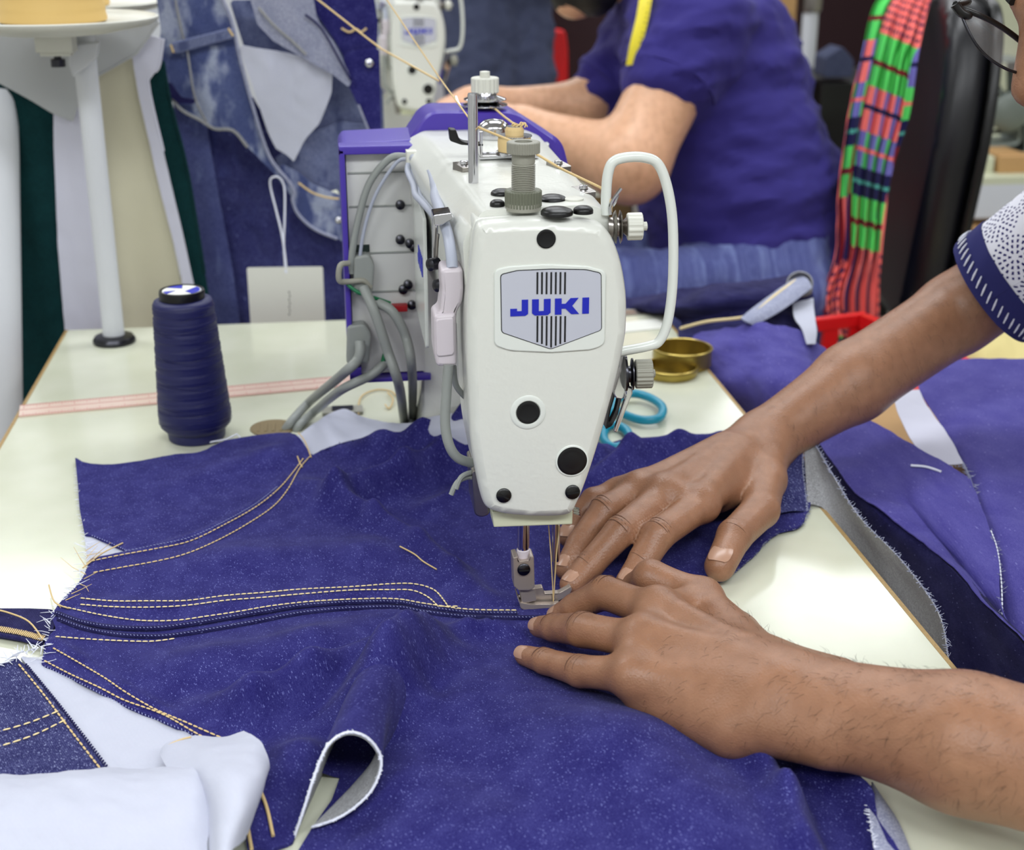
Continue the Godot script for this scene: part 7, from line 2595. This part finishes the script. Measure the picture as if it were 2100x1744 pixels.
	obj("denim_panel", hsheet([
		[Vector3(1285, 612, 0.002), Vector3(1370, 600, 0.026), Vector3(1470, 585, 0.05), Vector3(1560, 575, 0.052), Vector3(1640, 562, 0.05)],
		[Vector3(1292, 632, 0.0), Vector3(1395, 628, 0.03), Vector3(1500, 612, 0.05), Vector3(1585, 595, 0.052), Vector3(1655, 580, 0.05)],
		[Vector3(1390, 655, 0.0), Vector3(1450, 648, 0.022), Vector3(1525, 640, 0.034), Vector3(1600, 622, 0.04), Vector3(1668, 610, 0.036)],
		[Vector3(1392, 690, 0.0), Vector3(1460, 676, 0.016), Vector3(1540, 668, 0.026), Vector3(1610, 660, 0.028), Vector3(1672, 660, 0.014)],
		[Vector3(1400, 712, -0.004), Vector3(1470, 700, 0.008), Vector3(1550, 690, 0.016), Vector3(1620, 690, 0.016), Vector3(1676, 700, 0.0)]], 50, 40, 0.001, 0.006, 12.0, o), M.denim_dark, t, "dark inner side of the waistband")
	b = MB.new(o)
	b.tube(smooth([H(1396, 674, 0.010), H(1450, 660, 0.028), H(1520, 652, 0.040), H(1550, 640, 0.046), H(1590, 606, 0.055), H(1640, 570, 0.060)], 6), 0.0020, 8)
	obj("seam", b.done(60.0), M.thread_pale, t)
	obj("waistband", hsheet([
		[Vector3(1520, 655, 0.040), Vector3(1570, 615, 0.050), Vector3(1640, 566, 0.060)],
		[Vector3(1530, 662, 0.040), Vector3(1585, 625, 0.052), Vector3(1656, 575, 0.062)],
		[Vector3(1545, 668, 0.036), Vector3(1600, 640, 0.046), Vector3(1664, 592, 0.056)]], 20, 10, 0.002, 0.001, 20.0, o), M.denim_pale_back, t, "pale blue rolled waistband")
	b = MB.new(o)
	var rc := H(1640, 582, 0.056)
	disc(b, rc, -ax_f + ax_u * 0.2 - ax_r * 0.2, [Vector2(0.016, -0.03), Vector2(0.0165, 0.0), Vector2(0.0150, 0.001), Vector2(0.0140, -0.001), Vector2(0.0135, -0.028)], 24)
	obj("rolled_end", b.done(50.0), M.denim_back, t)
	obj("lining_patch", hsheet([
		[Vector3(1626, 622, 0.040), Vector3(1668, 612, 0.040)],
		[Vector3(1628, 650, 0.038), Vector3(1670, 645, 0.036)],
		[Vector3(1645, 680, 0.034), Vector3(1674, 680, 0.030)],
		[Vector3(1655, 706, 0.028), Vector3(1672, 706, 0.024)]], 8, 14, 0.001, 0.002, 20.0, o), M.lining, t, "white pocket lining")
	# red crate under the heap
	t = thing("red_crate", "red plastic crate under the denim heap, rim showing beside the forearm", "crate", H(1720, 690, -0.06))
	var xf := Transform3D(Basis(Vector3.UP, 0.25), H(1806, 735, -0.07))
	o = t.position
	b = MB.new(o)
	for s in [[Vector3(-0.15, -0.02, -0.20), Vector3(0.11, 0.0, -0.185)], [Vector3(-0.15, -0.02, 0.105), Vector3(0.11, 0.0, 0.12)], [Vector3(-0.15, -0.02, -0.185), Vector3(-0.135, 0.0, 0.105)], [Vector3(0.095, -0.02, -0.185), Vector3(0.11, 0.0, 0.105)]]:
		b.box(s[0], s[1], 0.003, xf)
	obj("rim", b.done(40.0), M.red_plastic, t)
	for k in 6:
		for s in [-0.192, 0.112]:
			b = MB.new(o)
			b.box(Vector3(-0.145 + k * 0.046, -0.26, s - 0.004), Vector3(-0.120 + k * 0.046, -0.019, s + 0.004), 0.001, xf)
			obj("slat", b.done(40.0), M.red_plastic, t)
	for k in 7:
		for s in [-0.142, 0.102]:
			b = MB.new(o)
			b.box(Vector3(s - 0.004, -0.26, -0.185 + k * 0.044), Vector3(s + 0.004, -0.019, -0.160 + k * 0.044), 0.001, xf)
			obj("slat", b.done(40.0), M.red_plastic, t)
	b = MB.new(o)
	b.box(Vector3(-0.145, -0.27, -0.195), Vector3(0.105, -0.26, 0.115), 0.002, xf)
	obj("crate_floor", b.done(40.0), M.red_plastic, t)
	t = thing("stool", "plain stool carrying the red crate", "stool", xf.origin * Vector3(1, 0, 1))
	o = t.position
	b = MB.new(o)
	b.box(Vector3(-0.17, 0.45, -0.22), Vector3(0.13, 0.478, 0.14), 0.004, Transform3D(xf.basis, xf.origin * Vector3(1, 0, 1)))
	obj("seat", b.done(40.0), M.wood_edge, t)
	for s in [[-0.14, -0.19], [0.10, -0.19], [-0.14, 0.11], [0.10, 0.11]]:
		b = MB.new(o)
		b.box(Vector3(s[0] - 0.018, 0, s[1] - 0.018), Vector3(s[0] + 0.018, 0.45, s[1] + 0.018), 0.002, Transform3D(xf.basis, xf.origin * Vector3(1, 0, 1)))
		obj("leg", b.done(40.0), M.wood_edge, t)
	# pale fabric on a low shelf at the right edge
	t = thing("pale_fabric", "pale yellow fabric folded on the low shelf at the right edge", "fabric", D(2060, 720, 2.0))
	b = sheet([
		[D(1940, 690, 2.1), D(2000, 684, 2.15), D(2060, 690, 2.15), D(2150, 684, 2.15)],
		[D(1945, 715, 2.05), D(2010, 705, 2.02), D(2070, 712, 2.02), D(2150, 705, 2.02)],
		[D(1950, 770, 2.0), D(2010, 770, 1.95), D(2070, 770, 1.95), D(2150, 770, 1.95)]], 30, 20, 0.01, 0.012, 14.0, t.position)
	mat("fabric_pale", Color(0.82, 0.76, 0.52), 0.85)
	obj("fold", b.done(60.0), M.fabric_pale, t)
	build_far_right()

func far_box(called: String, label: String, cat: String, px: Array, d: float, depth: float, m: Material, part := "body", foot := false) -> Node3D:      # a box whose front shows the given pixel rectangle
	var a := D(px[0], px[3], d)
	var c := D(px[2], px[1], d)
	var t := thing(called, label, cat, Vector3(a.lerp(c, 0.5).x, minf(a.y, c.y), a.z))
	var b := MB.new(t.position)
	b.box(Vector3(a.x, 0.0 if foot else a.y, a.z - depth), Vector3(c.x, c.y, a.z), 0.006)
	obj(part, b.done(40.0), m, t)
	return t

func build_far_right() -> void:
	mat("dark_green", Color(0.16, 0.19, 0.17), 0.4)
	mat("grey_machine", Color(0.42, 0.45, 0.42), 0.4)
	# far work table on the right
	var t := far_box("far_table", "white fronted work table at the right edge, far behind the chair", "table", [1950, 372, 2300, 452], 3.4, 0.03, M.white_paint, "front_panel")
	var o := t.position
	var b := MB.new(o)
	var a := D(1940, 362, 3.38)
	b.box(Vector3(a.x, a.y - 0.03, a.z - 0.65), Vector3(a.x + 0.75, a.y, a.z + 0.02), 0.003)
	obj("table_top", b.done(), M.cream_plate, t)
	for s in [0.04, 0.68]:
		b = MB.new(o)
		b.box(Vector3(a.x + s, 0, a.z - 0.1), Vector3(a.x + s + 0.04, a.y, a.z - 0.05), 0.002)
		obj("leg", b.done(), M.wood_edge, t)
	t = far_box("tan_box", "tan cardboard box standing under the white fronted far table", "box", [1925, 455, 2080, 640], 3.46, 0.25, M.tan_board, "body", true)
	b = MB.new(t.position)
	var e := D(1925, 455, 3.46)
	b.box(Vector3(e.x, e.y, e.z - 0.16), Vector3(e.x + 0.18, e.y + 0.004, e.z + 0.004), 0.001)
	obj("flap", b.done(), M.tan_board, t)
	for q in [["cream_box", "cream box on the left of the far table top", [1968, 322, 2040, 362], "cream_plate"], ["tan_carton", "tan carton on the right of the far table top", [2046, 318, 2110, 362], "tan_board"]]:
		t = far_box(q[0], q[1], "box", q[2], 3.42, 0.2, M[q[3]])
		b = MB.new(t.position)
		var f := D(q[2][0], q[2][1], 3.42)
		b.box(Vector3(f.x, f.y - 0.02, f.z - 0.01), Vector3(f.x + 0.08, f.y + 0.004, f.z + 0.003), 0.001)
		obj("lid", b.done(), M[q[3]], t)
	# grey machine on that table: a C-shaped head
	t = thing("grey_machine", "old grey green sewing machine on the far table, blurred at the right edge", "sewing machine", D(2070, 320, 3.55))
	o = t.position
	b = MB.new(o)
	b.prism(ccw(rounded(Fs([2010, 318, 2110, 318, 2110, 120, 2030, 120, 2010, 150, 2012, 260, 2040, 260, 2042, 200, 2085, 190, 2088, 290, 2010, 296], o.z), 0.012)), o.z - 0.10, o.z, 0.01)
	obj("casting", b.done(45.0), M.grey_machine, t)
	b = MB.new(o)
	disc(b, Z(2072, 230, o.z + 0.01), Vector3.BACK, [Vector2(0.045, -0.02), Vector2(0.05, 0), Vector2(0.04, 0.012), Vector2(0.015, 0.016)], 24)
	obj("hand_wheel", b.done(45.0), M.grey_machine, t)
	t = thing("dark_machine", "dark blue grey machine on the far table beside the chair back", "sewing machine", D(1985, 290, 3.75))
	o = t.position
	b = MB.new(o)
	b.prism(ccw(rounded(Fs([1945, 320, 2030, 320, 2035, 260, 2010, 250, 2018, 130, 1985, 100, 1950, 110, 1945, 200], o.z), 0.012)), o.z - 0.15, o.z, 0.01)
	obj("casting", b.done(45.0), M.charcoal, t)
	b = MB.new(o)
	b.prism(ccw(rounded(Fs([1955, 250, 2060, 255, 2060, 275, 1955, 275], o.z + 0.03), 0.006)), o.z, o.z + 0.04, 0.006)
	obj("arm", b.done(45.0), M.steel_dark, t)
	# cupboard, pipe, boxes before the maroon wall
	t = far_box("cream_cupboard", "pale cream cupboard behind the glasses at the upper right corner", "cupboard", [2010, -150, 2250, 112], 4.4, 0.4, M.cream_plate, "body", true)
	b = MB.new(t.position)
	var g := D(2016, -140, 4.39)
	var g2 := D(2120, 104, 4.39)
	b.box(Vector3(g.x, g2.y, g.z), Vector3(g2.x, g.y, g.z + 0.02), 0.004)
	obj("door", b.done(), M.cream_plate, t)
	t = thing("white_pipe", "white vertical pipe before the maroon wall, above the navy back", "pipe", Vector3(D(1657, 100, 4.6).x, 0, D(1657, 100, 4.6).z))
	b = MB.new()
	b.tube([Vector3(0, 0, 0), Vector3(0, 1.3, 0), Vector3(0, 2.75, 0)], 0.026, 18)
	obj("pipe_tube", b.done(60.0), M.white_paint, t)
	b = MB.new()
	b.lathe([Vector2(0.032, 0.90), Vector2(0.034, 0.91), Vector2(0.034, 0.95), Vector2(0.032, 0.96)], Transform3D(), 20)
	obj("pipe_clamp", b.done(), M.steel, t)
	t = far_box("tan_crate", "tan wooden crate against the maroon wall left of the white pipe", "crate", [1572, -120, 1624, 72], 4.9, 0.3, M.tan_board, "body", true)
	b = MB.new(t.position)
	var h := D(1572, 40, 4.89)
	b.box(Vector3(h.x - 0.004, h.y, h.z), Vector3(h.x + 0.09, h.y + 0.03, h.z + 0.012), 0.002)
	obj("batten", b.done(), M.wood_edge, t)
	t = far_box("dark_cabinet", "dark cabinet with equipment on top against the maroon wall beside the plaid cloth", "cabinet", [1675, 165, 1860, 300], 4.2, 0.4, M.rubber_black, "body", true)
	b = MB.new(t.position)
	var k := D(1690, 160, 4.15)
	b.prism(rounded([Vector2(0, 0), Vector2(0.09, 0), Vector2(0.09, 0.05), Vector2(0.05, 0.09), Vector2(0, 0.06)], 0.01), -0.1, 0.0, 0.004, Transform3D(Basis(), k))
	obj("device", b.done(), M.charcoal, t)
	t = far_box("grey_cabinet", "grey maroon cabinet behind the red chair", "cabinet", [1118, -60, 1300, 190], 4.6, 0.4, M.wall_maroon, "body", true)
	b = MB.new(t.position)
	var s := D(1120, 60, 4.59)
	b.box(Vector3(s.x, s.y, s.z), Vector3(s.x + 0.28, s.y + 0.004, s.z + 0.01), 0.001)
	obj("door_gap", b.done(), M.rubber_black, t)
	# light wall behind the hanging jeans, seen between things at the upper left
	t = far_box("white_partition", "white partition behind the hanging jeans and the second machine", "partition", [240, -340, 930, 330], 4.75, 0.06, M.white_paint, "board", true)
	b = MB.new(t.position)
	var u := D(240, 330, 4.75)
	b.box(Vector3(u.x, 0, u.z), Vector3(u.x + 1.0, 0.08, u.z + 0.012), 0.002)
	obj("skirting", b.done(), M.white_paint, t)
